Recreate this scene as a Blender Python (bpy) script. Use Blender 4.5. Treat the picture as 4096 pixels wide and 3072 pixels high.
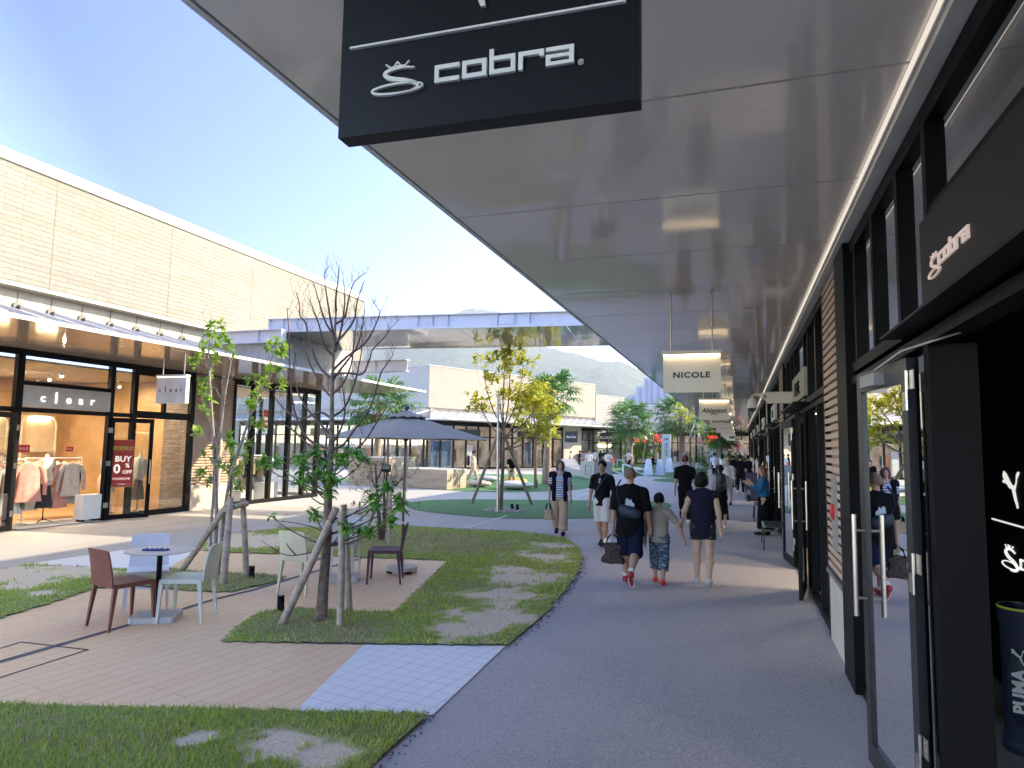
import bpy, bmesh, math, random
import numpy as np
from mathutils import Vector, Matrix
R_ = math.radians
for o in list(bpy.data.objects): bpy.data.objects.remove(o)
scn = bpy.context.scene
COL = scn.collection

# ------------------------------------------------------------------ camera
CAM_H = 1.95
YAW, PITCH, ROLL = 0.32558066, 0.09179793, 0.01648696
c_fw = Vector((-math.sin(YAW)*math.cos(PITCH), math.cos(YAW)*math.cos(PITCH), math.sin(PITCH)))
_r0 = Vector((math.cos(YAW), math.sin(YAW), 0)); _u0 = _r0.cross(c_fw)
c_r = _r0*math.cos(ROLL) + _u0*math.sin(ROLL); c_u = -_r0*math.sin(ROLL) + _u0*math.cos(ROLL)
cam_d = bpy.data.cameras.new('camera'); cam = bpy.data.objects.new('camera', cam_d); COL.objects.link(cam)
cam.matrix_world = Matrix(((c_r.x, c_u.x, -c_fw.x, 0), (c_r.y, c_u.y, -c_fw.y, 0), (c_r.z, c_u.z, -c_fw.z, CAM_H), (0, 0, 0, 1)))
cam_d.sensor_width = 36; cam_d.lens = 36*2678.6/4096; cam_d.clip_start = .05; cam_d.clip_end = 9000
scn.camera = cam
# ------------------------------------------------------------------ sky and sun
SUN_EL, SUN_AZ = R_(24.8), R_(59)      # azimuth clockwise from +Y
w = bpy.data.worlds.new('World'); scn.world = w; w.use_nodes = True
nt = w.node_tree; bg = nt.nodes['Background']
sky = nt.nodes.new('ShaderNodeTexSky'); sky.sky_type = 'NISHITA'; sky.sun_disc = False
sky.sun_elevation = SUN_EL; sky.sun_rotation = SUN_AZ; sky.altitude = 0; sky.air_density = 0.7; sky.dust_density = .05; sky.ozone_density = 5.5
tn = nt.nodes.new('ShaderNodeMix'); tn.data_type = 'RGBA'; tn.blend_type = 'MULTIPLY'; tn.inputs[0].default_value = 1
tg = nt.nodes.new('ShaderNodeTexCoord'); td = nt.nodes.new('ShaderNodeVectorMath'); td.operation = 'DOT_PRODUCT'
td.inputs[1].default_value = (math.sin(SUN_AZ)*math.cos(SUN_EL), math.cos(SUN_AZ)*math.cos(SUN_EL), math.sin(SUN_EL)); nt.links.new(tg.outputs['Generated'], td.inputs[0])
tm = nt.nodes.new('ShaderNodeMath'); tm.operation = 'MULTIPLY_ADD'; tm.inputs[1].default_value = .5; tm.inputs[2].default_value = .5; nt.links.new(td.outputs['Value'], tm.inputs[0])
tr_ = nt.nodes.new('ShaderNodeValToRGB'); nt.links.new(tm.outputs[0], tr_.inputs[0])      # clear blue at right angles to the sun, milky haze towards it; unseen sky opposite it brightened and warmed as added fill
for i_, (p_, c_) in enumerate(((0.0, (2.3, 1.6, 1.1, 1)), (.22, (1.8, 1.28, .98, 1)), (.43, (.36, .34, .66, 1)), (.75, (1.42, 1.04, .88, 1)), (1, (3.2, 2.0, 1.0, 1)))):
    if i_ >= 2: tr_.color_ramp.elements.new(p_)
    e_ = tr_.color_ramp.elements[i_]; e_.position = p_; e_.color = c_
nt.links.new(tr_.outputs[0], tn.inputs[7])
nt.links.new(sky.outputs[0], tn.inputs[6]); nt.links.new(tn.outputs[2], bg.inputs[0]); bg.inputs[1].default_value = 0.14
sd = bpy.data.lights.new('sun', 'SUN'); sun = bpy.data.objects.new('sun', sd); COL.objects.link(sun)
sd.energy = 2.0; sd.angle = R_(0.5); sd.color = (1, .85, .61)
sdir = Vector((math.sin(SUN_AZ)*math.cos(SUN_EL), math.cos(SUN_AZ)*math.cos(SUN_EL), math.sin(SUN_EL)))
sun.rotation_euler = sdir.to_track_quat('Z', 'Y').to_euler()
scn.view_settings.view_transform = 'Standard'; scn.view_settings.look = 'None'
scn.view_settings.gamma = 1; scn.view_settings.exposure = 2.68

# ------------------------------------------------------------------ survey helpers (a pixel of the 2212-wide view to a point in the place)
def ray(px, py):
    x, y = px*1.85172, py*1.85172
    return c_fw + c_r*((x-2048)/2678.6) - c_u*((y-1536)/2678.6)
def G(px, py, z=0.0):
    d = ray(px, py); t = (z-CAM_H)/d.z; return Vector((d.x*t, d.y*t, z))
def atX(px, py, X):
    d = ray(px, py); t = X/d.x; return Vector((X, d.y*t, CAM_H+d.z*t))
def atY(px, py, Y):
    d = ray(px, py); t = Y/d.y; return Vector((d.x*t, Y, CAM_H+d.z*t))

# ------------------------------------------------------------------ object helpers
def tag(o, label=None, cat=None, group=None, kind=None):
    if label: o['label'] = label
    if cat: o['category'] = cat
    if group: o['group'] = group
    if kind: o['kind'] = kind
    return o
def thing(name, label, cat, loc=(0, 0, 0), rz=0, group=None):
    o = bpy.data.objects.new(name, None); COL.objects.link(o); o.location = loc; o.rotation_euler = (0, 0, rz)
    o.empty_display_size = .1
    return tag(o, label, cat, group)
def wmat(o):
    m = Matrix.Identity(4)
    while o: m = o.matrix_basis @ m; o = o.parent
    return m
def copy_tree(o, parent=None, loc=None, rz=None, label=None, scale=None):
    c = o.copy(); COL.objects.link(c)
    if parent: c.parent = parent
    if loc is not None: c.location = loc
    if rz is not None: c.rotation_euler = (0, 0, rz)
    if scale is not None: c.scale = (scale,)*3
    if label: c['label'] = label
    for ch in list(o.children): copy_tree(ch, c)
    return c
def frame(o, x, y, z=None):
    x = Vector(x).normalized(); y = Vector(y).normalized(); z = x.cross(y) if z is None else Vector(z)
    return Matrix(((x.x, y.x, z.x, o[0]), (x.y, y.y, z.y, o[1]), (x.z, y.z, z.z, o[2]), (0, 0, 0, 1)))
class MB:
    def __init__(s): s.v = []; s.f = []; s.mi = []; s.cur = 0
    def add(s, vs, fs):
        b = len(s.v); s.v += [tuple(p) for p in vs]; s.f += [tuple(i+b for i in f) for f in fs]; s.mi += [s.cur]*len(fs); return s
    def box(s, x0, y0, z0, x1, y1, z1, M=None):
        x0, x1 = min(x0, x1), max(x0, x1); y0, y1 = min(y0, y1), max(y0, y1); z0, z1 = min(z0, z1), max(z0, z1)
        P = [(x, y, z) for z in (z0, z1) for y in (y0, y1) for x in (x0, x1)]
        if M is not None: P = [M @ Vector(p) for p in P]
        return s.add(P, [(0, 2, 3, 1), (4, 5, 7, 6), (0, 1, 5, 4), (2, 6, 7, 3), (0, 4, 6, 2), (1, 3, 7, 5)])
    def bar(s, a, b, w, h, up=(0, 0, 1)):
        a = Vector(a); b = Vector(b); d = (b-a); L = d.length; d.normalize(); u = Vector(up); x = d.cross(u)
        if x.length < 1e-4: x = Vector((1, 0, 0))
        x.normalize(); u = x.cross(d)
        M = Matrix(((x.x, d.x, u.x, a.x), (x.y, d.y, u.y, a.y), (x.z, d.z, u.z, a.z), (0, 0, 0, 1)))
        return s.box(-w/2, 0, -h/2, w/2, L, h/2, M)
    def tube(s, pts, rad, n=8, cap=True, fl=1.0):
        pts = [Vector(p) for p in pts]; m = len(pts)
        if not hasattr(rad, '__len__'): rad = [rad]*m
        vs = []; up = None
        for i, p in enumerate(pts):
            d = (pts[min(i+1, m-1)]-pts[max(i-1, 0)])
            if d.length < 1e-9: d = Vector((0, 0, 1))
            d.normalize()
            if up is None: up = Vector((0, 0, 1)) if abs(d.z) < .9 else Vector((1, 0, 0))
            x = d.cross(up).normalized(); y = x.cross(d).normalized(); up = y
            for k in range(n):
                a = 2*math.pi*k/n; vs.append(p+(x*math.cos(a)+y*math.sin(a)*fl)*rad[i])
        fs = [(i*n+k, i*n+(k+1) % n, (i+1)*n+(k+1) % n, (i+1)*n+k) for i in range(m-1) for k in range(n)]
        if cap: fs += [tuple(range(n))[::-1], tuple((m-1)*n+k for k in range(n))]
        return s.add(vs, fs)
    def lathe(s, prof, n=24, c=(0, 0, 0), cap=True, sx=1, sy=1, a0=0):
        vs = [(c[0]+r*math.cos(a0+2*math.pi*k/n)*sx, c[1]+r*math.sin(a0+2*math.pi*k/n)*sy, c[2]+z) for r, z in prof for k in range(n)]
        fs = [(i*n+k, i*n+(k+1) % n, (i+1)*n+(k+1) % n, (i+1)*n+k) for i in range(len(prof)-1) for k in range(n)]
        if cap: fs += [tuple(range(n))[::-1], tuple((len(prof)-1)*n+k for k in range(n))]
        return s.add(vs, fs)
    def prism(s, poly, z0, z1, M=None):
        n = len(poly)
        P = [(p[0], p[1], z0) for p in poly]+[(p[0], p[1], z1) for p in poly]
        if M is not None: P = [M @ Vector(p) for p in P]
        return s.add(P, [tuple(range(n))[::-1], tuple(range(n, 2*n))]+[(i, (i+1) % n, n+(i+1) % n, n+i) for i in range(n)])
    def ball(s, c, r, n=12, m=8):
        rx, ry, rz = r if hasattr(r, '__len__') else (r, r, r)
        return s.lathe([(max(1e-3, math.sin(math.pi*j/m)), -rz*math.cos(math.pi*j/m)) for j in range(m+1)], n, c, True, rx, ry)
    def build(s, name, mat, parent=None, smooth=None, world=False):
        me = bpy.data.meshes.new(name)
        vs = s.v
        if world and parent is not None:
            Mi = wmat(parent).inverted(); vs = [Mi @ Vector(p) for p in vs]
        me.from_pydata([tuple(p) for p in vs], [], s.f)
        mats = mat if isinstance(mat, (list, tuple)) else [mat]
        for m in mats: me.materials.append(m)
        if len(mats) > 1: me.polygons.foreach_set('material_index', s.mi)
        if smooth:
            me.polygons.foreach_set('use_smooth', [True]*len(me.polygons))
            if smooth < 180: me.set_sharp_from_angle(angle=R_(smooth))
        o = bpy.data.objects.new(name, me); COL.objects.link(o)
        if parent is not None: o.parent = parent
        return o
def part(name, mat, parent, fn, smooth=None, world=False):
    b = MB(); fn(b); return b.build(name, mat, parent, smooth, world)

# ------------------------------------------------------------------ writing
_tc = {}
def text_geo(txt, size=1, ext=.004, bold=0, sx=1, shear=0, spacing=1):
    key = (txt, size, ext, bold, sx, shear, spacing)
    if key in _tc: return _tc[key]
    cu = bpy.data.curves.new('t', 'FONT'); cu.body = txt; cu.size = size; cu.extrude = ext; cu.offset = bold; cu.shear = shear
    cu.align_x = 'CENTER'; cu.align_y = 'CENTER'; cu.space_character = spacing; cu.resolution_u = 4
    ob = bpy.data.objects.new('t', cu); COL.objects.link(ob)
    dg = bpy.context.evaluated_depsgraph_get(); me = bpy.data.meshes.new_from_object(ob.evaluated_get(dg))
    vs = [(v.co.x*sx, v.co.y, v.co.z) for v in me.vertices]; fs = [tuple(p.vertices) for p in me.polygons]
    bpy.data.objects.remove(ob); bpy.data.curves.remove(cu); bpy.data.meshes.remove(me)
    _tc[key] = (vs, fs); return vs, fs
def put_text(b, M, txt, size, **k):
    vs, fs = text_geo(txt, size, **k)
    xs = [v[0] for v in vs] or [0]; ys = [v[1] for v in vs] or [0]
    cx, cy = (min(xs)+max(xs))/2, (min(ys)+max(ys))/2
    return b.add([M @ Vector((v[0]-cx, v[1]-cy, v[2])) for v in vs], fs)

# ------------------------------------------------------------------ materials
MT = {}
def newmat(name):
    m = bpy.data.materials.new(name); m.use_nodes = True; m.node_tree.nodes.clear()
    n = m.node_tree.nodes; out = n.new('ShaderNodeOutputMaterial'); b = n.new('ShaderNodeBsdfPrincipled')
    m.node_tree.links.new(b.outputs[0], out.inputs[0]); return m, n, m.node_tree.links, b, out
def nd(n, t, **k):
    x = n.new('ShaderNode'+t)
    for a, v in k.items(): setattr(x, a, v)
    return x
def coords(n, l, world=True, scale=(1, 1, 1), rot=(0, 0, 0), loc=(0, 0, 0)):
    mp = nd(n, 'Mapping'); mp.inputs[3].default_value = scale; mp.inputs[2].default_value = rot; mp.inputs[1].default_value = loc
    if world: g = nd(n, 'NewGeometry'); l.new(g.outputs['Position'], mp.inputs[0])
    else: g = nd(n, 'TexCoord'); l.new(g.outputs['Object'], mp.inputs[0])
    return mp.outputs[0]
def ramp(n, l, fac, stops):
    r = nd(n, 'ValToRGB'); e = r.color_ramp.elements
    while len(e) < len(stops): e.new(.5)
    for i, (p, c) in enumerate(stops): e[i].position = p; e[i].color = (*c, 1) if len(c) == 3 else c
    l.new(fac, r.inputs[0]); return r.outputs[0]
def noise(n, l, co, scale, detail=3, rough=.55):
    x = nd(n, 'TexNoise'); x.inputs['Scale'].default_value = scale; x.inputs['Detail'].default_value = detail; x.inputs['Roughness'].default_value = rough
    l.new(co, x.inputs[0]); return x.outputs[0]
def mix(n, l, a, b, fac, mode='MIX'):
    x = nd(n, 'Mix', data_type='RGBA', blend_type=mode); x.clamp_factor = True
    for s_, v in ((6, a), (7, b)):
        if hasattr(v, 'is_output'): l.new(v, x.inputs[s_])
        else: x.inputs[s_].default_value = (*v, 1)
    if hasattr(fac, 'is_output'): l.new(fac, x.inputs[0])
    else: x.inputs[0].default_value = fac
    return x.outputs[2]
def bump(n, l, b, h, strength=.3, dist=.01):
    x = nd(n, 'Bump'); x.inputs[0].default_value = strength; x.inputs[1].default_value = dist
    l.new(h, x.inputs['Height']); l.new(x.outputs[0], b.inputs['Normal'])
def mth(n, l, op, a, b=None, c=None):
    x = nd(n, 'Math', operation=op)
    for i, v in enumerate((a, b, c)):
        if v is None: continue
        if hasattr(v, 'is_output'): l.new(v, x.inputs[i])
        else: x.inputs[i].default_value = v
    return x.outputs[0]
def P(name, col, rough=.6, metal=0, var=.12, scale=4, bmp=0, bs=60, world=True, spec=.5, emit=None, es=1, island=0, sheen=0, trans=0):
    if name in MT: return MT[name]
    m, n, l, b, out = newmat(name); co = coords(n, l, world)
    f = noise(n, l, co, scale, 4)
    c1 = tuple(max(0, x*(1-var)) for x in col); c2 = tuple(min(1, x*(1+var)) for x in col)
    c = ramp(n, l, f, [(.3, c1), (.7, c2)])
    if island:
        g = nd(n, 'NewGeometry'); c3 = ramp(n, l, g.outputs['Random Per Island'], [(0, tuple(x*(1-island) for x in col)), (1, tuple(min(1, x*(1+island)) for x in col))])
        c = mix(n, l, c, c3, .6)
    l.new(c, b.inputs['Base Color']); b.inputs['Roughness'].default_value = rough; b.inputs['Metallic'].default_value = metal
    b.inputs['Specular IOR Level'].default_value = spec
    if bmp: bump(n, l, b, noise(n, l, co, bs, 4), bmp, .01)
    if emit: b.inputs['Emission Color'].default_value = (*emit, 1); b.inputs['Emission Strength'].default_value = es
    if trans:
        t = nd(n, 'BsdfTranslucent'); l.new(c, t.inputs[0]); x = nd(n, 'MixShader'); x.inputs[0].default_value = trans
        l.new(b.outputs[0], x.inputs[1]); l.new(t.outputs[0], x.inputs[2]); l.new(x.outputs[0], out.inputs[0])
    MT[name] = m; return m
def glass(name, tint=(.8, .85, .85), refl=1.0, ior=1.5, rough=.0):
    if name in MT: return MT[name]
    m, n, l, b, out = newmat(name); n.remove(b)
    t = nd(n, 'BsdfTransparent'); t.inputs[0].default_value = (*tint, 1); g = nd(n, 'BsdfGlossy'); g.inputs['Roughness'].default_value = rough
    g.inputs[0].default_value = (1, 1, 1, 1)
    f = nd(n, 'LayerWeight'); f.inputs[0].default_value = .5; fm = mth(n, l, 'MULTIPLY', mth(n, l, 'MULTIPLY_ADD', mth(n, l, 'POWER', f.outputs['Facing'], 4.0), .94, .05), refl*.62)
    x = nd(n, 'MixShader'); l.new(fm, x.inputs[0]); l.new(t.outputs[0], x.inputs[1]); l.new(g.outputs[0], x.inputs[2]); l.new(x.outputs[0], out.inputs[0])
    MT[name] = m; return m
def emis(name, col, s):
    if name in MT: return MT[name]
    m, n, l, b, out = newmat(name); n.remove(b); e = nd(n, 'Emission'); e.inputs[0].default_value = (*col, 1); e.inputs[1].default_value = s
    l.new(e.outputs[0], out.inputs[0]); MT[name] = m; return m
def leafmat(name, c0, c1, c2, tr=.35, rough=.45):
    m, n, l, b, out = newmat(name); g = nd(n, 'NewGeometry')
    c = ramp(n, l, g.outputs['Random Per Island'], [(0, c0), (.5, c1), (1, c2)])
    f = noise(n, l, coords(n, l, True), 2.2, 2); c = mix(n, l, c, tuple(x*.55 for x in c0), mth(n, l, 'MULTIPLY', f, .5))
    l.new(c, b.inputs['Base Color']); b.inputs['Roughness'].default_value = rough
    t = nd(n, 'BsdfTranslucent'); l.new(c, t.inputs[0]); x = nd(n, 'MixShader'); x.inputs[0].default_value = tr
    l.new(b.outputs[0], x.inputs[1]); l.new(t.outputs[0], x.inputs[2]); l.new(x.outputs[0], out.inputs[0]); MT[name] = m; return m
def brickmat(name, c1, c2, mortar, bw=.45, rh=.11, axis='Y', ms=.006, rel=.6, rot=0):
    m, n, l, b, out = newmat(name)
    g = nd(n, 'NewGeometry'); s = nd(n, 'SeparateXYZ'); l.new(g.outputs['Position'], s.inputs[0])
    cb = nd(n, 'CombineXYZ')
    if axis == 'R':   # along a direction in plan
        u = mth(n, l, 'ADD', mth(n, l, 'MULTIPLY', s.outputs[0], math.cos(rot)), mth(n, l, 'MULTIPLY', s.outputs[1], math.sin(rot)))
    else: u = s.outputs[{'X': 0, 'Y': 1}[axis]]
    l.new(u, cb.inputs[0]); l.new(s.outputs[2], cb.inputs[1])
    t = nd(n, 'TexBrick'); t.offset = .37; t.inputs['Scale'].default_value = 1; t.inputs['Brick Width'].default_value = bw; t.inputs['Row Height'].default_value = rh
    t.inputs['Mortar Size'].default_value = ms; t.inputs['Mortar Smooth'].default_value = .3
    t.inputs[1].default_value = (*c1, 1); t.inputs[2].default_value = (*c2, 1); t.inputs[3].default_value = (*mortar, 1)
    l.new(cb.outputs[0], t.inputs[0])
    mp = nd(n, 'Mapping'); mp.inputs[3].default_value = (1, 4, 1); l.new(cb.outputs[0], mp.inputs[0])
    f = noise(n, l, mp.outputs[0], 6, 6, .7); f2 = noise(n, l, cb.outputs[0], .9, 3)
    c = mix(n, l, t.outputs[0], tuple(x*.72 for x in c1), ramp(n, l, f, [(.52, (0, 0, 0)), (.62, (.8, .8, .8))]))
    c = mix(n, l, c, tuple(x*.85 for x in c1), mth(n, l, 'MULTIPLY', f2, .6))
    l.new(c, b.inputs['Base Color']); b.inputs['Roughness'].default_value = .85
    h = mth(n, l, 'ADD', mth(n, l, 'MULTIPLY', t.outputs[1], -1.0), mth(n, l, 'MULTIPLY', f, rel)); bump(n, l, b, h, .8, .02)
    MT[name] = m; return m
# ================================================================== GROUND
def ground_mats():
    # asphalt
    m, n, l, b, out = newmat('asphalt'); co = coords(n, l)
    f = noise(n, l, co, 62, 5, .8); f2 = noise(n, l, co, .55, 6, .7); f3 = noise(n, l, co, 120, 2)
    c = ramp(n, l, f, [(.32, (.13, .125, .12)), (.5, (.42, .39, .365)), (.68, (.68, .64, .60))])
    c = mix(n, l, c, (.48, .45, .42), ramp(n, l, f2, [(.35, (0, 0, 0)), (.7, (.75, .75, .75))]))
    c = mix(n, l, c, (.52, .50, .48), ramp(n, l, f3, [(.68, (0, 0, 0)), (.75, (.6, .6, .6))]))
    v = nd(n, 'TexVoronoi'); v.inputs['Scale'].default_value = 1.1; l.new(co, v.inputs[0]); c = mix(n, l, c, (.14, .13, .12), ramp(n, l, v.outputs[0], [(.018, (.55, .55, .55)), (.03, (0, 0, 0))]))
    mp = nd(n, 'Mapping'); mp.inputs[3].default_value = (.5, .09, 1); l.new(co, mp.inputs[0]); f5 = noise(n, l, mp.outputs[0], 2.2, 5, .6); c = mix(n, l, c, (.28, .26, .24), ramp(n, l, f5, [(.5, (0, 0, 0)), (.72, (.35, .35, .35))]))
    l.new(c, b.inputs['Base Color']); b.inputs['Roughness'].default_value = .8; bump(n, l, b, f, .6, .008); MT['asphalt'] = m
    # lawn soil: sand, thatch and grass colour
    m, n, l, b, out = newmat('lawn_soil'); co = coords(n, l)
    f = noise(n, l, co, 1.1, 5, .6); f2 = noise(n, l, co, 45, 5, .7); f3 = noise(n, l, co, 7, 4, .6)
    sand = ramp(n, l, f2, [(.3, (.46, .36, .24)), (.7, (.84, .70, .50))])
    gr = ramp(n, l, f2, [(.3, (.12, .17, .04)), (.7, (.34, .37, .14))])
    k = nd(n, 'Attribute'); k.attribute_name = 'bare'
    kk = mth(n, l, 'ADD', k.outputs['Fac'], mth(n, l, 'MULTIPLY_ADD', f3, .9, -.45))
    c = mix(n, l, gr, sand, ramp(n, l, kk, [(.15, (0, 0, 0)), (.75, (1, 1, 1))]))
    l.new(c, b.inputs['Base Color']); b.inputs['Roughness'].default_value = .95; bump(n, l, b, f2, .6, .01); MT['lawn_soil'] = m
    # wood-look tile planks, laid along a slant
    def plank(name, c1, c2, mort, bw, rh, rot, off=.5, ms=.0035, freq=2):
        m, n, l, b, out = newmat(name); co = coords(n, l, True, (1, 1, 1), (0, 0, rot))
        t = nd(n, 'TexBrick'); t.offset = off; t.offset_frequency = freq; t.inputs['Scale'].default_value = 1; t.inputs['Brick Width'].default_value = bw; t.inputs['Row Height'].default_value = rh
        t.inputs['Mortar Size'].default_value = ms; t.inputs['Mortar Smooth'].default_value = .1
        t.inputs[1].default_value = (*c1, 1); t.inputs[2].default_value = (*c2, 1); t.inputs[3].default_value = (*mort, 1); l.new(co, t.inputs[0])
        mp = nd(n, 'Mapping'); mp.inputs[3].default_value = (2, 26, 1); l.new(co, mp.inputs[0])
        f = noise(n, l, mp.outputs[0], 3, 5, .65); f2 = noise(n, l, co, .8, 3)
        c = mix(n, l, t.outputs[0], tuple(x*.8 for x in c1), mth(n, l, 'MULTIPLY', f, .55)); c = mix(n, l, c, tuple(x*.82 for x in c2), mth(n, l, 'MULTIPLY', f2, .5))
        l.new(c, b.inputs['Base Color']); b.inputs['Roughness'].default_value = .55
        bump(n, l, b, mth(n, l, 'MULTIPLY_ADD', t.outputs[1], -1, f), .25, .004); MT[name] = m
    return plank
plank = ground_mats()
def flat(name, poly, z, mat, label=None):
    b = MB(); n = len(poly); b.add([(p[0], p[1], z) for p in poly], [tuple(range(n))]); o = b.build(name, mat)
    if o.data.polygons[0].normal.z < 0: o.data.flip_normals()
    tag(o, label, kind='structure'); return o
def gp(*pts): return [tuple(G(*p)[:2]) for p in pts]
def smoothpoly(pts, it=2):
    for _ in range(it):
        q = []
        for i in range(len(pts)):
            a, b = pts[i], pts[(i+1) % len(pts)]
            q += [(a[0]*.75+b[0]*.25, a[1]*.75+b[1]*.25), (a[0]*.25+b[0]*.75, a[1]*.25+b[1]*.75)]
        pts = q
    return pts
flat('ground', [(-2500, -600), (2500, -600), (2500, 4000), (-2500, 4000)], -.02, P('far_ground', (.16, .17, .12), .95, scale=.02, var=.3))
flat('pavement', [(-60, -12), (30, -12), (30, 110), (-60, 110)], -.004, MT['asphalt'])
# deck direction from two points along the drain
dA = G(0, 1431); dB = G(781, 1207); DR = math.atan2(dB.y-dA.y, dB.x-dA.x)
plank('deck_tile', (.86, .55, .30), (.90, .62, .36), (.20, .14, .10), 1.2, .148, -R_(81.5), .37)
plank('white_tile', (.84, .82, .79), (.87, .85, .82), (.34, .35, .38), .15, .15, -R_(81.5), 0, .004)
deckp = gp((-260, 1475), (0, 1337), (205, 1272), (375, 1274), (462, 1281), (553, 1268), (616, 1248), (545, 1240), (425, 1236), (363, 1228), (428, 1188), (486, 1194), (968, 1211), (853, 1324), (740, 1322), (633, 1315), (518, 1352), (482, 1387), (785, 1394), (640, 1537), (400, 1532), (160, 1526), (0, 1523), (-400, 1525))
flat('deck', deckp, .004, MT['deck_tile'])
flat('tile_paving', gp((785, 1394), (1092, 1396), (935, 1546), (637, 1537)), .0045, MT['white_tile'])
flat('tile_paving', gp((55, 1219), (262, 1189), (428, 1188), (363, 1228), (275, 1229)), .0045, MT['white_tile'])
drain_m = P('drain_gravel', (.10, .10, .11), .8, var=.5, scale=90, bmp=.8, bs=120)
dp = [G(*p) for p in [(-200, 1484), (0, 1431), (112, 1399), (210, 1371), (295, 1346), (375, 1323), (462, 1296), (553, 1274), (617, 1254), (691, 1232), (781, 1207)]]
for i in range(1):
    up = [(p.x-.035, p.y+.03) for p in dp]; dn = [(p.x+.035, p.y-.03) for p in dp]; flat('drain', dn+up[::-1], .008, drain_m)
dark_m = P('dark_slit', (.05, .045, .05), .7)
b = MB()
for a, c in (((-60, 1420), (45, 1388)), ((45, 1388), (190, 1405)), ((190, 1405), (-60, 1484))):
    A = G(*a); C = G(*c); b.bar((A.x, A.y, .005), (C.x, C.y, .005), .018, .006)
tag(b.build('access_cover', dark_m), 'thin dark square outline of an access cover set in the wooden deck', 'access cover')
# artificial turf
m, n, l, bb, out = newmat('turf'); co = coords(n, l); f = noise(n, l, co, 60, 4, .7); f2 = noise(n, l, co, 1.2, 4)
c = ramp(n, l, f, [(.3, (.05, .15, .05)), (.7, (.12, .28, .10))]); c = mix(n, l, c, (.07, .15, .05), mth(n, l, 'MULTIPLY', f2, .6))
l.new(c, bb.inputs['Base Color']); bb.inputs['Roughness'].default_value = .9; bump(n, l, bb, f, .8, .02); MT['turf'] = m
flat('turf_patch', smoothpoly(gp((872, 1090), (905, 1081), (1000, 1078), (1180, 1080), (1430, 1083), (1456, 1091), (1430, 1106), (1390, 1114), (1270, 1121), (1100, 1121), (985, 1113), (890, 1102))), .004, MT['turf'])
flat('turf_patch', smoothpoly(gp((690, 1036), (760, 1030), (1010, 1024), (1175, 1024), (1290, 1032), (1300, 1046), (1260, 1058), (1150, 1063), (1040, 1063), (940, 1058))), .004, MT['turf'])
flat('turf_patch', smoothpoly(gp((1305, 1006), (1350, 1000), (1480, 1003), (1560, 1012), (1530, 1034), (1450, 1033), (1350, 1024), (1300, 1015))), .004, MT['turf'])
flat('turf_patch', smoothpoly(gp((1395, 1036), (1480, 1031), (1545, 1036), (1500, 1044), (1440, 1042))), .004, MT['turf'])
white_m = P('white_line', (.62, .62, .62), .6)
for a, c in (((985, 1147), (1095, 1114)), ((1222, 1080), (1300, 1058)), ((1352, 1039), (1395, 1031)), ((1420, 1028), (1445, 1023))):
    A = G(*a); C = G(*c); b = MB(); b.bar((A.x, A.y, .0), (C.x, C.y, .0), .06, .01); tag(b.build('paving_joint', white_m), kind='structure')

# ------------------------------------------------------------------ lawns with blades
def inpoly(P_, poly):
    x, y = P_[:, 0], P_[:, 1]; r = np.zeros(len(x), bool); n = len(poly)
    for i in range(n):
        x1, y1 = poly[i]; x2, y2 = poly[(i+1) % n]
        if y1 == y2: continue
        c = ((y1 > y) != (y2 > y)) & (x < (x2-x1)*(y-y1)/(y2-y1)+x1); r ^= c
    return r
def vnoise(x, y, s, seed=0):
    rs = np.random.RandomState(seed); T = rs.rand(64, 64)
    x = x*s; y = y*s; xi = np.floor(x).astype(int); yi = np.floor(y).astype(int); fx = x-xi; fy = y-yi
    fx = fx*fx*(3-2*fx); fy = fy*fy*(3-2*fy)
    g = lambda a, b_: T[a % 64, b_ % 64]
    return (g(xi, yi)*(1-fx)+g(xi+1, yi)*fx)*(1-fy)+(g(xi, yi+1)*(1-fx)+g(xi+1, yi+1)*fx)*fy
def fbm(x, y, s, seed=0): return .55*vnoise(x, y, s, seed)+.3*vnoise(x, y, s*2.3, seed+1)+.15*vnoise(x, y, s*5.1, seed+2)
grass_m = leafmat('grass_blade', (.34, .50, .06), (.54, .68, .09), (.74, .72, .24), .3, .6)
dry_m = leafmat('dry_blade', (.42, .36, .17), (.62, .54, .30), (.74, .66, .42), .3, .7)
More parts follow.
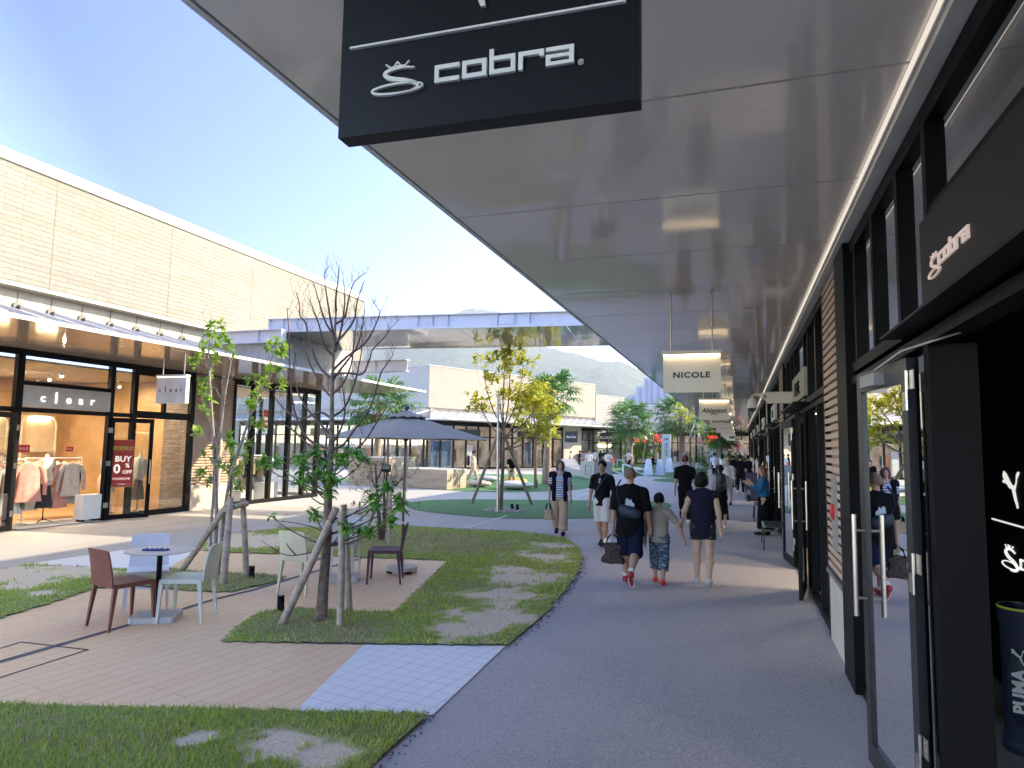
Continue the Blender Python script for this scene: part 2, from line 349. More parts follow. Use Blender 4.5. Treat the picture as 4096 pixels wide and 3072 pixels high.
def lawn(name, poly, blobs, dens, seed, hgt=.035, dry=()):
    """blobs: bare sandy patches (x, y, radius); dry: straw coloured patches"""
    xs = [p[0] for p in poly]; ys = [p[1] for p in poly]
    def bare(x, y):
        v = np.zeros_like(x)
        for bx, by, br in blobs: v = np.maximum(v, np.clip(1.45-np.hypot(x-bx, y-by)/br-1.5*(fbm(x, y, 2.2/max(br, .3), seed+9)-.5)-1.1*(fbm(x, y, 9, seed+29)-.5), 0, 1))
        return v
    def dryf(x, y):
        v = np.zeros_like(x)
        for bx, by, br in dry: v = np.maximum(v, np.clip(1.3-np.hypot(x-bx, y-by)/br, 0, 1))
        return v*(.5+fbm(x, y, 4, seed+19))
    # soil sheet as a fine grid clipped to the outline, carrying the bare amount
    st = .07; gx_, gy_ = np.meshgrid(np.arange(min(xs), max(xs)+st, st), np.arange(min(ys), max(ys)+st, st), indexing='ij')
    nx, ny = gx_.shape; cx = (gx_[:-1, :-1]+st/2).ravel(); cy = (gy_[:-1, :-1]+st/2).ravel()
    ins = inpoly(np.stack([cx, cy], 1), poly)
    idx = np.arange(nx*ny).reshape(nx, ny); q = np.stack([idx[:-1, :-1].ravel(), idx[1:, :-1].ravel(), idx[1:, 1:].ravel(), idx[:-1, 1:].ravel()], 1)[ins]
    used = np.unique(q); mp = -np.ones(nx*ny, int); mp[used] = np.arange(len(used)); q = mp[q]
    X = gx_.ravel()[used]; Y = gy_.ravel()[used]; Z = .008+.018*fbm(X, Y, 1.3, seed)
    me = bpy.data.meshes.new(name); me.from_pydata(np.stack([X, Y, Z], 1).tolist(), [], q.tolist())
    at = me.attributes.new('bare', 'FLOAT', 'POINT'); at.data.foreach_set('value', np.clip(bare(X, Y)*1.1, 0, 1))
    me.materials.append(MT['lawn_soil']); me.polygons.foreach_set('use_smooth', [True]*len(me.polygons))
    o = bpy.data.objects.new(name, me); COL.objects.link(o); tag(o, kind='structure')
    # blades
    rs = np.random.RandomState(seed); area = (max(xs)-min(xs))*(max(ys)-min(ys)); N = int(area*dens)
    p = np.stack([rs.uniform(min(xs), max(xs), N), rs.uniform(min(ys), max(ys), N)], 1)
    dist = np.hypot(p[:, 0], p[:, 1]); keep = rs.rand(N) < np.clip((4.5/np.maximum(dist, 1))**1.2, .16, 1)
    p = p[keep]; dist = dist[keep]; k2 = inpoly(p, poly); p = p[k2]; dist = dist[k2]
    bv = bare(p[:, 0], p[:, 1]); k3 = (bv < rs.uniform(.08, .85, len(p))) & (rs.rand(len(p)) < .45+.75*fbm(p[:, 0], p[:, 1], 2.6, seed+4)); p = p[k3]; dist = dist[k3]
    n_ = len(p); dr = rs.rand(n_) < np.clip(dryf(p[:, 0], p[:, 1])+.12+.5*np.clip(fbm(p[:, 0], p[:, 1], 3.3, seed+40)-.45, 0, 1)*2, 0, .85)
    a = rs.rand(n_)*6.283; wd = .0035*np.maximum(1, dist/4.5)*rs.uniform(.7, 1.5, n_); h = hgt*rs.uniform(.3, 1.55, n_)*(.7+.8*fbm(p[:, 0], p[:, 1], 1.7, seed+5)); ln = rs.uniform(.1, 1.0, n_)*h
    a2 = rs.rand(n_)*6.283; z0 = .008+.018*fbm(p[:, 0], p[:, 1], 1.3, seed)-.003
    V = np.zeros((n_, 3, 3)); V[:, 0, 0] = p[:, 0]-np.cos(a)*wd; V[:, 0, 1] = p[:, 1]-np.sin(a)*wd; V[:, 1, 0] = p[:, 0]+np.cos(a)*wd; V[:, 1, 1] = p[:, 1]+np.sin(a)*wd
    V[:, 0, 2] = z0; V[:, 1, 2] = z0; V[:, 2, 0] = p[:, 0]+np.cos(a2)*ln; V[:, 2, 1] = p[:, 1]+np.sin(a2)*ln; V[:, 2, 2] = z0+h
    me = bpy.data.meshes.new('grass'); me.vertices.add(n_*3); me.vertices.foreach_set('co', V.ravel()); me.loops.add(n_*3); me.loops.foreach_set('vertex_index', np.arange(n_*3))
    me.polygons.add(n_); me.polygons.foreach_set('loop_start', np.arange(n_)*3); me.polygons.foreach_set('loop_total', np.full(n_, 3)); me.materials.append(grass_m); me.materials.append(dry_m)
    me.polygons.foreach_set('material_index', dr.astype(int)); me.update(); me.validate()
    o = bpy.data.objects.new('grass', me); COL.objects.link(o); return tag(o, None, None, None, 'stuff'), n_
gl = []
nearp = gp((-420, 1524), (0, 1524), (160, 1528), (400, 1533), (640, 1539), (780, 1543), (925, 1546), (905, 1566), (855, 1610), (805, 1659), (740, 1740), (640, 1900), (-300, 2200), (-700, 1800))
sandn = [(*G(600, 1610)[:2], .22), (*G(690, 1640)[:2], .2), (*G(420, 1600)[:2], .12)]
o, k_ = lawn('lawn', nearp, sandn, 9000, 3, .032); tag(o, 'short green grass on the lawn at the bottom left corner', 'grass'); gl.append(k_)
midp = gp((482, 1388), (518, 1352), (560, 1325), (633, 1315), (740, 1322), (853, 1325), (968, 1212), (486, 1194), (430, 1189), (452, 1168), (500, 1155), (543, 1150), (626, 1142), (760, 1138), (873, 1138), (961, 1143), (1039, 1148), (1110, 1150), (1175, 1155), (1222, 1164), (1250, 1184), (1257, 1205), (1248, 1237), (1222, 1276), (1180, 1322), (1140, 1360), (1092, 1396))
blobs = [(*G(1175, 1205)[:2], .55), (*G(1130, 1250)[:2], .6), (*G(1085, 1290)[:2], .5), (*G(1060, 1340)[:2], .5), (*G(1090, 1235)[:2], .4), (*G(1010, 1365)[:2], .35), (*G(1190, 1180)[:2], .4), (*G(560, 1170)[:2], 1.1), (*G(500, 1168)[:2], 1.0)]
dryb = [(*G(900, 1172)[:2], 1.6), (*G(760, 1165)[:2], 1.3), (*G(730, 1372)[:2], .5), (*G(640, 1350)[:2], .5), (*G(1000, 1180)[:2], 1)]
o, k_ = lawn('lawn', midp, blobs, 6500, 5, .029, dryb); tag(o, 'green grass around the near staked tree with bare sandy patches beside the path', 'grass'); gl.append(k_)
leftp = gp((-200, 1262), (0, 1233), (55, 1221), (210, 1228), (275, 1230), (363, 1229), (425, 1236), (545, 1240), (616, 1248), (600, 1258), (553, 1268), (507, 1280), (462, 1281), (375, 1274), (290, 1264), (205, 1272), (107, 1306), (0, 1337), (-260, 1420))
blobs = [(*G(20, 1245)[:2], .7), (*G(130, 1240)[:2], .6), (*G(60, 1265)[:2], .35), (*G(-60, 1260)[:2], .5), (*G(210, 1240)[:2], .3), (*G(90, 1285)[:2], .2)]
dryb = [(*G(400, 1250)[:2], .8), (*G(520, 1262)[:2], .9)]
o, k_ = lawn('lawn', leftp, blobs, 6500, 7, .029, dryb); tag(o, 'green grass with sandy patches at the left, behind the deck with the round table', 'grass'); gl.append(k_)
print('blades', gl)
# loose gravel along the lawn edges
stone = P('loose_stone', (.16, .16, .165), .85, var=.3, island=.5)
rnd = random.Random(4); b = MB()
for line in ([(1257, 1205), (1250, 1240), (1222, 1280), (1180, 1325), (1140, 1362), (1095, 1398)], [(925, 1548), (900, 1572), (855, 1614), (805, 1662), (760, 1720)], [(500, 1152), (626, 1140), (873, 1136), (961, 1141), (1110, 1148), (1222, 1162)], [(-50, 1240), (20, 1228), (110, 1222), (230, 1226)]):
    pts = [G(*p) for p in line]
    for i in range(len(pts)-1):
        a, c = pts[i], pts[i+1]; L = (c-a).length
        for k in range(int(L*110)):
            t = rnd.random(); q = a.lerp(c, t); r = rnd.uniform(.004, .012)*max(1, q.length/12); q.x += rnd.gauss(0, .05); q.y += rnd.gauss(0, .05)
            b.ball((q.x, q.y, .006), (r, r*rnd.uniform(.6, 1), r*.6), 5, 3)
tag(b.build('gravel', stone), 'loose dark gravel scattered along the lawn edges', 'gravel', kind='stuff')
# ================================================================== SHARED BUILDING MATERIALS
black_m = P('black_frame', (.003, .003, .0035), .5, var=.2, spec=.16)
dark2_m = P('dark_panel', (.010, .010, .011), .5)
steel_m = P('brushed_steel', (.62, .58, .52), .28, 1.0, var=.08)
cream_m = P('cream_panel', (.68, .60, .48), .55, var=.05, scale=2)
white_pm = P('white_paint', (.72, .71, .68), .45, var=.04)
beige_m = P('beige_render', (.50, .45, .39), .8, var=.07, scale=2.2, bmp=.15)
louv_m = P('bronze_louvre', (.52, .37, .27), .45, var=.1, scale=3)
brick_m = brickmat('split_face_tile', (.265, .24, .20), (.335, .305, .26), (.12, .10, .08), 1.1, .112, ms=.004, rel=.9)
gl_r = glass('shop_glass', (.62, .66, .66), 2.4)
gl_l = glass('shop_glass_clear', (.93, .94, .93), 1.6)
gl_d = glass('door_glass', (.42, .50, .52), 6)
warm_e = emis('warm_strip', (1, .80, .52), 2.6)
def soffit_mat(name, col, rough=.13, bs=.9, bd=.012):
    m, n, l, b, out = newmat(name); co = coords(n, l); f = noise(n, l, co, 1.1, 2, .4)
    mp = nd(n, 'Mapping'); mp.inputs[3].default_value = (.35, 1.2, 1); l.new(co, mp.inputs[0]); f2 = noise(n, l, mp.outputs[0], bs, 2, .5)
    l.new(ramp(n, l, f, [(.3, tuple(x*.95 for x in col)), (.7, col)]), b.inputs['Base Color']); b.inputs['Roughness'].default_value = rough; b.inputs['IOR'].default_value = 1.9
    bump(n, l, b, f2, .35, bd); MT[name] = m; return m
soff_m = soffit_mat('soffit_metal', (.86, .78, .68), .075, 1.2, .02)
soffL_m = soffit_mat('soffit_metal_warm', (.48, .40, .33), .08)

# wordmark shapes ------------------------------------------------------------
def cobra_letters(b, M, h, t):
    s = .25
    def bx(x0, y0, x1, y1): b.box(x0*h, y0*h, 0, x1*h, y1*h, t, M)
    x = 0.0
    bx(x, 0, x+s, 1); bx(x+s, 0, x+1.45, s); bx(x+s, 1-s, x+1.45, 1); x += 1.62
    bx(x, 0, x+s, 1); bx(x+1.4-s, 0, x+1.4, 1); bx(x+s, 0, x+1.4-s, s); bx(x+s, 1-s, x+1.4-s, 1); x += 1.56
    bx(x, 0, x+s, 1.42); bx(x+1.45-s, 0, x+1.45, 1); bx(x+s, 0, x+1.45-s, s); bx(x+s, 1-s, x+1.45-s, 1); x += 1.62
    bx(x, 0, x+s, 1); bx(x+s, 1-s, x+1.4, 1); bx(x+1.4-s, .62, x+1.4, 1-s); x += 1.5
    bx(x, 1-s*.9, x+1.5, 1); bx(x+1.5-s, 0, x+1.5, 1-s*.9); bx(x, 0, x+s, .6); bx(x+s, .6-s*.8, x+1.5-s, .6); bx(x+s, 0, x+1.5-s, s*.8)
    return (x+1.5)*h
def ribbon(b, pts, ws, M, t):
    n = len(pts); L = []; R = []
    for i in range(n):
        dx = pts[min(i+1, n-1)][0]-pts[max(i-1, 0)][0]; dy = pts[min(i+1, n-1)][1]-pts[max(i-1, 0)][1]; d = math.hypot(dx, dy) or 1
        L.append((pts[i][0]-dy/d*ws[i], pts[i][1]+dx/d*ws[i])); R.append((pts[i][0]+dy/d*ws[i], pts[i][1]-dx/d*ws[i]))
    for i in range(n-1): b.prism([R[i], R[i+1], L[i+1], L[i]], 0, t, M)
def spline(pts, k=6):
    out = []; n = len(pts)
    for i in range(n-1):
        p0, p1, p2, p3 = [Vector(pts[max(0, min(n-1, j))]) for j in (i-1, i, i+1, i+2)]
        for s in range(k):
            t = s/k; out.append(.5*((2*p1)+(p2-p0)*t+(2*p0-5*p1+4*p2-p3)*t*t+(3*p1-p0-3*p2+p3)*t**3))
    out.append(Vector(pts[-1])); return out
def snake_mark(b, M, h, t):
    k = h/200.0
    def cv(L): return [((x-525)*k, (600-y-(x-525)*.135)*k) for x, y in L]
    s1 = spline(cv([(637, 443), (560, 442), (480, 458), (440, 488), (480, 513), (580, 525), (645, 542), (655, 568), (600, 590), (530, 603)]), 5)
    n = len(s1); ribbon(b, s1, [(3+13*math.sin(math.pi*min(1, i/n*1.15))**.8)*k*.8 for i in range(n)], M, t)
    el = [(525+168*math.cos(a), 575-(525-525)*0+30*math.sin(a)-168*math.cos(a)*.135) for a in [2*math.pi*i/24 for i in range(25)]]
    ribbon(b, cv(el), [(4+3*abs(math.sin(2*math.pi*i/48)))*k for i in range(25)], M, t)
    for L in ([(445, 425), (478, 446)], [(478, 446), (522, 436)], [(522, 436), (575, 430)], [(575, 430), (600, 400)], [(500, 440), (522, 407)], [(522, 407), (545, 432)]): ribbon(b, cv(L), [4*k, 4*k], M, t)
CAT = [(875, 230), (890, 245), (905, 265), (920, 295), (940, 340), (965, 385), (988, 400), (1005, 370), (1010, 320), (1012, 270), (1030, 240), (1045, 245), (1040, 275), (1020, 320), (1015, 370), (1005, 420), (1000, 450), (1010, 500), (1020, 560), (1030, 590), (1036, 645), (1022, 648), (1010, 600), (995, 560), (980, 500), (965, 435), (935, 420), (915, 385), (905, 370), (900, 375), (890, 350), (880, 365), (862, 355), (865, 330), (885, 325), (870, 310), (862, 275), (870, 240)]
def cat_mark(b, M, h, t):
    k = h/415.0; b.prism([((x-950)*k*1.6, (648-y)*k) for x, y in CAT][::-1], 0, t, M)

# ================================================================== RIGHT-HAND ARCADE BUILDING
XW = .92
arc = thing('shop_building', 'long building on the right with black shopfronts under a deep metal canopy', 'building', (XW, 0, 0))
def ab(name, mat, fn, smooth=None, parent=None): return part(name, mat, parent or arc, fn, smooth, True)
def f(b):
    b.box(XW+.1, -6, 3.83, 9, 34, 6.55); b.box(XW+.1, 34, 3.83, 9, 74, 5.3); b.box(5.5, -6, 0, 9, 74, 3.82)
ab('wall', P('arcade_wall', (.42, .38, .33), .8), f)
def f(b):
    b.box(-2.16, -6, 3.83, XW+.1, 74, 3.99)
canopy = ab('canopy', P('canopy_deck', (.10, .095, .09), .6), f)
def f(b):
    y = .583-1.445*5
    while y < 74: b.box(-2.15, y+.010, 3.80, .80, y+1.435, 3.829); y += 1.445
part('soffit', soff_m, canopy, f, None, True)
part('fascia', P('white_fascia', (.70, .69, .68), .35), canopy, lambda b: b.box(-2.20, -6, 3.795, -2.163, 74, 4.0), None, True)
def f(b):
    b.box(.83, -6, 3.725, XW-.002, 74, 3.80); b.box(.815, -6, 3.765, .829, 74, 3.79)
ab('ceiling_trim', P('pale_trim', (.62, .59, .53), .4), f)
part('cove_light', emis('cove_warm', (1, .9, .78), .14), arc, lambda b: b.box(.796, -6, 3.770, .812, 60, 3.786), None, True)
# module plan of the facade: shops between louvred bays
LOUV = [(6.78, 7.93), (14.85, 16.1), (22.6, 23.7), (30.2, 31.3), (38, 39), (46, 47), (54, 55), (62, 63)]
SHOP = [(-4.0, 6.72), (7.99, 14.8), (16.16, 22.55), (23.75, 30.15), (31.35, 37.95), (39.05, 45.95), (47.05, 53.95), (55.05, 61.95)]
DOORS = [(1.7, 4.06), (10.5, 12.1), (18.2, 19.8), (26, 27.6), (33.8, 35.4), (41.6, 43.2), (49.6, 51.2), (57.6, 59.2)]
MULL = [[-1.2, .4, 1.4, 3.78, 4.42, 5.2, 5.95], [8.9, 9.9, 10.45, 12.15, 12.9, 13.9]]
for i in range(2, 8):
    a, c = SHOP[i]; d0, d1 = DOORS[i]; MULL.append([a+.9, d0-.05, d1+.05, d1+1.2])
fr = MB()
class Sep:      # every box becomes a part of its own
    def __init__(s, name, mat, parent): s.a = (name, mat, parent)
    def box(s, *k): b = MB(); b.box(*k); return b.build(*s.a, None, True)
glb = Sep('shop_window', gl_r, arc); upg = Sep('transom_window', gl_r, arc)
for i, (a, c) in enumerate(SHOP):
    d0, d1 = DOORS[i]
    # heavy end posts, head and transom
    if i == 0: fr.box(XW-.05, 6.2, 0, XW+.12, 6.76, 3.722)
    else: fr.box(XW-.02, a-.05, 0, XW+.12, a+.08, 3.722); fr.box(XW-.03, c-.10, 0, XW+.12, c+.04, 3.722)
    a_ = a if i else -4.0; c_ = 6.19 if i == 0 else c-.1
    fr.box(XW, a_+.08, 3.62, XW+.1, c_, 3.722); fr.box(XW-.012, a_+.081, 2.5, XW+.10, c_, 2.56); fr.box(XW-.004, a_+.081, 2.60, XW+.098, c_, 2.68)
    for y in MULL[i]:
        fr.box(XW-.006, y-.035, 2.681, XW+.09, y+.035, 3.619)
        if not (d0+.02 < y < d1-.02): fr.box(XW-.006, y-.03, .001, XW+.09, y+.03, 2.499)
    if d0-a_ > .2: fr.box(XW, a_+.081, .001, XW+.08, d0-.06, .09); glb.box(XW+.035, a_+.08, .09, XW+.047, d0-.04, 2.5)
    fr.box(XW, d1+.06, .001, XW+.08, c_, .09); glb.box(XW+.035, d1+.04, .09, XW+.047, c_, 2.5)
    if i == 0: upg.box(XW+.04, a_+.08, 3.12, XW+.052, 3.75, 3.62); upg.box(XW+.04, 3.8, 2.68, XW+.052, c_, 3.62); fr.box(XW-.003, a_+.08, 3.10, XW+.09, 3.744, 3.17)
    else: upg.box(XW+.04, a_+.08, 2.68, XW+.052, c_, 3.62)
for y0, y1 in LOUV:
    z = .76; slat = MB()
    while z < 3.70: slat.box(XW-.028, y0, z, XW+.03, y1, z+.052); z += .082
    slat.box(XW+.031, y0, .72, XW+.07, y1, 3.71)
    slat.build('louvre_panel', louv_m, arc, None, True)
    part('ledge', P('ledge_metal', (.16, .15, .16), .5), arc, lambda b: b.box(XW-.05, y0+.001, .69, XW+.05, y1-.001, .735), None, True)
    part('base_wall', beige_m, arc, lambda b: b.box(XW-.02, y0+.002, 0, XW+.06, y1-.002, .689), None, True)
fr.build('shopfront_frame', black_m, arc, None, True)
# shop interiors: floor, ceiling, back walls
def f(b):
    b.box(2.1, 3.0, 0, 2.2, 7.9, 3.3); b.box(XW-.0, 3.86, 0, 1.135, 3.95, 2.499); b.box(2.21, 5.9, 0, 5.4, 6.0, 3.7); b.box(XW+.13, 7.91, 0, 5.4, 7.97, 3.7); b.box(XW+.13, 14.82, 0, 5.4, 14.9, 3.7); b.box(XW+.13, 22.6, 0, 5.4, 22.7, 3.7); b.box(XW+.13, 30.2, 0, 5.4, 30.3, 3.7); b.box(5.3, -4, 0, 5.4, 74, 3.7)
ab('interior_wall', P('interior_black', (.003, .003, .003), .6, spec=.2), f)
ab('interior_floor', P('shop_floor', (.42, .38, .31), .4, var=.1), lambda b: b.box(XW+.05, -4, -.05, 5.4, 74, .006))
ab('interior_ceiling', P('shop_ceiling', (.45, .38, .29), .8), lambda b: b.box(XW+.11, -4, 3.3, 5.4, 74, 3.4))
# header signs above the doors
hp = P('header_panel', (.014, .013, .013), .5, spec=.3)
hs = part('header_sign', hp, arc, lambda b: b.box(XW-.045, .9, 2.62, XW+.03, 3.74, 3.085), None, True)
tag(hs, 'dark grey fascia panel over the near doorway with white snake emblem and lettering')
b = MB(); M = frame((XW-.047, 3.66, 2.765), (0, -1, 0), (0, 0, 1)); M2 = frame((XW-.047, 3.60, 2.74), (0, -1, 0), (0, 0, 1))
snake_mark(b, frame((XW-.047, 3.48, 2.76), (0, -1, 0), (0, 0, 1)), .11, .010); cobra_letters(b, frame((XW-.047, 3.41, 2.79), (0, -1, 0), (0, 0, 1)), .054, .010)
b.build('lettering', P('pink_white_letter', (.80, .66, .60), .4, emit=(1, .8, .7), es=.04), hs, None, False)
for o in (hs.children): o.matrix_parent_inverse = Matrix.Identity(4); o.location = (-XW, 0, 0) if False else (0, 0, 0)
hs.children[0].data.transform(wmat(hs).inverted())
hood = P('hood_metal', (.005, .005, .005), .5, spec=.2)
part('door_hood', hood, arc, lambda b: b.box(XW-.15, .5, 2.578, XW-.02, 4.22, 2.592), None, True)
def shop_sign(i, txt, col, tcol, y0, y1):
    h = part('header_sign', col, arc, lambda b: b.box(XW-.05, y0, 2.70, XW+.0, y1, 3.10), None, True)
    b = MB(); put_text(b, frame((XW-.052, (y0+y1)/2, 2.88), (0, -1, 0), (0, 0, 1)), txt, .26, ext=.02, bold=.006)
    b.build('lettering', tcol, h, None, True); part('door_hood', hood, arc, lambda b: b.box(XW-.22, y0-.35, 2.575, XW-.02, y1+.35, 2.595), None, True)
shop_sign(1, 'MOLE', P('header_cream', (.42, .39, .34), .6), black_m, 9.95, 12.0)
shop_sign(2, 'M', white_pm, black_m, 17.6, 19.6); shop_sign(3, 'A', white_pm, black_m, 25.4, 27.4)
for y in (33, 41, 49): shop_sign(4, 'CO', cream_m, black_m, y, y+2)
# alarm panel on the louvres
ap = part('alarm_panel', P('grey_box', (.30, .27, .25), .45), arc, lambda b: b.box(XW-.045, 7.12, 1.0, XW-.026, 7.42, 1.72), None, True)
def f(b): b.lathe([(.001, 0), (.075, 0), (.075, .02), (.04, .03), (.001, .032)], 20, (0, 0, 0))
red_m = P('red_plastic', (.62, .03, .03), .35)
b = MB(); f(b); o = b.build('alarm_lamp', red_m, ap, 40); o.location = wmat(ap).inverted() @ Vector((XW-.045, 7.27, 1.36)); o.rotation_euler = (0, -math.pi/2, 0)
# doors folded open against the facade
def door(hy, ey, ex, z0=.03, z1=2.45, label=None, closer=False, big=False):
    """hinge edge at (XW-.0, hy), free edge at (ex, ey)"""
    a = Vector((XW-.045, hy, 0)); e = Vector((ex, ey, 0)); d = (e-a); L = d.length; d.normalize(); nrm = Vector((-abs(d.y), d.x*(1 if d.y > 0 else -1), 0)).normalized()
    M = Matrix(((d.x, nrm.x, 0, a.x), (d.y, nrm.y, 0, a.y), (0, 0, 1, 0), (0, 0, 0, 1)))
    b = MB(); T = .022; s = .085
    b.box(0, -T, z0, s, T, z1, M); b.box(L-s, -T, z0, L, T, z1, M); b.box(s, -T, z0, L-s, T, z0+.13, M); b.box(s, -T, z1-.12, L-s, T, z1, M)
    dr = b.build('door', P('door_frame', (.018, .019, .02), .32) if big else black_m, arc, None, True)
    if label: dr['label'] = label
    part('door_glass', gl_d, dr, lambda b: b.box(s, -.005, z0+.13, L-s, .005, z1-.12, M), None, True)
    for sg in (1, -1):
        def f(b):
            b.tube([M @ Vector((L-.075, sg*.085, .92)), M @ Vector((L-.075, sg*.085, 1.55))], .016, 12)
            for z in (1.03, 1.45): b.tube([M @ Vector((L-.075, sg*.023, z)), M @ Vector((L-.075, sg*.085, z))], .009, 8)
        part('handle', steel_m, dr, f, 40, True)
    for z in (.3, 1.35, 2.12) if not big else (.32, 1.22, 2.17):
        def f(b):
            b.box(.005, T, z, .062, T+.004, z+.1, M); b.tube([M @ Vector((-.008, T+.004, z)), M @ Vector((-.008, T+.004, z+.21))], .009, 10); b.box(-.075, T-.01, z+.11, -.014, T-.006, z+.21, M)
            for k in range(5): b.ball(M @ Vector((.02+.026*(k % 2), T+.004, z+.014+.018*k)), .004, 6, 4); b.ball(M @ Vector((-.058+.026*(k % 2), T-.006, z+.124+.018*k)), .004, 6, 4)
        part('hinge', steel_m, dr, f, 40, True)
    if closer:
        def f(b): b.box(.35, T, z1-.11, .62, T+.055, z1-.04, M); b.bar(M @ Vector((.4, T+.03, z1-.02)), M @ Vector((.02, .03, z1+.04)), .012, .012); b.bar(M @ Vector((.02, .03, z1+.04)), (XW+.05, hy-.5, z1+.05), .01, .01)
        part('door_closer', P('closer_grey', (.30, .31, .32), .35, .3), dr, f, None, True)
    return dr
door(4.02, 4.89, .77, label='glazed door leaf folded back beside the dark fascia with steel handle and hinges', closer=True, big=True)
door(10.45, 9.55, .74); door(12.15, 13.1, .76); door(18.15, 17.3, .72); door(19.85, 20.8, .74); door(25.95, 25.1, .72); door(27.65, 28.5, .74); door(33.8, 33, .72); door(35.4, 36.2, .72); door(41.6, 40.8, .72)
# second shop: low sill board and flush bolts
for y0, y1 in ((2.9, 3.8), (10.5, 12.1)): part('threshold', P('threshold_metal', (.3, .3, .3), .3, .6), arc, lambda b: b.box(XW-.04, y0, 0, XW+.1, y1, .015), None, True)
# graphics inside the near shop (white emblem, rule and snake mark on the black display wall)
gw = P('white_vinyl', (.80, .80, .78), .5, emit=(1, .97, .9), es=.12)
b = MB(); XI = 2.1
def onwall(pts): return [atX(x*.1953+1998.1, y*.1953+972.1, XI-.003) for x, y in pts]
def wallpoly(pts, t=.004):
    q = onwall(pts); n = len(q); b.add(q+[Vector((p.x-t, p.y, p.z)) for p in q], [tuple(range(n)), tuple(range(n, 2*n))[::-1]]+[(i, (i+1) % n, n+(i+1) % n, n+i) for i in range(n)])
wallpoly(CAT); wallpoly([(742, 750), (742, 768), (1500, 985), (1500, 962)])
def wrib(pts, ws):
    n = len(pts)
    for i in range(n-1):
        (x0, y0), (x1, y1) = pts[i], pts[i+1]; dx, dy = x1-x0, y1-y0; d = math.hypot(dx, dy); u, v = -dy/d, dx/d
        wallpoly([(x0+u*ws[i], y0+v*ws[i]), (x1+u*ws[i+1], y1+v*ws[i+1]), (x1-u*ws[i+1], y1-v*ws[i+1]), (x0-u*ws[i], y0-v*ws[i])])
s1 = [tuple(p) for p in spline([(1000, 1148), (960, 1105), (910, 1095), (895, 1125), (930, 1185), (990, 1245), (1030, 1320), (1000, 1342), (950, 1325)], 4)]; wrib(s1, [8+8*math.sin(math.pi*i/len(s1)) for i in range(len(s1))])
wrib([(945+88*math.cos(a)-30*math.sin(a)*0, 1275+38*math.sin(a)+88*math.cos(a)*.42) for a in [2*math.pi*i/20 for i in range(21)]], [7]*21)
wrib([(890, 1042), (905, 1080), (975, 1085), (975, 1065)], [5]*4); wrib([(920, 1045), (930, 1080), (945, 1055)], [5]*3)
for q in ([(1052, 1205), (1052, 1320), (1075, 1330), (1075, 1212)], [(1052, 1205), (1300, 1255), (1300, 1280), (1052, 1230)], [(1052, 1300), (1300, 1370), (1300, 1395), (1052, 1325)]): wallpoly(q)
iw = b.build('wall_graphic', gw, arc, None, True); tag(iw, 'white leaping cat, rule and snake emblem on the black wall')
# ceiling spot lamps reflected warm inside the shops
lm = emis('lamp_face', (1, .82, .58), 30)
for (x, y, z) in ((2.9, 2.0, 3.25), (3.4, 4.2, 3.25), (2.6, 12, 3.25), (2.6, 20, 3.25), (2.6, 27, 3.25), (2.6, 35, 3.25), (2.2, 10.6, 3.25), (3, 43, 3.25)):
    lt = thing('ceiling_lamp', 'small warm round ceiling lamp inside a right-hand shop', 'lamp', (x, y, z), 0, 'ceiling lamps inside the right-hand shops')
    part('housing', black_m, lt, lambda b: b.lathe([(.05, .0), (.06, .05)], 16)); part('lens', lm, lt, lambda b: b.lathe([(.045, -.004), (.045, -.001)], 16))
    L = bpy.data.lights.new('shop_lamp', 'AREA'); L.energy = 6 if y < 5 else 12; L.color = (1, .80, .58); L.size = .4; lo = bpy.data.objects.new('shop_lamp', L); COL.objects.link(lo); lo.location = (x, y, z-.1)

# ================================================================== HANGING SIGNS
txt_bk = P('sign_letter_black', (.015, .013, .014), .4); txt_w = P('sign_letter_white', (.78, .76, .70), .4)
def hanging_sign(Y, label, paint, panel=cream_m, x0=-.825, w_=.65, zb=2.60, h=.44, ceil=3.80, rz=0, lit=True, thick=.045, group='shop signs hanging under the right-hand canopy'):
    t = thing('hanging_sign', label, 'sign', (x0+w_/2, Y, zb), rz, group)
    part('panel', panel, t, lambda b: b.box(-w_/2, -thick/2, 0, w_/2, thick/2, h))
    rm = P('rod_metal', (.50, .44, .36), .35, .7)
    for sx in (-.36*w_, .36*w_):
        def f(b): b.tube([(sx, 0, h), (sx, 0, ceil-zb)], .0095, 10); b.lathe([(.012, 0), (.024, .004), (.024, .02), (.012, .024)], 14, (sx, 0, (ceil-zb-h)*.43+h)); b.lathe([(.028, 0), (.028, .01)], 14, (sx, 0, ceil-zb-.011))
        part('rod', rm, t, f, 40)
    if lit:
        lb = part('light_bar', panel, t, lambda b: b.box(-w_/2-.01, -.075, h+.003, w_/2+.01, .055, h+.045))
        part('light_strip', warm_e, lb, lambda b: b.box(-w_/2+.01, -.055, h-.004, w_/2-.01, -.028, h+.001))
    if paint:
        b = MB(); paint(b, lambda u, v: frame((u, -thick/2-.001, v), (1, 0, 0), (0, 0, 1))); b.build('lettering', txt_bk if panel is not MT.get('black_sign') else txt_w, t)
    return t
bsp = P('black_sign', (.003, .003, .0045), .45, var=.1, spec=.3)
def pnt(b, F):
    cobra_letters(b, F(-.098, .090), .0385, .008); snake_mark(b, F(-.185, .082), .072, .008)
    b.box(-.305, -.008, .200, .305, 0, .2045, Matrix.Translation((0, -.0235, 0))); cat_mark(b, F(-.05, .243), .19, .008)
    put_text(b, F(.215, .092), '®', .016, ext=.002)
hanging_sign(1.262, 'black sign with white snake emblem and squared lettering at the top of the view', pnt, bsp, -.832, .66, 2.622, .45, rz=R_(1.9), lit=False, thick=.047)
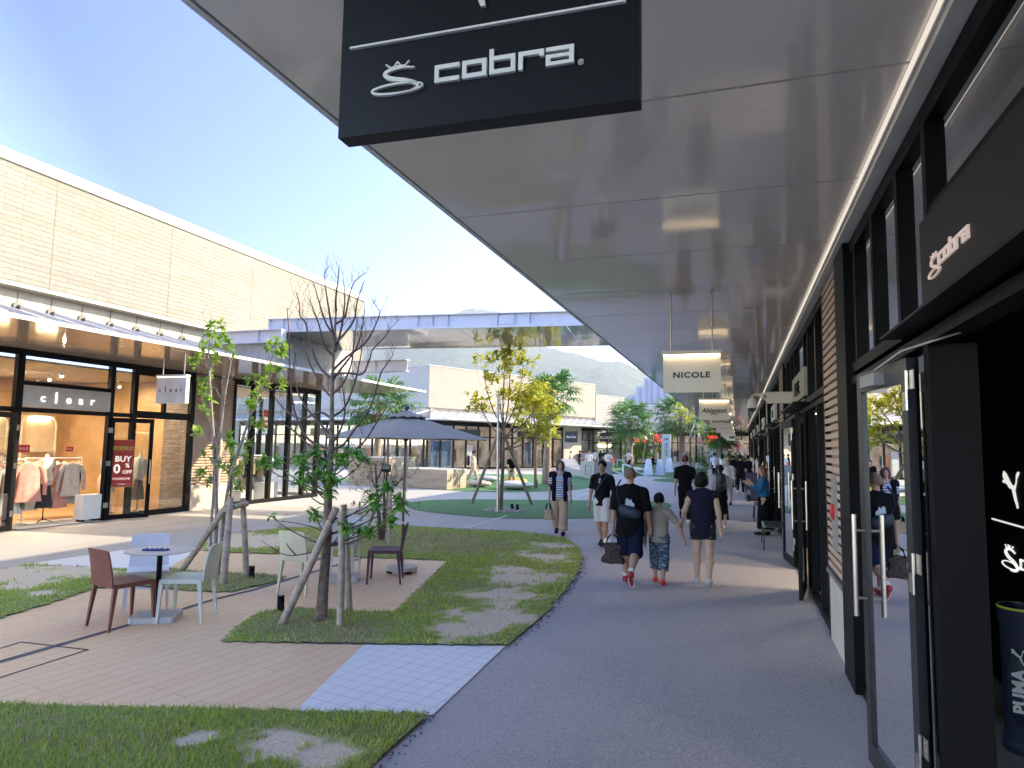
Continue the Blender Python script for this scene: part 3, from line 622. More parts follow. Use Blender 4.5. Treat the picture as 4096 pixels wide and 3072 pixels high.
# second skin of that sign, set back behind
def tx(s, size, **k):
    return lambda b, F: put_text(b, F(k.pop('u', 0) if 'u' in k else 0, k.pop('v', .2) if 'v' in k else .2), s, size, **k)
def pn(b, F): put_text(b, F(.0, .205), 'NICOLE', .093, ext=.003, bold=.0028, sx=1.18, spacing=1.12)
hanging_sign(8.03, 'cream sign with black wide capitals lit by a warm strip, largest of the cream signs', pn)
def pa(b, F):
    put_text(b, F(.0, .22), 'Abientot', .15, ext=.003, bold=.003, shear=.35); put_text(b, F(.0, .135), 'STOCK', .045, ext=.003, bold=.002, shear=.3)
    ribbon(b, [(-.12, 0), (0, .006), (.14, .004), (.2, .02)], [.002, .004, .004, .002], F(0, .172), .003)
hanging_sign(15.8, 'cream sign with black handwritten style lettering, second cream sign along the arcade', pa)
hanging_sign(21.7, 'cream sign with bold black capitals partly hidden below the handwritten one', lambda b, F: put_text(b, F(.03, .22), 'GUNZE', .165, ext=.003, bold=.004))
def pc(b, F): put_text(b, F(.04, .2), 'Champion', .1, ext=.003, bold=.001, shear=.3); b.lathe([(.02, -.002), (.035, -.002)], 12, (-.2, -.023, .2), False)
hanging_sign(28.3, 'cream sign with small slanted script, nearer of the two matching script signs', pc)
hanging_sign(36, 'cream sign with small slanted script, farther of the two matching script signs', pc)
hanging_sign(43, 'narrow black and white sign hanging beyond the script signs', lambda b, F: b.box(.0, -.03, .02, .32, -.022, .3))
hanging_sign(53, 'farthest pale sign hanging near the end of the arcade', None)
# dome camera
dc = thing('dome_camera', 'white dome security camera on a curved bracket under the canopy by the shopfronts', 'camera', (.62, 12.6, 2.95))
c0 = atY(1625, 880, 12.6); dc.location = (c0.x, 12.6, c0.z)
part('housing', P('camera_white', (.62, .58, .52), .4), dc, lambda b: b.lathe([(.02, .17), (.05, .16), (.075, .11), (.085, .02), (.09, 0), (.088, -.012)], 24), 40)
part('dome', P('smoked_dome', (.05, .05, .06), .08), dc, lambda b: b.lathe([(.07, -.013), (.066, -.04), (.045, -.07), (.02, -.082), (.001, -.085)], 24), 40)
part('bracket', P('camera_white', (1, 1, 1)), dc, lambda b: (b.tube([(0, 0, .16), (0, 0, .2), (.06, 0, .23), (.2, 0, .235), (.25, 0, .235)], .02, 10), b.tube([(.25, 0, .1), (.2, 0, .17), (.08, 0, .215)], .013, 8), b.box(.24, -.04, .07, XW-c0.x, .04, .27)), 40)
# ================================================================== LEFT-HAND SHOP BUILDING
XL = -14.5
lb = thing('shop_building', 'long pale brick shop building on the left above a glazed clothes shop', 'building', (XL, 12, 0))
def lp(name, mat, fn, smooth=None, parent=None): return part(name, mat, parent or lb, fn, smooth, True)
def f(b):
    b.box(XL-9, -12, 5.21, XL, 23.8, 7.76); 
wl = lp('wall', brick_m, f)
lp('coping', P('coping_metal', (.74, .71, .65), .5, var=.03), lambda b: b.box(XL-9, -12, 7.761, XL+.05, 23.86, 8.0))
for y in (10.61, 13.86, 17.09, 20.51, 7.2): part('movement_joint', P('joint_seal', (.22, .18, .14), .7), wl, lambda b: b.box(XL, y-.012, 5.21, XL+.004, y+.012, 7.755), None, True)
lp('wall_lip', P('lip_metal', (.42, .40, .38), .45, .3), lambda b: b.box(XL-.3, -12, 5.14, XL+.08, 23.86, 5.205))
lp('recessed_wall', P('recess_panel', (.50, .43, .35), .6), lambda b: b.box(XL-.6, -12, 3.906, XL-.28, 21.0, 5.139))
XE = -10.9
cn = lp('canopy', P('canopy_deck', (1, 1, 1)), lambda b: b.box(XL-.3, -12, 3.875, XE-.01, 22.3, 3.905))
def f(b):
    y = -11.5
    while y < 22.2: b.box(XL+.05, y, 3.85, XE-.02, min(y+1.44, 22.29), 3.874); y += 1.445
part('soffit', soffL_m, cn, f, None, True)
part('fascia', P('white_fascia', (1, 1, 1)), cn, lambda b: (b.box(XE-.009, -12, 3.845, XE+.02, 22.33, 3.915), b.box(XL+2.4, 22.301, 3.86, XE-.01, 22.33, 3.91)), None, True)
br_m = P('bracket_metal', (.16, .14, .12), .5); arm_m = P('arm_white', (.66, .66, .68), .4)
for k in range(-9, 15):
    y = 10.12+.76*k
    def f(b): b.lathe([(.001, 0), (.10, 0), (.10, .02), (.001, .02)], 14, (0, 0, 0)); b.box(-.02, -.012, -.1, .09, .012, .1)
    bb = MB(); M = Matrix.Translation((XL-.25, y, 4.78)) @ Matrix.Rotation(math.pi/2, 4, 'Y'); t_ = MB(); f(t_); bb.add([M @ Vector(v) for v in t_.v], t_.f); bb.box(XL-.27, y-.006, 4.86, XL-.262, y+.006, 5.13)
    br = bb.build('bracket', br_m, lb, 40, True)
    part('stay', arm_m, br, lambda b: b.bar((XL-.12, y, 4.74), (XE-.9, y, 3.95), .06, .08), None, True)
# storefront frames
def f(b):
    b.box(XL-.1, 3, 3.72, XL+.02, 14.99, 3.85)
    for y0, y1 in ((8.6, 8.7), (10.05, 10.2), (12.3, 12.42), (12.98, 13.1), (14.86, 15.0)): b.box(XL-.09, y0, 0.001, XL+.03, y1, 3.719)
    for y0, y1 in ((3, 8.6), (8.7, 10.05), (10.2, 12.3), (12.42, 12.98), (13.1, 14.86)): b.box(XL-.08, y0, 2.5, XL+.02, y1, 2.6 if y0 < 13 else 2.68)
    b.box(XL-.08, 10.2, 3.08, XL+.02, 12.3, 3.17); b.box(XL-.08, 13.93, 2.681, XL+.02, 14.02, 3.6); b.box(XL-.08, 13.1, 3.6, XL+.02, 14.86, 3.719)
    b.box(XL-.08, 3, .001, XL+.02, 8.6, .1); b.box(XL-.08, 12.42, .001, XL+.02, 12.98, .1); b.box(XL-.08, 13.1, .001, XL+.02, 14.86, .13)
lp('shopfront_frame', black_m, f)
def win(y0, y1, z0, z1, m=None): lp('shop_window', m or gl_l, lambda b: b.box(XL-.04, y0, z0, XL-.03, y1, z1))
for a in ((3, 8.6, .1, 2.5), (3, 8.6, 2.6, 3.72), (8.7, 10.05, .1, 2.5), (8.7, 10.05, 2.6, 3.72), (10.2, 12.3, 3.17, 3.72), (12.42, 12.98, .1, 2.5), (12.42, 12.98, 2.6, 3.72), (13.1, 14.86, .13, 2.5), (13.1, 13.93, 2.68, 3.6), (14.02, 14.86, 2.68, 3.6)): win(*a)
hs = lp('header_sign', P('header_white', (.56, .54, .50), .5), lambda b: b.box(XL-.0, 10.2, 2.61, XL+.05, 12.3, 3.075))
hs['label'] = 'white fascia board with raised white lower case letters over the open door'
def clear_text(b, M, k, gap):
    for i, (ch, s, dy) in enumerate((('c', 1, 0), ('l', 1.35, .22), ('e', 1, 0), ('a', 1, 0), ('r', 1, 0))): put_text(b, M @ Matrix.Translation(((i-2)*gap, dy*k, 0)), ch, k*1.25*s, ext=.012 if k > .2 else .002, bold=k*(.006 if k > .2 else .011))
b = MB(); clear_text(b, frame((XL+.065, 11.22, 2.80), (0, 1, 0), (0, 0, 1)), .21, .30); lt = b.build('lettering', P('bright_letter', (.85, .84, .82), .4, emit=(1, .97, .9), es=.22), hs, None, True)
# louvred bay, pipe
b = MB(); z = .76
while z < 3.8: b.box(XL-.03, 15.02, z, XL+.03, 16.5, z+.05); z += .08
b.box(XL-.06, 15.02, .7, XL-.031, 16.5, 3.84); b.build('louvre_panel', louv_m, lb, None, True)
lp('base_wall', P('base_pink', (.58, .47, .37), .8), lambda b: b.box(XL-.06, 15.01, 0, XL+.05, 16.52, .699))
lp('downpipe', P('pipe_metal', (.55, .50, .44), .4), lambda b: b.tube([(XL+.13, 15.95, 0), (XL+.13, 15.95, 3.85)], .055, 14), 40)
# second shop
mul2 = [(16.53, 16.64), (17.42, 17.54), (18.30, 18.42), (19.2, 19.32), (20.08, 20.2), (20.86, 21.02)]
def f(b):
    b.box(XL-.1, 16.53, 3.68, XL+.02, 21.02, 3.85)
    for y0, y1 in mul2: b.box(XL-.12, y0, .12, XL+.03, y1, 3.679)
    b.box(XL-.08, 16.53, .001, XL+.04, 21.02, .119); b.box(XL-4, 20.98, 3.68, XL-.101, 21.02, 3.85); b.box(XL-4, 20.98, .001, XL-.121, 21.02, .119)
    for x in (XL-1.3, XL-2.6, XL-4): b.box(x-.06, 20.96, .12, x+.06, 21.03, 3.679)
lp('shopfront_frame', black_m, f)
for i in range(5): win(mul2[i][1], mul2[i+1][0], .12, 3.68)
lp('shop_window', gl_l, lambda b: b.box(XL-4, 21.0, .12, XL-.12, 21.01, 3.68))
# interiors
wood_m = P('wood_panelling', (.46, .29, .14), .45, var=.22, scale=1.5)
def f(b): b.box(XL-4.9, 3, .0, XL-4.8, 16.4, 3.6); b.box(XL-4.8, 3, .0, XL-.1, 3.1, 3.6); None
lp('interior_wall', wood_m, f)
lp('interior_wall', brickmat('interior_brick', (.20, .15, .12), (.34, .30, .26), (.10, .09, .08), .22, .07, 'X'), lambda b: b.box(XL-1.0, 14.95, 0, XL-.101, 15.0, 3.6))
lp('interior_wall', wood_m, lambda b: b.box(XL-4.8, 14.95, 0, XL-1.001, 15.0, 3.6))
lp('interior_wall', P('grey_interior', (.30, .28, .26), .7), lambda b: (b.box(XL-6.1, 16.41, .0, XL-6, 21, 3.6), b.box(XL-6, 16.45, 0, XL-.1, 16.5, 3.6)))
lp('interior_floor', P('parquet', (.42, .26, .13), .4, var=.15), lambda b: b.box(XL-6, 3, -.03, XL-.08, 15, .012))
lp('interior_floor', P('pale_floor', (.50, .46, .40), .4), lambda b: b.box(XL-6, 15.01, -.03, XL-.08, 21, .011))
lp('interior_ceiling', P('shop_ceiling_pale', (.5, .42, .32), .8), lambda b: b.box(XL-6, 3, 3.62, XL-.11, 21, 3.66))
lp('doormat', P('doormat', (.50, .50, .50), .9), lambda b: b.box(XL-.9, 10.3, .013, XL+.12, 12.2, .022))
# alcoves with lit shelves on the back wall
nl = P('alcove_lining', (.62, .50, .34), .6)
def alcove(y0, y1, z0, z1):
    a = lp('alcove', nl, lambda b: b.box(XL-4.79, y0, z0, XL-4.77, y1, z1))
    def f(b):
        pts = []; r = .28
        for (cy, cz, a0) in ((y1-r, z1-r, 0), (y0+r, z1-r, 90), (y0+r, z0+r, 180), (y1-r, z0+r, 270)):
            for k in range(6): an = R_(a0+18*k); pts.append(Vector((XL-4.72, cy+r*math.cos(an), cz+r*math.sin(an))))
        b.tube(pts+[pts[0]], .035, 6)
    part('alcove_rim', P('rim_white', (.66, .60, .5), .5), a, f, 60, True)
    part('shelf', P('glass_shelf', (.5, .5, .45), .2), a, lambda b: b.box(XL-4.76, y0+.1, 1.55, XL-4.45, y1-.1, 1.57), None, True)
    part('shelf_light', emis('shelf_light', (1, .8, .45), 8), a, lambda b: b.box(XL-4.76, y0+.2, z1-.12, XL-4.72, y1-.2, z1-.09), None, True)
alcove(10.6, 13.2, .5, 2.55); alcove(13.6, 14.6, .5, 2.6); alcove(7.4, 9.6, .5, 2.55)
for i in range(14):
    x, y = XL-.8-1.3*(i % 3), 5.5+i*.68; 
    lt = thing('spot_lamp', 'small white track spot lamp under the ceiling of the left-hand clothes shop', 'lamp', (x, y, 3.42), 0, 'spot lamps in the left-hand clothes shop')
    part('housing', white_pm, lt, lambda b: (b.tube([(0, 0, .2), (0, 0, .1)], .008, 6), b.tube([(0, 0, .1), (.05, 0, 0)], .04, 10)), 40); part('lens', lm, lt, lambda b: b.tube([(.051, 0, -.003), (.053, 0, -.006)], .034, 10))
for (x, y, e) in ((XL-1.2, 8, 28), (XL-1.5, 11.2, 34), (XL-1.2, 13.8, 26), (XL-3.6, 11.5, 28), (XL-1.6, 17.8, 40), (XL-1.6, 19.8, 40)):
    L = bpy.data.lights.new('shop_lamp', 'AREA'); L.energy = e*.75; L.size = .8; L.color = (1, .80, .56) if y < 15 else (1, .9, .8);  lo = bpy.data.objects.new('shop_lamp', L); COL.objects.link(lo); lo.location = (x, y, 3.5)
# open door leaves of the left shop
def ldoor(hy, ex, ey, label):
    a = Vector((XL+.04, hy, 0)); e = Vector((ex, ey, 0)); d = e-a; L = d.length; d.normalize(); nr = Vector((d.y if d.y > 0 else -d.y, -d.x if d.y > 0 else d.x, 0))
    M = Matrix(((d.x, nr.x, 0, a.x), (d.y, nr.y, 0, a.y), (0, 0, 1, 0), (0, 0, 0, 1))); T = .022; s = .09
    dr = lp('door', black_m, lambda b: (b.box(0, -T, .02, s, T, 2.47, M), b.box(L-s, -T, .02, L, T, 2.47, M), b.box(s, -T, .02, L-s, T, .13, M), b.box(s, -T, 2.36, L-s, T, 2.47, M))); dr['label'] = label
    part('door_glass', gl_l, dr, lambda b: b.box(s, -.005, .13, L-s, .005, 2.36, M), None, True)
    part('handle', steel_m, dr, lambda b: (b.tube([M @ Vector((L-.05, .08, .85)), M @ Vector((L-.05, .08, 1.45))], .015, 10), b.tube([M @ Vector((L-.05, .02, .95)), M @ Vector((L-.05, .08, .95))], .008, 6), b.tube([M @ Vector((L-.05, .02, 1.35)), M @ Vector((L-.05, .08, 1.35))], .008, 6)), 40, True)
    for z in (.3, 1.3, 2.1): part('hinge', steel_m, dr, lambda b: b.box(-.05, T, z, .05, T+.006, z+.12, M), None, True)
    return M, L
M, L = ldoor(12.36, -14.02, 13.22, 'open glazed door leaf with a red sale poster behind its glass')
ldoor(10.12, -14.0, 9.3, 'open glazed door leaf at the left edge of the doorway')
pm = P('poster_red', (.62, .07, .05), .5); 
ps = thing('sale_poster', 'tall red sale poster with white percentage letters behind the open left-hand door', 'poster', (XL+.25, 12.7, 1.2)); 
ps.matrix_world = Matrix.Identity(4); ps.location = M @ Vector((.33, -.012, 1.35)); ps.rotation_euler = (math.pi/2, 0, math.atan2(M.col[0].y, M.col[0].x))
part('sheet', pm, ps, lambda b: b.box(-.24, -.56, -.003, .22, .58, 0))
part('border', P('poster_gold', (.6, .5, .2), .5), ps, lambda b: (b.box(-.24, .581, -.003, .22, .59, .001), b.box(-.24, -.57, -.003, .22, -.561, .001)))
b = MB(); I = Matrix.Translation((0, 0, .002))
put_text(b, I @ Matrix.Translation((0, .12, 0)), 'BUY', .19, ext=.001, bold=.003); put_text(b, I @ Matrix.Translation((-.13, -.12, 0)), '0', .30, ext=.001, bold=.006); put_text(b, I @ Matrix.Translation((.1, -.04, 0)), '%', .14, ext=.001, bold=.002); put_text(b, I @ Matrix.Translation((.1, -.2, 0)), 'OFF', .12, ext=.001, bold=.002)
put_text(b, I @ Matrix.Translation((-.02, -.36, 0)), '店内全品対象', .065, ext=.001); put_text(b, I @ Matrix.Translation((0, -.49, 0)), 'c l e a r', .06, ext=.001)
b.build('lettering', P('poster_white', (.8, .78, .7), .5, emit=(1, .95, .85), es=.15), ps)
b = MB(); put_text(b, I @ Matrix.Translation((0, .38, 0)), '期間限定!', .115, ext=.001, bold=.002); b.build('lettering', P('poster_yellow', (.75, .62, .1), .5), ps)
# hanging sign of the left shop
def pcl(b, F): clear_text(b, F(0, .27), .115, .145)
hs2 = hanging_sign(11.1, 'white square sign with thin black lower case letters under the left-hand canopy', pcl, P('header_white', (1, 1, 1)), -11.72, .79, 2.72, .56, 3.85, R_(0), True, .1, 'hanging sign left')
del hs2['group']
s3 = thing('sale_banner', 'small red banner with white letters hanging in the second left-hand shop window', 'banner', (XL-.5, 18.75, 2.4))
part('sheet', pm, s3, lambda b: b.box(0, -.22, 0, .01, .22, .62)); b = MB(); put_text(b, frame((.012, 0, .32), (0, 1, 0), (0, 0, 1)), 'SALE', .16, ext=.002, bold=.004); put_text(b, frame((.012, 0, .15), (0, 1, 0), (0, 0, 1)), 'MAX', .1, ext=.002); b.build('lettering', P('poster_white', (1, 1, 1)), s3)

# ================================================================== CLOTHES SHOP FITTINGS
cols = [('cloth_pink', (.62, .30, .24)), ('cloth_cream', (.60, .52, .42)), ('cloth_green', (.05, .16, .07)), ('cloth_white', (.66, .64, .60)), ('cloth_black', (.03, .03, .035)), ('cloth_mustard', (.50, .36, .10)), ('cloth_grey', (.30, .30, .31)), ('cloth_taupe', (.34, .26, .2))]
CM = {n_: P(n_, c_, .85, var=.15, scale=8, bmp=.3, bs=40) for n_, c_ in cols}
def garment_mesh(kind, seed):
    rr = random.Random(seed); b = MB()
    W = {'top': .19, 'dress': .19, 'skirt': .16}[kind]; Hh = {'top': .62, 'dress': 1.02, 'skirt': .7}[kind]; wav = rr.uniform(.012, .022); nf = rr.randint(6, 9)
    prof = [(0, .06), (.03, .9), (.1, 1.0), (.25, .88), (.45, .9), (.75, 1.0), (1, 1.12 if kind != 'dress' else 1.35)] if kind != 'skirt' else [(0, .8), (.05, .82), (.3, 1.0), (.7, 1.3), (1, 1.55)]
    n = 28; vs = []
    for t, w_ in prof:
        for k in range(n):
            a = 2*math.pi*k/n; wv = 1+wav*8*t*math.cos(nf*a+seed); vs.append((W*w_*math.cos(a)*wv*.95, .055*(.5+.6*t)*math.sin(a)*wv, -Hh*t))
    m = len(prof); b.add(vs, [(i*n+(k+1) % n, i*n+k, (i+1)*n+k, (i+1)*n+(k+1) % n) for i in range(m-1) for k in range(n)])
    if kind != 'skirt':
        for s in (-1, 1): b.tube([(s*W*.8, 0, -.04), (s*W*1.15, 0, -.14), (s*W*1.38, .01, -.34), (s*W*1.42, .02, -.52)], [.04, .045, .036, .03], 10)
    return b
hang_m = P('hanger_wood', (.45, .33, .2), .5); GARM = {}
def garment(kind, cm, loc, rz, label, grp):
    key = (kind, cm)
    if key not in GARM:
        t = thing('garment', label, 'garment', loc, rz, grp); garment_mesh(kind, hash(key) % 97).build('cloth', CM[cm], t, 60)
        part('hanger', hang_m, t, lambda b: (b.tube([(-.18, 0, -.03), (0, 0, .01), (.18, 0, -.03)], .008, 6), b.tube([(0, 0, .01), (0, 0, .06), (.015, 0, .08), (0, 0, .095)], .003, 5)), 60); GARM[key] = t; return t
    t = copy_tree(GARM[key], None, loc, rz, label); t['group'] = grp; return t
def rack(x, y, L, rz, cmats, n, seed, kinds=('top', 'dress'), place='on the rack'):
    r = thing('clothes_rack', 'white tubular clothes rack '+place, 'clothes rack', (x, y, .012), rz)
    part('rail', white_pm, r, lambda b: b.tube([(-L/2, 0, 1.45), (L/2, 0, 1.45)], .014, 8), 60)
    for s in (-1, 1): part('leg', white_pm, r, lambda b: (b.tube([(s*L/2, 0, 1.45), (s*L/2, 0, .03)], .014, 8), b.tube([(s*L/2, -.22, .02), (s*L/2, .22, .02)], .014, 8)), 60)
    rr = random.Random(seed); ca, sa = math.cos(rz), math.sin(rz)
    for i in range(n):
        u = -L/2+.08+(L-.16)*i/max(1, n-1); cm = cmats[(i+seed) % len(cmats)]; k = rr.choice(kinds)
        garment(k, cm, (x+ca*u, y+sa*u, 1.38), rz+math.pi/2+rr.uniform(-.3, .3), cm[6:]+' '+{'top': 'top', 'dress': 'dress', 'skirt': 'skirt'}[k]+' hanging on the rack '+place, 'clothes hanging on the rack '+place)
rack(XL-.85, 10.45, 1.0, R_(80), ['cloth_pink', 'cloth_white', 'cloth_green', 'cloth_cream'], 7, 1, place='just inside the left edge of the open door')
rack(XL-1.4, 12.1, 1.2, R_(70), ['cloth_cream', 'cloth_taupe', 'cloth_pink', 'cloth_white'], 8, 3, place='behind the dark skirted mannequin')
rack(XL-2.6, 10.9, 1.6, R_(90), ['cloth_black', 'cloth_cream', 'cloth_green'], 9, 2, place='deep inside the shop under the alcoves')
rack(XL-1.2, 8.3, 1.5, R_(88), ['cloth_grey', 'cloth_cream', 'cloth_pink'], 8, 4, place='behind the far left window')
rack(XL-1.0, 17.2, 1.3, R_(80), ['cloth_pink', 'cloth_grey', 'cloth_white'], 7, 5, place='in the first pane of the second shop')
rack(XL-1.0, 18.6, 1.3, R_(84), ['cloth_mustard', 'cloth_grey', 'cloth_black'], 9, 6, place='in the middle pane of the second shop')
rack(XL-1.6, 19.9, 1.0, R_(84), ['cloth_white', 'cloth_grey'], 6, 7, place='in the last pane of the second shop')
# hero garments facing out
g1 = garment('top', 'cloth_pink', (XL-.35, 10.75, 1.38), R_(75), 'pink V-neck top hanging at the front of the doorway rack', 'garments facing the left doorway')
g2 = garment('top', 'cloth_cream', (XL-.6, 11.95, 1.36), R_(85), 'cream patterned blouse hanging at the right of the doorway', 'garments facing the left doorway')
g1.scale = (1.25, 1.25, 1.35); g2.scale = (1.2, 1.2, 1.25)
for k_, (y_, z_, cm_, kd_) in enumerate(((10.5, 1.3, 'cloth_white', 'dress'), (10.62, 1.1, 'cloth_green', 'skirt'), (10.95, 1.34, 'cloth_cream', 'dress'), (11.75, 1.34, 'cloth_pink', 'dress'), (12.1, 1.1, 'cloth_grey', 'skirt'), (12.15, 1.34, 'cloth_black', 'top'))): garment(kd_, cm_, (XL-.55-.05*k_, y_, z_), R_(80+6*k_), ('white', 'green', 'cream', 'pink', 'grey', 'black')[k_]+' '+kd_+' hanging low at the front of the left doorway', 'garments facing the left doorway')
def mannequin(x, y, top, bot, label, kind='skirt'):
    t = thing('mannequin', label, 'mannequin', (x, y, .012), R_(-70))
    part('stand', black_m, t, lambda b: (b.tube([(0, 0, .05), (0, 0, .8)], .012, 8), [b.tube([(0, 0, .1), (.22*math.cos(a), .22*math.sin(a), .0)], .009, 6) for a in (0, 2.1, 4.2)]), 60)
    part('torso', P('mannequin_cloth', (.62, .58, .5), .7), t, lambda b: b.lathe([(.10, .8), (.16, .92), (.12, 1.12), (.17, 1.3), (.17, 1.4), (.06, 1.47), (.045, 1.56), (.02, 1.58)], 20, (0, 0, 0), True, 1, .65), 60)
    g = garment_mesh('top', 5); o = g.build('top', top, t, 60); o.location = (0, 0, 1.48); o.scale = (.82, 2.1, .85)
    g = garment_mesh(kind, 8); o = g.build('skirt', bot, t, 60); o.location = (0, 0, 1.05); o.scale = (1, 2.2, 1.0)
    return t
mannequin(XL-.65, 11.35, CM['cloth_cream'], CM['cloth_black'], 'mannequin in cream blouse and long black skirt in the open doorway')
mannequin(XL-.7, 13.95, CM['cloth_white'], P('brown_skirt', (.14, .09, .08), .8), 'mannequin in white ruffled top and brown flared skirt in the window')
mannequin(XL-1.2, 13.4, CM['cloth_grey'], CM['cloth_cream'], 'mannequin in grey top and pale pleated skirt behind the window glass', 'dress')
hb = thing('air_purifier', 'white box shaped air purifier standing in the left shop doorway', 'appliance', (XL-.05, 11.98, .02), R_(0))
part('case', white_pm, hb, lambda b: b.box(-.13, -.24, .05, .13, .24, .62)); [part('foot', black_m, hb, lambda b: b.box(-.1, y-.03, 0, .1, y+.03, .049)) for y in (-.17, .17)]
for (x, y, z, w_) in ((XL-.6, 10.75, 1.62, .28), (XL-.8, 12.0, 1.64, .18), (XL-3.9, 11.2, 2.2, .4), (XL-4.2, 12.1, 1.7, .4)):
    t = thing('price_card', {10.75: 'red price card in a white frame above the pink tops', 12.0: 'small red price card above the cream blouses', 11.2: 'red sale card high on the back wall', 12.1: 'large red sale card on the back shelves'}[y], 'price card', (x, y, z), R_(0))
    part('card', red_m, t, lambda b: b.box(0, -w_/2, 0, .008, w_/2, w_*.62)); b = MB(); put_text(b, frame((.009, 0, w_*.31), (0, 1, 0), (0, 0, 1)), 'SALE', w_*.34, ext=.001); b.build('lettering', txt_w, t)
    part('stem', steel_m, t, lambda b: b.tube([(0.004, 0, 0), (.004, 0, -.16)], .005, 6))
for y in (17.7, 18.9):
    t = thing('display_plinth', 'white display plinth '+('nearer the louvres' if y < 18 else 'under the mustard garments')+' in the second shop', 'plinth', (XL-.55, y, .012)); part('block', white_pm, t, lambda b: b.box(-.25, -.3, 0, .25, .3, .55 if y > 18 else .35)); part('top', P('plinth_top', (.5, .46, .4), .5), t, lambda b: b.box(-.26, -.31, .551 if y > 18 else .351, .26, .31, .58 if y > 18 else .38))
# ================================================================== OVERHEAD LINK CANOPY
zb = 5.0
wk = thing('walkway_canopy', 'pale grey steel overhead canopy crossing the plaza from the left building', 'canopy', (-8, 17, zb))
N0 = G(560, 718, zb); N1 = G(1330, 701, zb); F0 = G(700, 761, zb); F1 = G(1400, 745, zb)
dx = (N1-N0).normalized(); px_ = Vector((-dx.y, dx.x, 0)); Wd = 3.25
Mw = Matrix(((dx.x, px_.x, 0, N0.x), (dx.y, px_.y, 0, N0.y), (0, 0, 1, zb), (0, 0, 0, 1))); LW = (N1-N0).length+4
steelg = P('steel_pale_paint', (.70, .68, .70), .4, var=.04)
def ibeam(b, M, x0, x1, y, z0, z1, w_=.22, t=.02):
    b.box(x0, y-w_/2, z0, x1, y+w_/2, z0+t, M); b.box(x0, y-w_/2, z1-t, x1, y+w_/2, z1, M); b.box(x0, y-.008, z0+t, x1, y+.008, z1-t, M)
x0 = 1.0
part('beam', steelg, wk, lambda b: ibeam(b, Mw, .3, LW, (.05), .03, .37), None, True)
part('beam', steelg, wk, lambda b: ibeam(b, Mw, .3, LW, Wd-.1, .03, .37), None, True)
x = .3; k = 0
while x < LW:
    part('stiffener', steelg, wk, lambda b: b.box(x, -.05, .05, x+.012, .04, .35, Mw), None, True); x += (.42, .42, 1.35)[k % 3]; k += 1
def f(b):
    b.box(6.9, -.012, .07, 7.35, .04, .31, Mw)
    for i in range(4):
        for j in range(2): b.ball(Mw @ Vector((6.96+.1*i+(.03 if i > 1 else 0), -.014, .13+.11*j)), .016, 6, 4)
part('splice_plate', steelg, wk, f, None, True)
def f(b):
    x = .0
    while x < LW: b.box(x, -.12, -.03, x+1.435, Wd, .0, Mw); x += 1.45
part('soffit', soffit_mat('soffit_metal_link', (.48, .45, .40), .06), wk, f, None, True)
part('edge_trim', white_pm, wk, lambda b: (b.box(0, -.16, -.035, LW, -.125, .03, Mw), b.box(0, Wd+.002, -.035, LW, Wd+.04, .05, Mw), b.box(-.04, -.16, -.035, -.002, Wd, .05, Mw)), None, True)
part('support_wall', P('white_box_wall', (.60, .58, .55), .6), wk, lambda b: b.box(-14.2, 15.2, 3.97, -12.15, 19.3, 4.96), None, True)
part('bracket_beam', steelg, wk, lambda b: (ibeam(b, Matrix.Identity(4), -14.4, -11.6, 15.0, 4.62, 4.98, .26), b.box(-12.4, 14.9, 4.64, -12.38, 15.1, 4.96), b.box(-11.62, 14.9, 4.64, -11.6, 15.1, 4.96)), None, True)
part('bracket_beam', steelg, wk, lambda b: (ibeam(b, Matrix.Identity(4), -14.4, -10.4, 19.9, 4.35, 4.75, .26), b.box(-11.6, 19.8, 4.37, -11.58, 20.0, 4.73)), None, True)
for k in range(5):
    part('purlin_clip', black_m, wk, lambda b: b.box(1.5+k*1.7, -.1, .001, 1.85+k*1.7, -.02, .028, Mw), None, True)
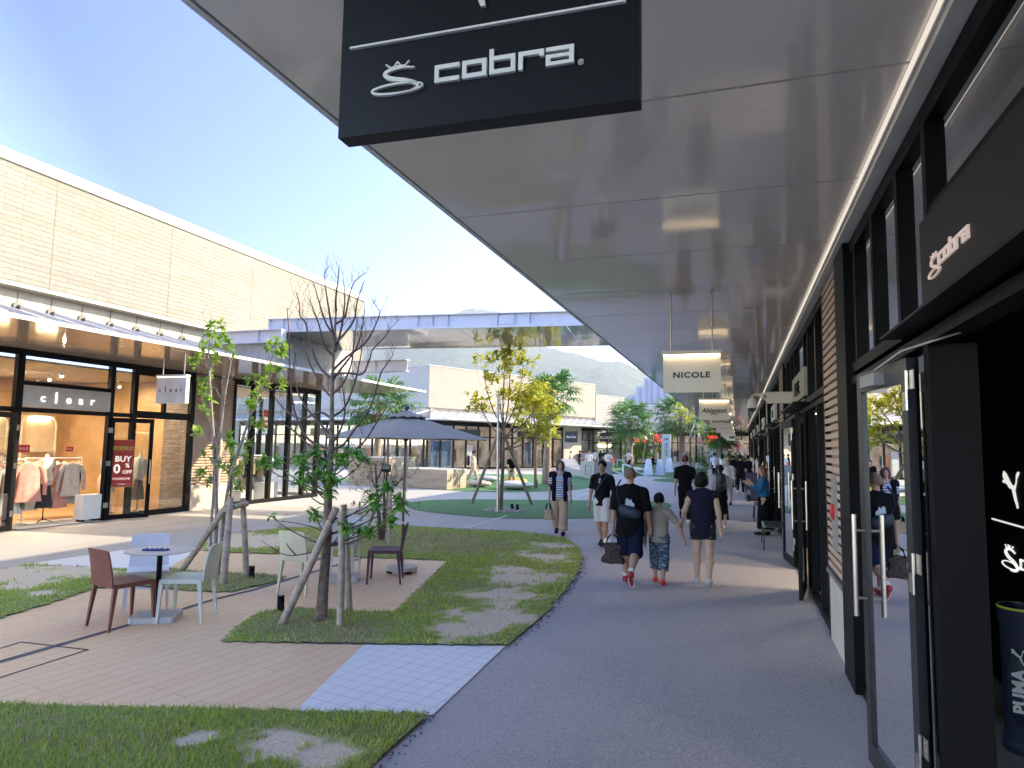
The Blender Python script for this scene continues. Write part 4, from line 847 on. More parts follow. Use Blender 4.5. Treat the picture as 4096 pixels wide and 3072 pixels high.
# ================================================================== BACK BUILDING WITH TWO FACES
A = Vector((-46, 53.3, 0)); C = Vector((-22.5, 46.7, 0)); B = Vector((-13.2, 64.7, 0))
def facade(name, label, P0, P1, ztop, zbrick, zcan, proj, mats, rec=.0, winH=3.6, piers=(), seed=0, lit=0, nm=1.25, endpier=0, depth=12, arms=True, header=True):
    d = (P1-P0); L = d.length; d.normalize(); nr = Vector((d.y, -d.x, 0))      # outward normal
    M = Matrix(((d.x, -nr.x, 0, P0.x), (d.y, -nr.y, 0, P0.y), (0, 0, 1, 0), (0, 0, 0, 1)))   # local: x along, y inward, z up
    t = thing(name, label, 'building', ((P0+P1)/2)[:]); rr = random.Random(seed)
    part('wall', mats[0], t, lambda b: b.box(0, 0, zbrick, L, depth, ztop, M), None, True)
    part('coping', P('coping_grey', (.34, .33, .33), .5) if mats[1] is None else mats[1], t, lambda b: b.box(-.05, -.04, ztop, L+.05, depth, ztop+.09, M), None, True)
    part('lower_wall', mats[2], t, lambda b: b.box(.02, .3, zcan, L-.02, depth, zbrick-.001, M), None, True)
    cn_ = part('canopy', white_pm, t, lambda b: b.box(-.1, -proj, zcan-.12, L+.1, .3, zcan-.002, M), None, True)
    if arms:
        k = .5
        while k < L:
            part('stay', arm_m, cn_, lambda b: b.bar(M @ Vector((k, .2, zbrick-.2)), M @ Vector((k, -proj+.3, zcan+.05)), .09, .10), None, True); k += .95
    def f(b):
        b.box(0, .12, 0.001, L, .2, .15, M); b.box(0, .12, winH-.15, L, .2, winH, M); b.box(0, .115, 2.55, L, .2, 2.65, M)
        k = 0
        while k < L: b.box(k, .1, .002, k+.13, .21, winH-.001, M); k += nm
        b.box(0, .14, winH+.002, L, .2, zcan-.13, M)
    part('shopfront_frame', black_m, t, f, None, True)
    part('shop_window', glass('far_glass', (.90, .91, .92), 1.8), t, lambda b: b.box(.1, .16, .15, L-.1, .17, winH-.15, M), None, True)
    part('interior', P('far_interior', (.50, .44, .38), .8, var=.5, scale=.8), t, lambda b: (b.box(0, 3.0, 0, L, 3.1, winH, M), b.box(0, .3, -.02, L, 3.0, .01, M), b.box(0, .3, winH-.02, L, 3.0, winH+.02, M)), None, True)
    part('interior_light', emis('far_lamp', (1, .86, .66), 16), t, lambda b: [b.box(k+.2, 1.2, winH-.06, k+.75, 1.35, winH-.03, M) for k in np.arange(.5, L-1, 2.2)], None, True)
    # displays inside
    k = .6; i = 0
    while k < L-1:
        r = rr.random()
        if r < .35:
            w_ = rr.uniform(.5, .9); part('display_screen', (white_pm, P('panel_blue', (.10, .16, .24), .4))[rr.random() < .35], t, lambda b: b.box(k, .35, .25, k+w_, .4, rr.uniform(1.9, 2.4), M), None, True)
        elif r < .85:
            for j in range(5): part('display_garment', list(CM.values())[rr.randrange(8)], t, lambda b: b.box(k+j*.14, .9, .9-rr.random()*.4, k+j*.14+.1, 1.25, 1.6, M), None, True)
        k += rr.uniform(1.0, 1.7); i += 1
    if header:
        k = 3
        while k < L-4:
            part('header_sign', dark2_m if rr.random() < .6 else white_pm, t, lambda b: b.box(k, .02, 2.66, k+2.4, .11, 3.2, M), None, True); k += rr.uniform(6, 8)
    for (q0, q1) in piers: part('pier', beige_m, t, lambda b: b.box(q0, .0, 0, q1, .3, zcan-.13, M), None, True)
    return t, M, L
bk_g = brickmat('split_face_grey', (.43, .40, .37), (.48, .45, .41), (.22, .20, .19), .5, .12, 'X')
bk_w = brickmat('split_face_warm', (.40, .34, .28), (.45, .385, .32), (.26, .22, .19), .5, .12, 'Y')
low_m = P('lower_panel', (.46, .40, .34), .7)
facade('shop_building', 'grey tiled side of the building behind the umbrella', A, C-Vector((.02, 0, 0)), 7.95, 4.78, 3.95, 2.4, (bk_g, None, low_m), seed=3, nm=1.4, depth=4)
t, M, L = facade('shop_building', 'pinkish tiled sunlit building behind the yellow-leaved tree', C, B, 8.0, 4.78, 3.95, 2.4, (bk_w, None, low_m), piers=((15.7, 18.2),), seed=8, nm=1.3, depth=9)
# short louvred block at its far end
E0 = B+Vector((.05, .1, 0)); E1 = E0+Vector((2.1, 4.1, 0))
d = (E1-E0).normalized(); Me = Matrix(((d.x, -d.y, 0, E0.x), (d.y, d.x, 0, E0.y), (0, 0, 1, 0), (0, 0, 0, 1)))
t2 = thing('shop_annexe', 'lower louvred end block of the pinkish tiled building', 'building', E0[:])
part('wall', low_m, t2, lambda b: b.box(0, .1, 3.9, 4.6, 6, 7.0, Me), None, True)
part('louvre_panel', P('pale_louvre', (.50, .44, .40), .6), t2, lambda b: [b.box(0, 0, 4.0+k*.16, 4.6, .09, 4.09+k*.16, Me) for k in range(19)], None, True)
part('coping', P('coping_grey', (1, 1, 1)), t2, lambda b: b.box(-.05, -.05, 7.0, 4.65, 6, 7.09, Me), None, True)
part('shopfront_frame', black_m, t2, lambda b: [b.box(k, .3, 0, k+.12, .4, 3.8, Me) for k in (0, 2.2, 4.48)]+[b.box(.121, .3, 3.6, 4.479, .39, 3.8, Me), b.box(.121, .3, 2.3, 4.479, .39, 2.42, Me)], None, True)
part('shop_window', MT['far_glass'], t2, lambda b: b.box(.12, .34, 0, 4.48, .35, 3.6, Me), None, True)
part('interior', MT['far_interior'], t2, lambda b: b.box(.1, 2.5, 0, 4.6, 2.6, 3.8, Me), None, True)
part('canopy', white_pm, t2, lambda b: b.box(-.3, -2, 3.82, 6, .3, 3.899, Me), None, True)
def plate_sign(x, y, z, w_, h, col, txt, label, tm=txt_w, ts=.3, rod=.7, grp=None):
    t = thing('hanging_sign', label, 'sign', (x, y, z), 0, grp); part('panel', col, t, lambda b: b.box(-w_/2, -.03, 0, w_/2, .03, h))
    for s in (-.35, .35): part('rod', steel_m, t, lambda b: b.tube([(s*w_, 0, h), (s*w_, 0, h+rod)], .02, 6))
    if txt: b = MB(); put_text(b, frame((0, -.032, h/2), (1, 0, 0), (0, 0, 1)), txt, ts, ext=.004, bold=.006); b.build('lettering', tm, t)
    return t
q = atY(1310, 944, 66); plate_sign(q.x, 66, q.z-.5, 1.35, .9, dark2_m, 'BLOOM', 'black sign with white capitals hanging beyond the pinkish building', ts=.38)
q = atY(1234, 943, 56); plate_sign(q.x, 56, q.z-.5, 1.1, .95, dark2_m, 'Soul Sea', 'black square sign with white script by the last shopfront pane', ts=.24)
# ================================================================== FAR SHOPS ACROSS THE END
t, M, L = facade('shop_building', 'low pinkish far building with red signs under its white canopy', Vector((-15.5, 84, 0)), Vector((-1.5, 80, 0)), 7.0, 4.9, 4.0, 2.6, (P('far_cladding', (.52, .42, .37), .7, var=.08), white_pm, low_m), seed=21, nm=.75, arms=False, header=False)
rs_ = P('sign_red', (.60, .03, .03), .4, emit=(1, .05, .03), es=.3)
def ux(b, M, k):      # two crossing arcs emblem
    for s in (1, -1): ribbon(b, [((-.5+i/10)*k, s*(.22*math.cos((i/10-.5)*2.6)-.12)*k) for i in range(11)], [.05*k*(1+1.2*abs(i/10-.5)) for i in range(11)], M, .01)
for i, (px, py, w_, lab) in enumerate(((1383, 949, 1.35, 'left one of the three red signs hanging at the far shops'), (1427, 947, 1.35, 'middle one of the three red signs hanging at the far shops'), (1539, 949, 1.1, 'right one of the three red signs, beyond the palm trunk'))):
    Y = 76; q = atY(px, py, Y); t = plate_sign(q.x, Y, q.z-.4, w_, .85, rs_, None, lab); b = MB(); ux(b, frame((0, -.035, .42), (1, 0, 0), (0, 0, 1)), .75) if i < 2 else b.prism([(-.3, .1), (.1, .22), (.3, .1), (.1, .0)], 0, .01, frame((0, -.035, .3), (1, 0, 0), (0, 0, 1))); b.build('lettering', txt_w, t)
t, M, L = facade('shop_building', 'far cream building closing the end of the arcade', Vector((-1.6, 79.5, 0)), Vector((6, 79.5, 0)), 6.8, 5.2, 4.3, 1.5, (P('end_wall', (.50, .46, .40), .7), white_pm, P('end_band', (.38, .37, .31), .7)), seed=5, nm=1.9, arms=False, header=False)
def poster(x0, x1, z0, z1, col, shirt, label):
    t = thing('poster', label, 'poster', ((x0+x1)/2, 79.45, z0)); part('sheet', col, t, lambda b: b.box(x0-(x0+x1)/2, 0, 0, x1-(x0+x1)/2, .04, z1-z0))
    c = 0; h = z1-z0
    b = MB(); b.prism([(-.1, .3*h), (.1, .3*h), (.22, .68*h), (.5, .5*h), (.55, .56*h), (.25, .78*h), (-.25, .78*h), (-.5, .5*h), (-.42, .45*h), (-.18, .62*h)], 0, .01, frame((0, -.002, 0), (1, 0, 0), (0, 0, 1))); b.build('figure', shirt, t)
    b = MB(); b.lathe([(.001, 0), (.12, 0), (.12, .01)], 14); M_ = frame((.02, -.004, .86*h), (1, 0, 0), (0, 0, 1)); b.v = [tuple(M_ @ Vector(v)) for v in b.v]; b.build('head', P('poster_skin', (.16, .09, .06), .6), t)
    b = MB(); M_ = frame((0, -.002, 0), (1, 0, 0), (0, 0, 1)); b.prism([(-.1, .31*h), (.02, .31*h), (-.25, .02*h), (-.4, .05*h)], 0, .01, M_); b.prism([(-.02, .31*h), (.1, .31*h), (.3, .12*h), (.2, .0), (.08, .12*h)], 0, .01, M_); b.build('legs', P('poster_dark', (.03, .04, .06), .6), t)
a = atY(1535, 990, 79.4); poster(atY(1530, 990, 79.4).x, atY(1570, 990, 79.4).x, .9, 3.0, P('poster_teal', (.30, .40, .40), .5), P('poster_navy', (.04, .08, .12), .6), 'large pale teal poster of a running figure in dark clothes')
poster(atY(1582, 985, 79.4).x, atY(1606, 985, 79.4).x, 1.3, 3.0, P('poster_cream', (.58, .48, .38), .5), P('poster_pink', (.62, .10, .12), .6), 'poster of a figure in a red shirt at the end of the arcade')
# low buildings filling in behind, and stepped pale tower
bb_ = thing('commercial_building', 'pale lavender stepped tall building far behind the palms', 'building', (-24, 170, 0))
lav = P('lavender_cladding', (.36, .36, .46), .6, var=.05, scale=.05)
Y = 170
def fx(px): return atY(px, 900, Y).x
def fz(py): return atY(1420, py, Y).z
part('wall', lav, bb_, lambda b: (b.box(fx(1357), Y, 0, fx(1373.5), Y+25, fz(853)), b.box(fx(1373.5), Y-.01, 0, fx(1391), Y+25, fz(834)), b.box(fx(1391), Y-.02, 0, fx(1500), Y+25, fz(816))), None, True)
part('rib', P('lavender_rib', (.28, .29, .38), .6), bb_, lambda b: [b.box(fx(x), Y-.25, 4, fx(x)+.25, Y-.021, fz(yy)) for x, yy in ((1366, 856), (1381, 838), (1395, 820), (1406, 820), (1420, 820), (1434, 820), (1448, 820), (1462, 820))], None, True)
part('glazed_base', P('blue_glazing', (.14, .20, .34), .25), bb_, lambda b: [b.box(fx(1392+k*6), Y-.3, 2, fx(1396+k*6), Y-.022, fz(892)) for k in range(12)], None, True)
b2 = thing('commercial_building', 'low pale building seen between the pinkish building and the palms', 'building', (-20, 100, 0))
part('wall', P('pale_far_wall', (.50, .50, .50), .7), b2, lambda b: b.box(-30, 100, 0, -6, 110, 5.6), None, True)
part('roof', P('grey_roof', (.25, .25, .27), .6), b2, lambda b: b.box(-30.4, 99.4, 5.6, -5.6, 110.4, 5.9), None, True)
part('window', P('dark_window', (.05, .06, .07), .2), b2, lambda b: [b.box(-29+k*2.6, 99.95, 3.4, -27.3+k*2.6, 99.99, 4.9) for k in range(9)], None, True)
# ================================================================== MOUNTAIN
YM = 1800.0
ridge = [(300, 800), (600, 765), (800, 722), (900, 699), (950, 688), (985, 676), (1005, 668), (1020, 667), (1050, 671), (1075, 672), (1090, 680), (1130, 715), (1177, 750), (1240, 762), (1298, 780), (1335, 781), (1380, 796), (1450, 826), (1550, 862), (1700, 900), (2000, 925), (2300, 940)]
R3 = [atY(px, py, YM) for px, py in ridge]; xs = np.array([p.x for p in R3]); zs = np.array([p.z for p in R3])
nx, ny = 260, 60; X = np.linspace(xs[0], xs[-1], nx); T = np.linspace(0, 1, ny); V = []
zr = np.interp(X, xs, zs)
for j, t_ in enumerate(T):
    y = YM-900*(1-t_); prof = t_**1.25
    nn = fbm(X+9999, np.full(nx, y)+9999, .006, 11)-.5
    Z = zr*prof+nn*150*prof*(1-t_)*1.6+(fbm(X+9999, np.full(nx, y)+9999, .05, 5)-.5)*9*min(1, t_*3); V.append(np.stack([X, np.full(nx, y)+nn*160*(1-t_), Z], 1))
for j, t_ in enumerate((.8, .3, -.05)): V.append(np.stack([X, np.full(nx, YM+200*(j+1)), zr*t_], 1))
ny += 3; V = np.concatenate(V); idx = np.arange(nx*ny).reshape(ny, nx)
Fq = np.stack([idx[:-1, :-1].ravel(), idx[:-1, 1:].ravel(), idx[1:, 1:].ravel(), idx[1:, :-1].ravel()], 1)
me = bpy.data.meshes.new('mountain'); me.from_pydata(V.tolist(), [], Fq.tolist()); me.polygons.foreach_set('use_smooth', [True]*len(me.polygons))
m, n, l, bb, out = newmat('forest'); co = coords(n, l); f_ = noise(n, l, co, .05, 6, .7); l.new(ramp(n, l, f_, [(.35, (.035, .05, .04)), (.65, (.10, .13, .09))]), bb.inputs['Base Color']); bb.inputs['Roughness'].default_value = 1; bump(n, l, bb, f_, 1, 12)
me.materials.append(m); o = bpy.data.objects.new('mountain', me); COL.objects.link(o); tag(o, kind='structure')
for i, (px, pt) in enumerate(((985, 661), (1006, 664), (1018, 667), (1025, 662), (1036, 663), (1046, 666), (1053, 668))):
    base = atY(px, np.interp(px, [r[0] for r in ridge], [r[1] for r in ridge])+1, YM); tp = atY(px, pt, YM)
    t = thing('radio_mast', 'thin radio mast on the hazy mountain summit', 'mast', base[:], 0, 'radio masts on the summit'); h = tp.z-base.z
    part('pole', P('mast_grey', (.25, .27, .3), .5), t, lambda b: b.tube([(0, 0, -3), (0, 0, h)], [1.1, .5], 6)); part('platform', P('mast_grey', (1, 1, 1)), t, lambda b: b.box(-2.5, -1, h*.4, 2.5, 1, h*.4+1.5))
# the air between
hz = MB(); hz.box(-1900, -60, -1.2, 1400, 2500, 420); hm = bpy.data.materials.new('haze_air'); hm.use_nodes = True; hn = hm.node_tree.nodes; hn.clear()
ho = hn.new('ShaderNodeOutputMaterial'); hv = hn.new('ShaderNodeVolumePrincipled'); hv.inputs['Color'].default_value = (.86, .92, 1, 1); hv.inputs['Density'].default_value = .00024; hv.inputs['Anisotropy'].default_value = .2
hm.node_tree.links.new(hv.outputs[0], ho.inputs['Volume']); tag(hz.build('haze', hm), 'pale air haze over the whole place', 'haze', kind='stuff')
# ================================================================== FURNITURE
def chair(name, label, col, loc, face, grp='moulded plastic chairs on the deck'):
    t = thing(name, label, 'chair', (loc[0], loc[1], .006), math.atan2(face[1], face[0])-math.pi/2, grp)
    m = P(label[:12].replace(' ', '_')+'_plastic', col, .5, var=.07, scale=3, bmp=.1, bs=300, world=False)
    W, D, Hs = .215, .215, .46
    b = MB(); n = 8     # dished seat
    vs = []; 
    for j in range(n+1):
        for i in range(n+1):
            u, v = i/n*2-1, j/n*2-1; vs.append((u*W, v*D, Hs-.012*(1-u*u)*(1-v*v)-(.006 if v > .8 else 0)))
    k = (n+1)**2; vs2 = [(x, y, z-.022) for x, y, z in vs]; q = [(j*(n+1)+i, j*(n+1)+i+1, (j+1)*(n+1)+i+1, (j+1)*(n+1)+i) for j in range(n) for i in range(n)]
    b.add(vs+vs2, q+[tuple(k+a for a in f)[::-1] for f in q]); ed = [i for i in range(n)]
    rim = [i for i in range(n+1)]+[(j)*(n+1)+n for j in range(1, n+1)]+[n*(n+1)+i for i in range(n-1, -1, -1)]+[j*(n+1) for j in range(n-1, 0, -1)]
    b.add([vs[i] for i in rim]+[vs2[i] for i in rim], [(i, i+len(rim), (i+1) % len(rim)+len(rim), (i+1) % len(rim)) for i in range(len(rim))]); b.box(-W, -D-.0, Hs-.045, W, D, Hs-.0225)
    b.build('seat', m, t, 40)
    b = MB(); vs = []; n = 10; mrow = 8
    for side in (0, 1):
        for j in range(mrow+1):
            s = j/mrow; z = Hs-.03+.385*s; y0 = -D-.005-.065*s**1.6; w_ = W*(.98-.06*s)
            for i in range(n+1):
                u = i/n*2-1; vs.append((u*w_, y0-.022*(1-u*u)*min(1, s*3)+(.0 if side else -.016), z-(.012*u**6 if j == mrow else 0)))
    k = (n+1)*(mrow+1); q = [(j*(n+1)+i, j*(n+1)+i+1, (j+1)*(n+1)+i+1, (j+1)*(n+1)+i) for j in range(mrow) for i in range(n)]
    rim = [i for i in range(n+1)]+[j*(n+1)+n for j in range(1, mrow+1)]+[mrow*(n+1)+i for i in range(n-1, -1, -1)]+[j*(n+1) for j in range(mrow-1, 0, -1)]
    b.add(vs, q+[tuple(k+a for a in f)[::-1] for f in q]+[(rim[i], rim[i]+k, rim[(i+1) % len(rim)]+k, rim[(i+1) % len(rim)]) for i in range(len(rim))]); b.build('backrest', m, t, 50)
    for sx in (-1, 1):
        for sy in (-1, 1):
            def f(b):
                a = .021; c = .012; x0, y0 = sx*(W-.018), sy*(D-.018); x1, y1 = sx*(W+.005), sy*(D+(.03 if sy < 0 else .0)); zt = Hs-.03
                vs = [(x0+i*a, y0+j*a, zt) for i, j in ((-1, -1), (1, -1), (1, 1), (-1, 1))]+[(x1+i*c, y1+j*c, 0) for i, j in ((-1, -1), (1, -1), (1, 1), (-1, 1))]
                b.add(vs, [(0, 1, 2, 3), (7, 6, 5, 4)]+[(i, i+4, (i+1) % 4+4, (i+1) % 4) for i in range(4)])
            part('leg', m, t, f)
    return t
chair('chair', 'terracotta brown chair with its back to the camera at the left round table', (.20, .065, .045), (-6.2, 5.6), (.11, .45))
chair('chair', 'bluish white chair facing the camera behind the left round table', (.64, .61, .60), (-6.52, 6.2), (.62, -.62))
chair('chair', 'pale grey green chair turned left at the right of the left round table', (.60, .60, .50), (-5.76, 6.02), (-.4, -.17))
chair('chair', 'weathered cream yellow chair with its back to the camera beside the near staked tree', (.66, .61, .42), (-5.4, 7.63), (.02, .45))
chair('chair', 'light grey chair mostly hidden behind the near tree trunk and stake', (.58, .56, .54), (-5.62, 8.85), (.3, -.9))
chair('chair', 'dark maroon chair turned left beside the umbrella base', (.085, .028, .042), (-4.78, 8.64), (-.4, -.17))
gran_m = P('granite', (.55, .51, .46), .7, var=.45, scale=140, bmp=.5, bs=160); tt_m = P('table_top', (.52, .45, .38), .45, var=.05)
def table(label, loc, rz):
    t = thing('round_table', label, 'table', (loc[0], loc[1], .006), rz, 'round tables on the deck')
    part('tabletop', tt_m, t, lambda b: b.lathe([(.001, .727), (.33, .727), (.352, .734), (.352, .74), (.001, .742)], 48), 40)
    part('column', black_m, t, lambda b: (b.lathe([(.028, .06), (.028, .70)], 16), b.lathe([(.028, .70), (.14, .722), (.14, .7265)], 16)), 40)
    def f(b):
        n = 5
        for x0, y0, x1, y1 in ((-.23, -.2, .23, .2),): b.prism([(x0+.03, y0), (x1-.03, y0), (x1, y0+.03), (x1, y1-.03), (x1-.03, y1), (x0+.03, y1), (x0, y1-.03), (x0, y0+.03)], .0, .06)
    part('base', gran_m, t, f); return t
table('round table with a folded blue cloth on it, nearer of the two', (-6.03, 5.88), .55); table('round table half hidden behind the near tree, farther of the two', (-5.36, 8.5), .5)
bc = thing('folded_cloth', 'crumpled dark blue cloth lying on the nearer round table', 'cloth', (-6.03, 5.82, .749), .4)
def f(b):
    n = 16; mm = 6; vs = []
    for j in range(mm+1):
        for i in range(n+1): vs.append(((i/n-.5)*.26, (j/mm-.5)*.07+.01*math.sin(i*1.3), .012+.009*math.sin(i*1.9+j)+.006*math.sin(i*.7-j*2)))
    vs2 = [(x, y, .0) for x, y, z in vs]; k = len(vs); q = [(j*(n+1)+i, j*(n+1)+i+1, (j+1)*(n+1)+i+1, (j+1)*(n+1)+i) for j in range(mm) for i in range(n)]
    rim = [i for i in range(n+1)]+[j*(n+1)+n for j in range(1, mm+1)]+[mm*(n+1)+i for i in range(n-1, -1, -1)]+[j*(n+1) for j in range(mm-1, 0, -1)]
    b.add(vs+vs2, q+[tuple(k+a for a in f_)[::-1] for f_ in q]+[(rim[i], rim[i]+k, rim[(i+1) % len(rim)]+k, rim[(i+1) % len(rim)]) for i in range(len(rim))])
part('fold', P('blue_cloth', (.03, .045, .14), .85, var=.3, scale=60), bc, f, 60); part('hem', P('blue_cloth_hem', (.10, .13, .28), .85), bc, lambda b: b.tube([(-.12, -.04, .012), (0, -.045, .014), (.12, -.038, .012)], .004, 6), 60)
# umbrella
um = thing('umbrella', 'large dark grey octagonal market umbrella on a round granite base', 'umbrella', (-4.87, 9.33, .006), R_(12))
umf = P('umbrella_fabric', (.26, .235, .21), .8, var=.12, scale=1.5, bmp=.2, bs=200)
def canopy_panels(b, r0, z0, r1, z1, sag, n=8, m=6, k=5, th=.004, wave=0):
    top = []; 
    for j in range(m+1):
        s = j/m; ring = []
        for i in range(n*k):
            a = 2*math.pi*i/(n*k); f_ = (i % k)/k; inset = math.cos(math.pi/n)/math.cos((f_-.5)*2*math.pi/n); r = (r0+(r1-r0)*s)*inset
            z = z0+(z1-z0)*s**.93-sag*math.sin(math.pi*f_)*math.sin(math.pi*s*.8)+(wave*math.sin(i*2.1) if j == m else 0); ring.append((r*math.cos(a), r*math.sin(a), z))
        top += ring
    N = n*k; q = [(j*N+i, j*N+(i+1) % N, (j+1)*N+(i+1) % N, (j+1)*N+i) for j in range(m) for i in range(N)]; bot = [(x, y, z-th) for x, y, z in top]; L = len(top)
    b.add(top+bot, [t_[::-1] for t_ in q]+[tuple(L+a for a in t_) for t_ in q]+[(m*N+i, m*N+(i+1) % N, L+m*N+(i+1) % N, L+m*N+i) for i in range(N)])
cp = part('canopy', umf, um, lambda b: canopy_panels(b, .10, 2.40, 1.30, 2.03, .02), 25)
part('vent', umf, cp, lambda b: canopy_panels(b, .03, 2.46, .34, 2.355, .0, wave=.012), 25)
part('finial', P('finial_grey', (.08, .08, .10), .5), um, lambda b: (b.lathe([(.03, 2.44), (.022, 2.47)], 14), b.ball((0, 0, 2.51), .045, 16, 10)), 60)
part('pole', P('pole_bronze', (.07, .05, .04), .4, .4), um, lambda b: b.lathe([(.022, .10), (.022, 2.44)], 16), 40)
for i in range(8):
    a = 2*math.pi*i/8; part('rib', MT['pole_bronze'], um, lambda b: (b.bar((.03*math.cos(a), .03*math.sin(a), 2.37), (1.26*math.cos(a), 1.26*math.sin(a), 2.015), .014, .02), b.bar((.03*math.cos(a), .03*math.sin(a), 2.05), (.62*math.cos(a), .62*math.sin(a), 2.19), .012, .016)))
part('runner', MT['pole_bronze'], um, lambda b: b.lathe([(.023, 1.98), (.04, 2.0), (.04, 2.06), (.023, 2.08)], 14), 40)
part('pull_cord', P('cord_white', (.6, .58, .5), .8), um, lambda b: (b.tube([(.03, -.03, 2.0), (.05, -.05, 1.3), (.03, -.04, .75)], .0035, 5), b.tube([(.02, -.04, 2.0), (.025, -.05, 1.3), (.03, -.04, .75)], .0035, 5), b.tube([(-.03, -.03, .78), (.05, -.05, .72)], .012, 6)))
bs_ = part('base', gran_m, um, lambda b: b.lathe([(.001, 0), (.225, 0), (.232, .012), (.232, .085), (.222, .095), (.001, .096)], 40), 40)
part('collar', steel_m, bs_, lambda b: b.lathe([(.03, .097), (.03, .42), (.024, .42)], 16, cap=False), 40)
for a in (-2.2, -.9): part('slot', black_m, bs_, lambda b: b.box(-.06, -.004, .012, .06, .01, .04, Matrix.Rotation(a+math.pi/2, 4, 'Z') @ Matrix.Translation((0, -.235, 0))))
# ground spot lights
def uplight(p, label, s=1):
    t = thing('ground_spotlight', label, 'spotlight', (p[0], p[1], .01)); part('housing', black_m, t, lambda b: b.lathe([(.001, 0), (.038, 0), (.04, .10), (.04, .17), (.034, .175), (.034, .165), (.001, .165)], 20), 40)
    part('lens', P('lens_glass', (.3, .34, .36), .1), t, lambda b: b.lathe([(.001, .168), (.03, .168), (.03, .172), (.001, .173)], 16)); part('knuckle', black_m, t, lambda b: b.lathe([(.02, 0), (.022, .09)], 12, (.05, -.035, 0)), 40)
uplight((-5.03, 6.68), 'black cylindrical ground spotlight at the foot of the slanting near stake'); uplight((-6.6, 8.08), 'black cylindrical ground spotlight by the right stake of the left tree')
uplight((-6.55, 19.6), 'small black ground spotlight left of the yellow-leaved tree base'); uplight((-6.35, 19.5), 'small black ground spotlight right of the yellow-leaved tree base')
# planters
wc = newmat('board_marked_concrete'); m, n, l, bb, out = wc; co = coords(n, l, True, (.5, .5, 9)); f_ = noise(n, l, co, 1.6, 6, .65); f2 = noise(n, l, coords(n, l, True, (.25, .25, 3)), 3, 4)
c = ramp(n, l, f_, [(.3, (.27, .20, .145)), (.55, (.44, .355, .275)), (.75, (.53, .44, .35))]); l.new(mix(n, l, c, (.33, .25, .18), mth(n, l, 'MULTIPLY', f2, .5)), bb.inputs['Base Color']); bb.inputs['Roughness'].default_value = .8; bump(n, l, bb, f_, .4, .01); MT['wc'] = m
def block(name, label, cat, pts, z, mat, cap=None, parts=None):
    c = sum((Vector(p) for p in pts), Vector((0, 0, 0)))/len(pts); t = thing(name, label, cat, (c.x, c.y, 0)); q = [(p[0]-c.x, p[1]-c.y) for p in pts]
    part('body', mat, t, lambda b: b.prism(q, 0, z)); 
    if cap: part('top_edge', cap, t, lambda b: b.prism([(x*1.004, y*1.004) for x, y in q], z+.001, z+.03))
    return t, c
p1 = G(965, 1058); p2 = G(1007, 1053); p0 = G(858, 1051); p3 = p0+(p2-p1)
t, c = block('planter', 'long low planter wall with timber grain, right of the umbrella pole', 'planter', [p0, p1, p2, p3], .82, MT['wc'], P('planter_edge', (.60, .55, .47), .7))
sg = P('etched_mark', (.36, .27, .18), .8); b = MB(); Mf = frame((p1-Vector((c.x, c.y, 0)))[:], (p2-p1)[:], (0, 0, 1)); L_ = (p2-p1).length
for k in range(5): b.box(L_*.25+k*.16, .2+(k % 2)*.1, .001, L_*.25+k*.16+.03, .6-(k % 3)*.08, .004, Mf)
b.box(L_*.25, .18, .001, L_*.65, .21, .004, Mf); b.box(L_*.2, .62, .001, L_*.7, .64, .004, Mf); b.build('etched_map', sg, t)
p0 = G(752, 1048); p1 = G(832, 1050); n_ = Vector((0, 3.0, 0)); t, c = block('planter', 'taller planter block with faint dark capitals behind the near tree', 'planter', [p0, p1, p1+n_, p0+n_], 1.28, MT['wc'], MT['planter_edge'])
b = MB(); mid = (p0+p1)/2; put_text(b, frame((mid.x-c.x+.35, mid.y-c.y-.004, 1.02), (p1-p0)[:], (0, 0, 1)), 'PLAZA', .3, ext=.003); b.build('lettering', dark2_m, t)
conc = P('bench_concrete', (.30, .29, .28), .75, var=.1, scale=1.5, bmp=.2)
def conc_bench(a, c, label, h=.95):
    a = Vector(a); c = Vector(c); d = c-a; L = d.length; d.normalize(); M = Matrix(((d.x, -d.y, 0, 0), (d.y, d.x, 0, 0), (0, 0, 1, 0), (0, 0, 0, 1))); t = thing('concrete_bench', label, 'bench', a[:])
    def f(b):
        prof = [(0, 0), (L, 0), (L, h), (L*.66, h*.92), (L*.62, .42), (L*.18, .48), (0, h*.9)]
        b.prism(prof, -.01, 1.05, M @ frame((0, 1.05, 0), (1, 0, 0), (0, 0, 1)))
    part('body', conc, t, f); part('hatch', dark2_m, t, lambda b: (b.box(L*.78, -.006, .2, L*.80, .0, .8, M), b.box(L*.80, -.006, .2, L*.93, .0, .22, M), b.box(L*.80, -.006, .78, L*.93, .0, .8, M), b.box(L*.92, -.006, .22, L*.93, .0, .78, M)), None)
    return t
conc_bench(G(1212, 1019), G(1283, 1037), 'angular pale concrete bench on the turf behind the walking couple', 1.1)
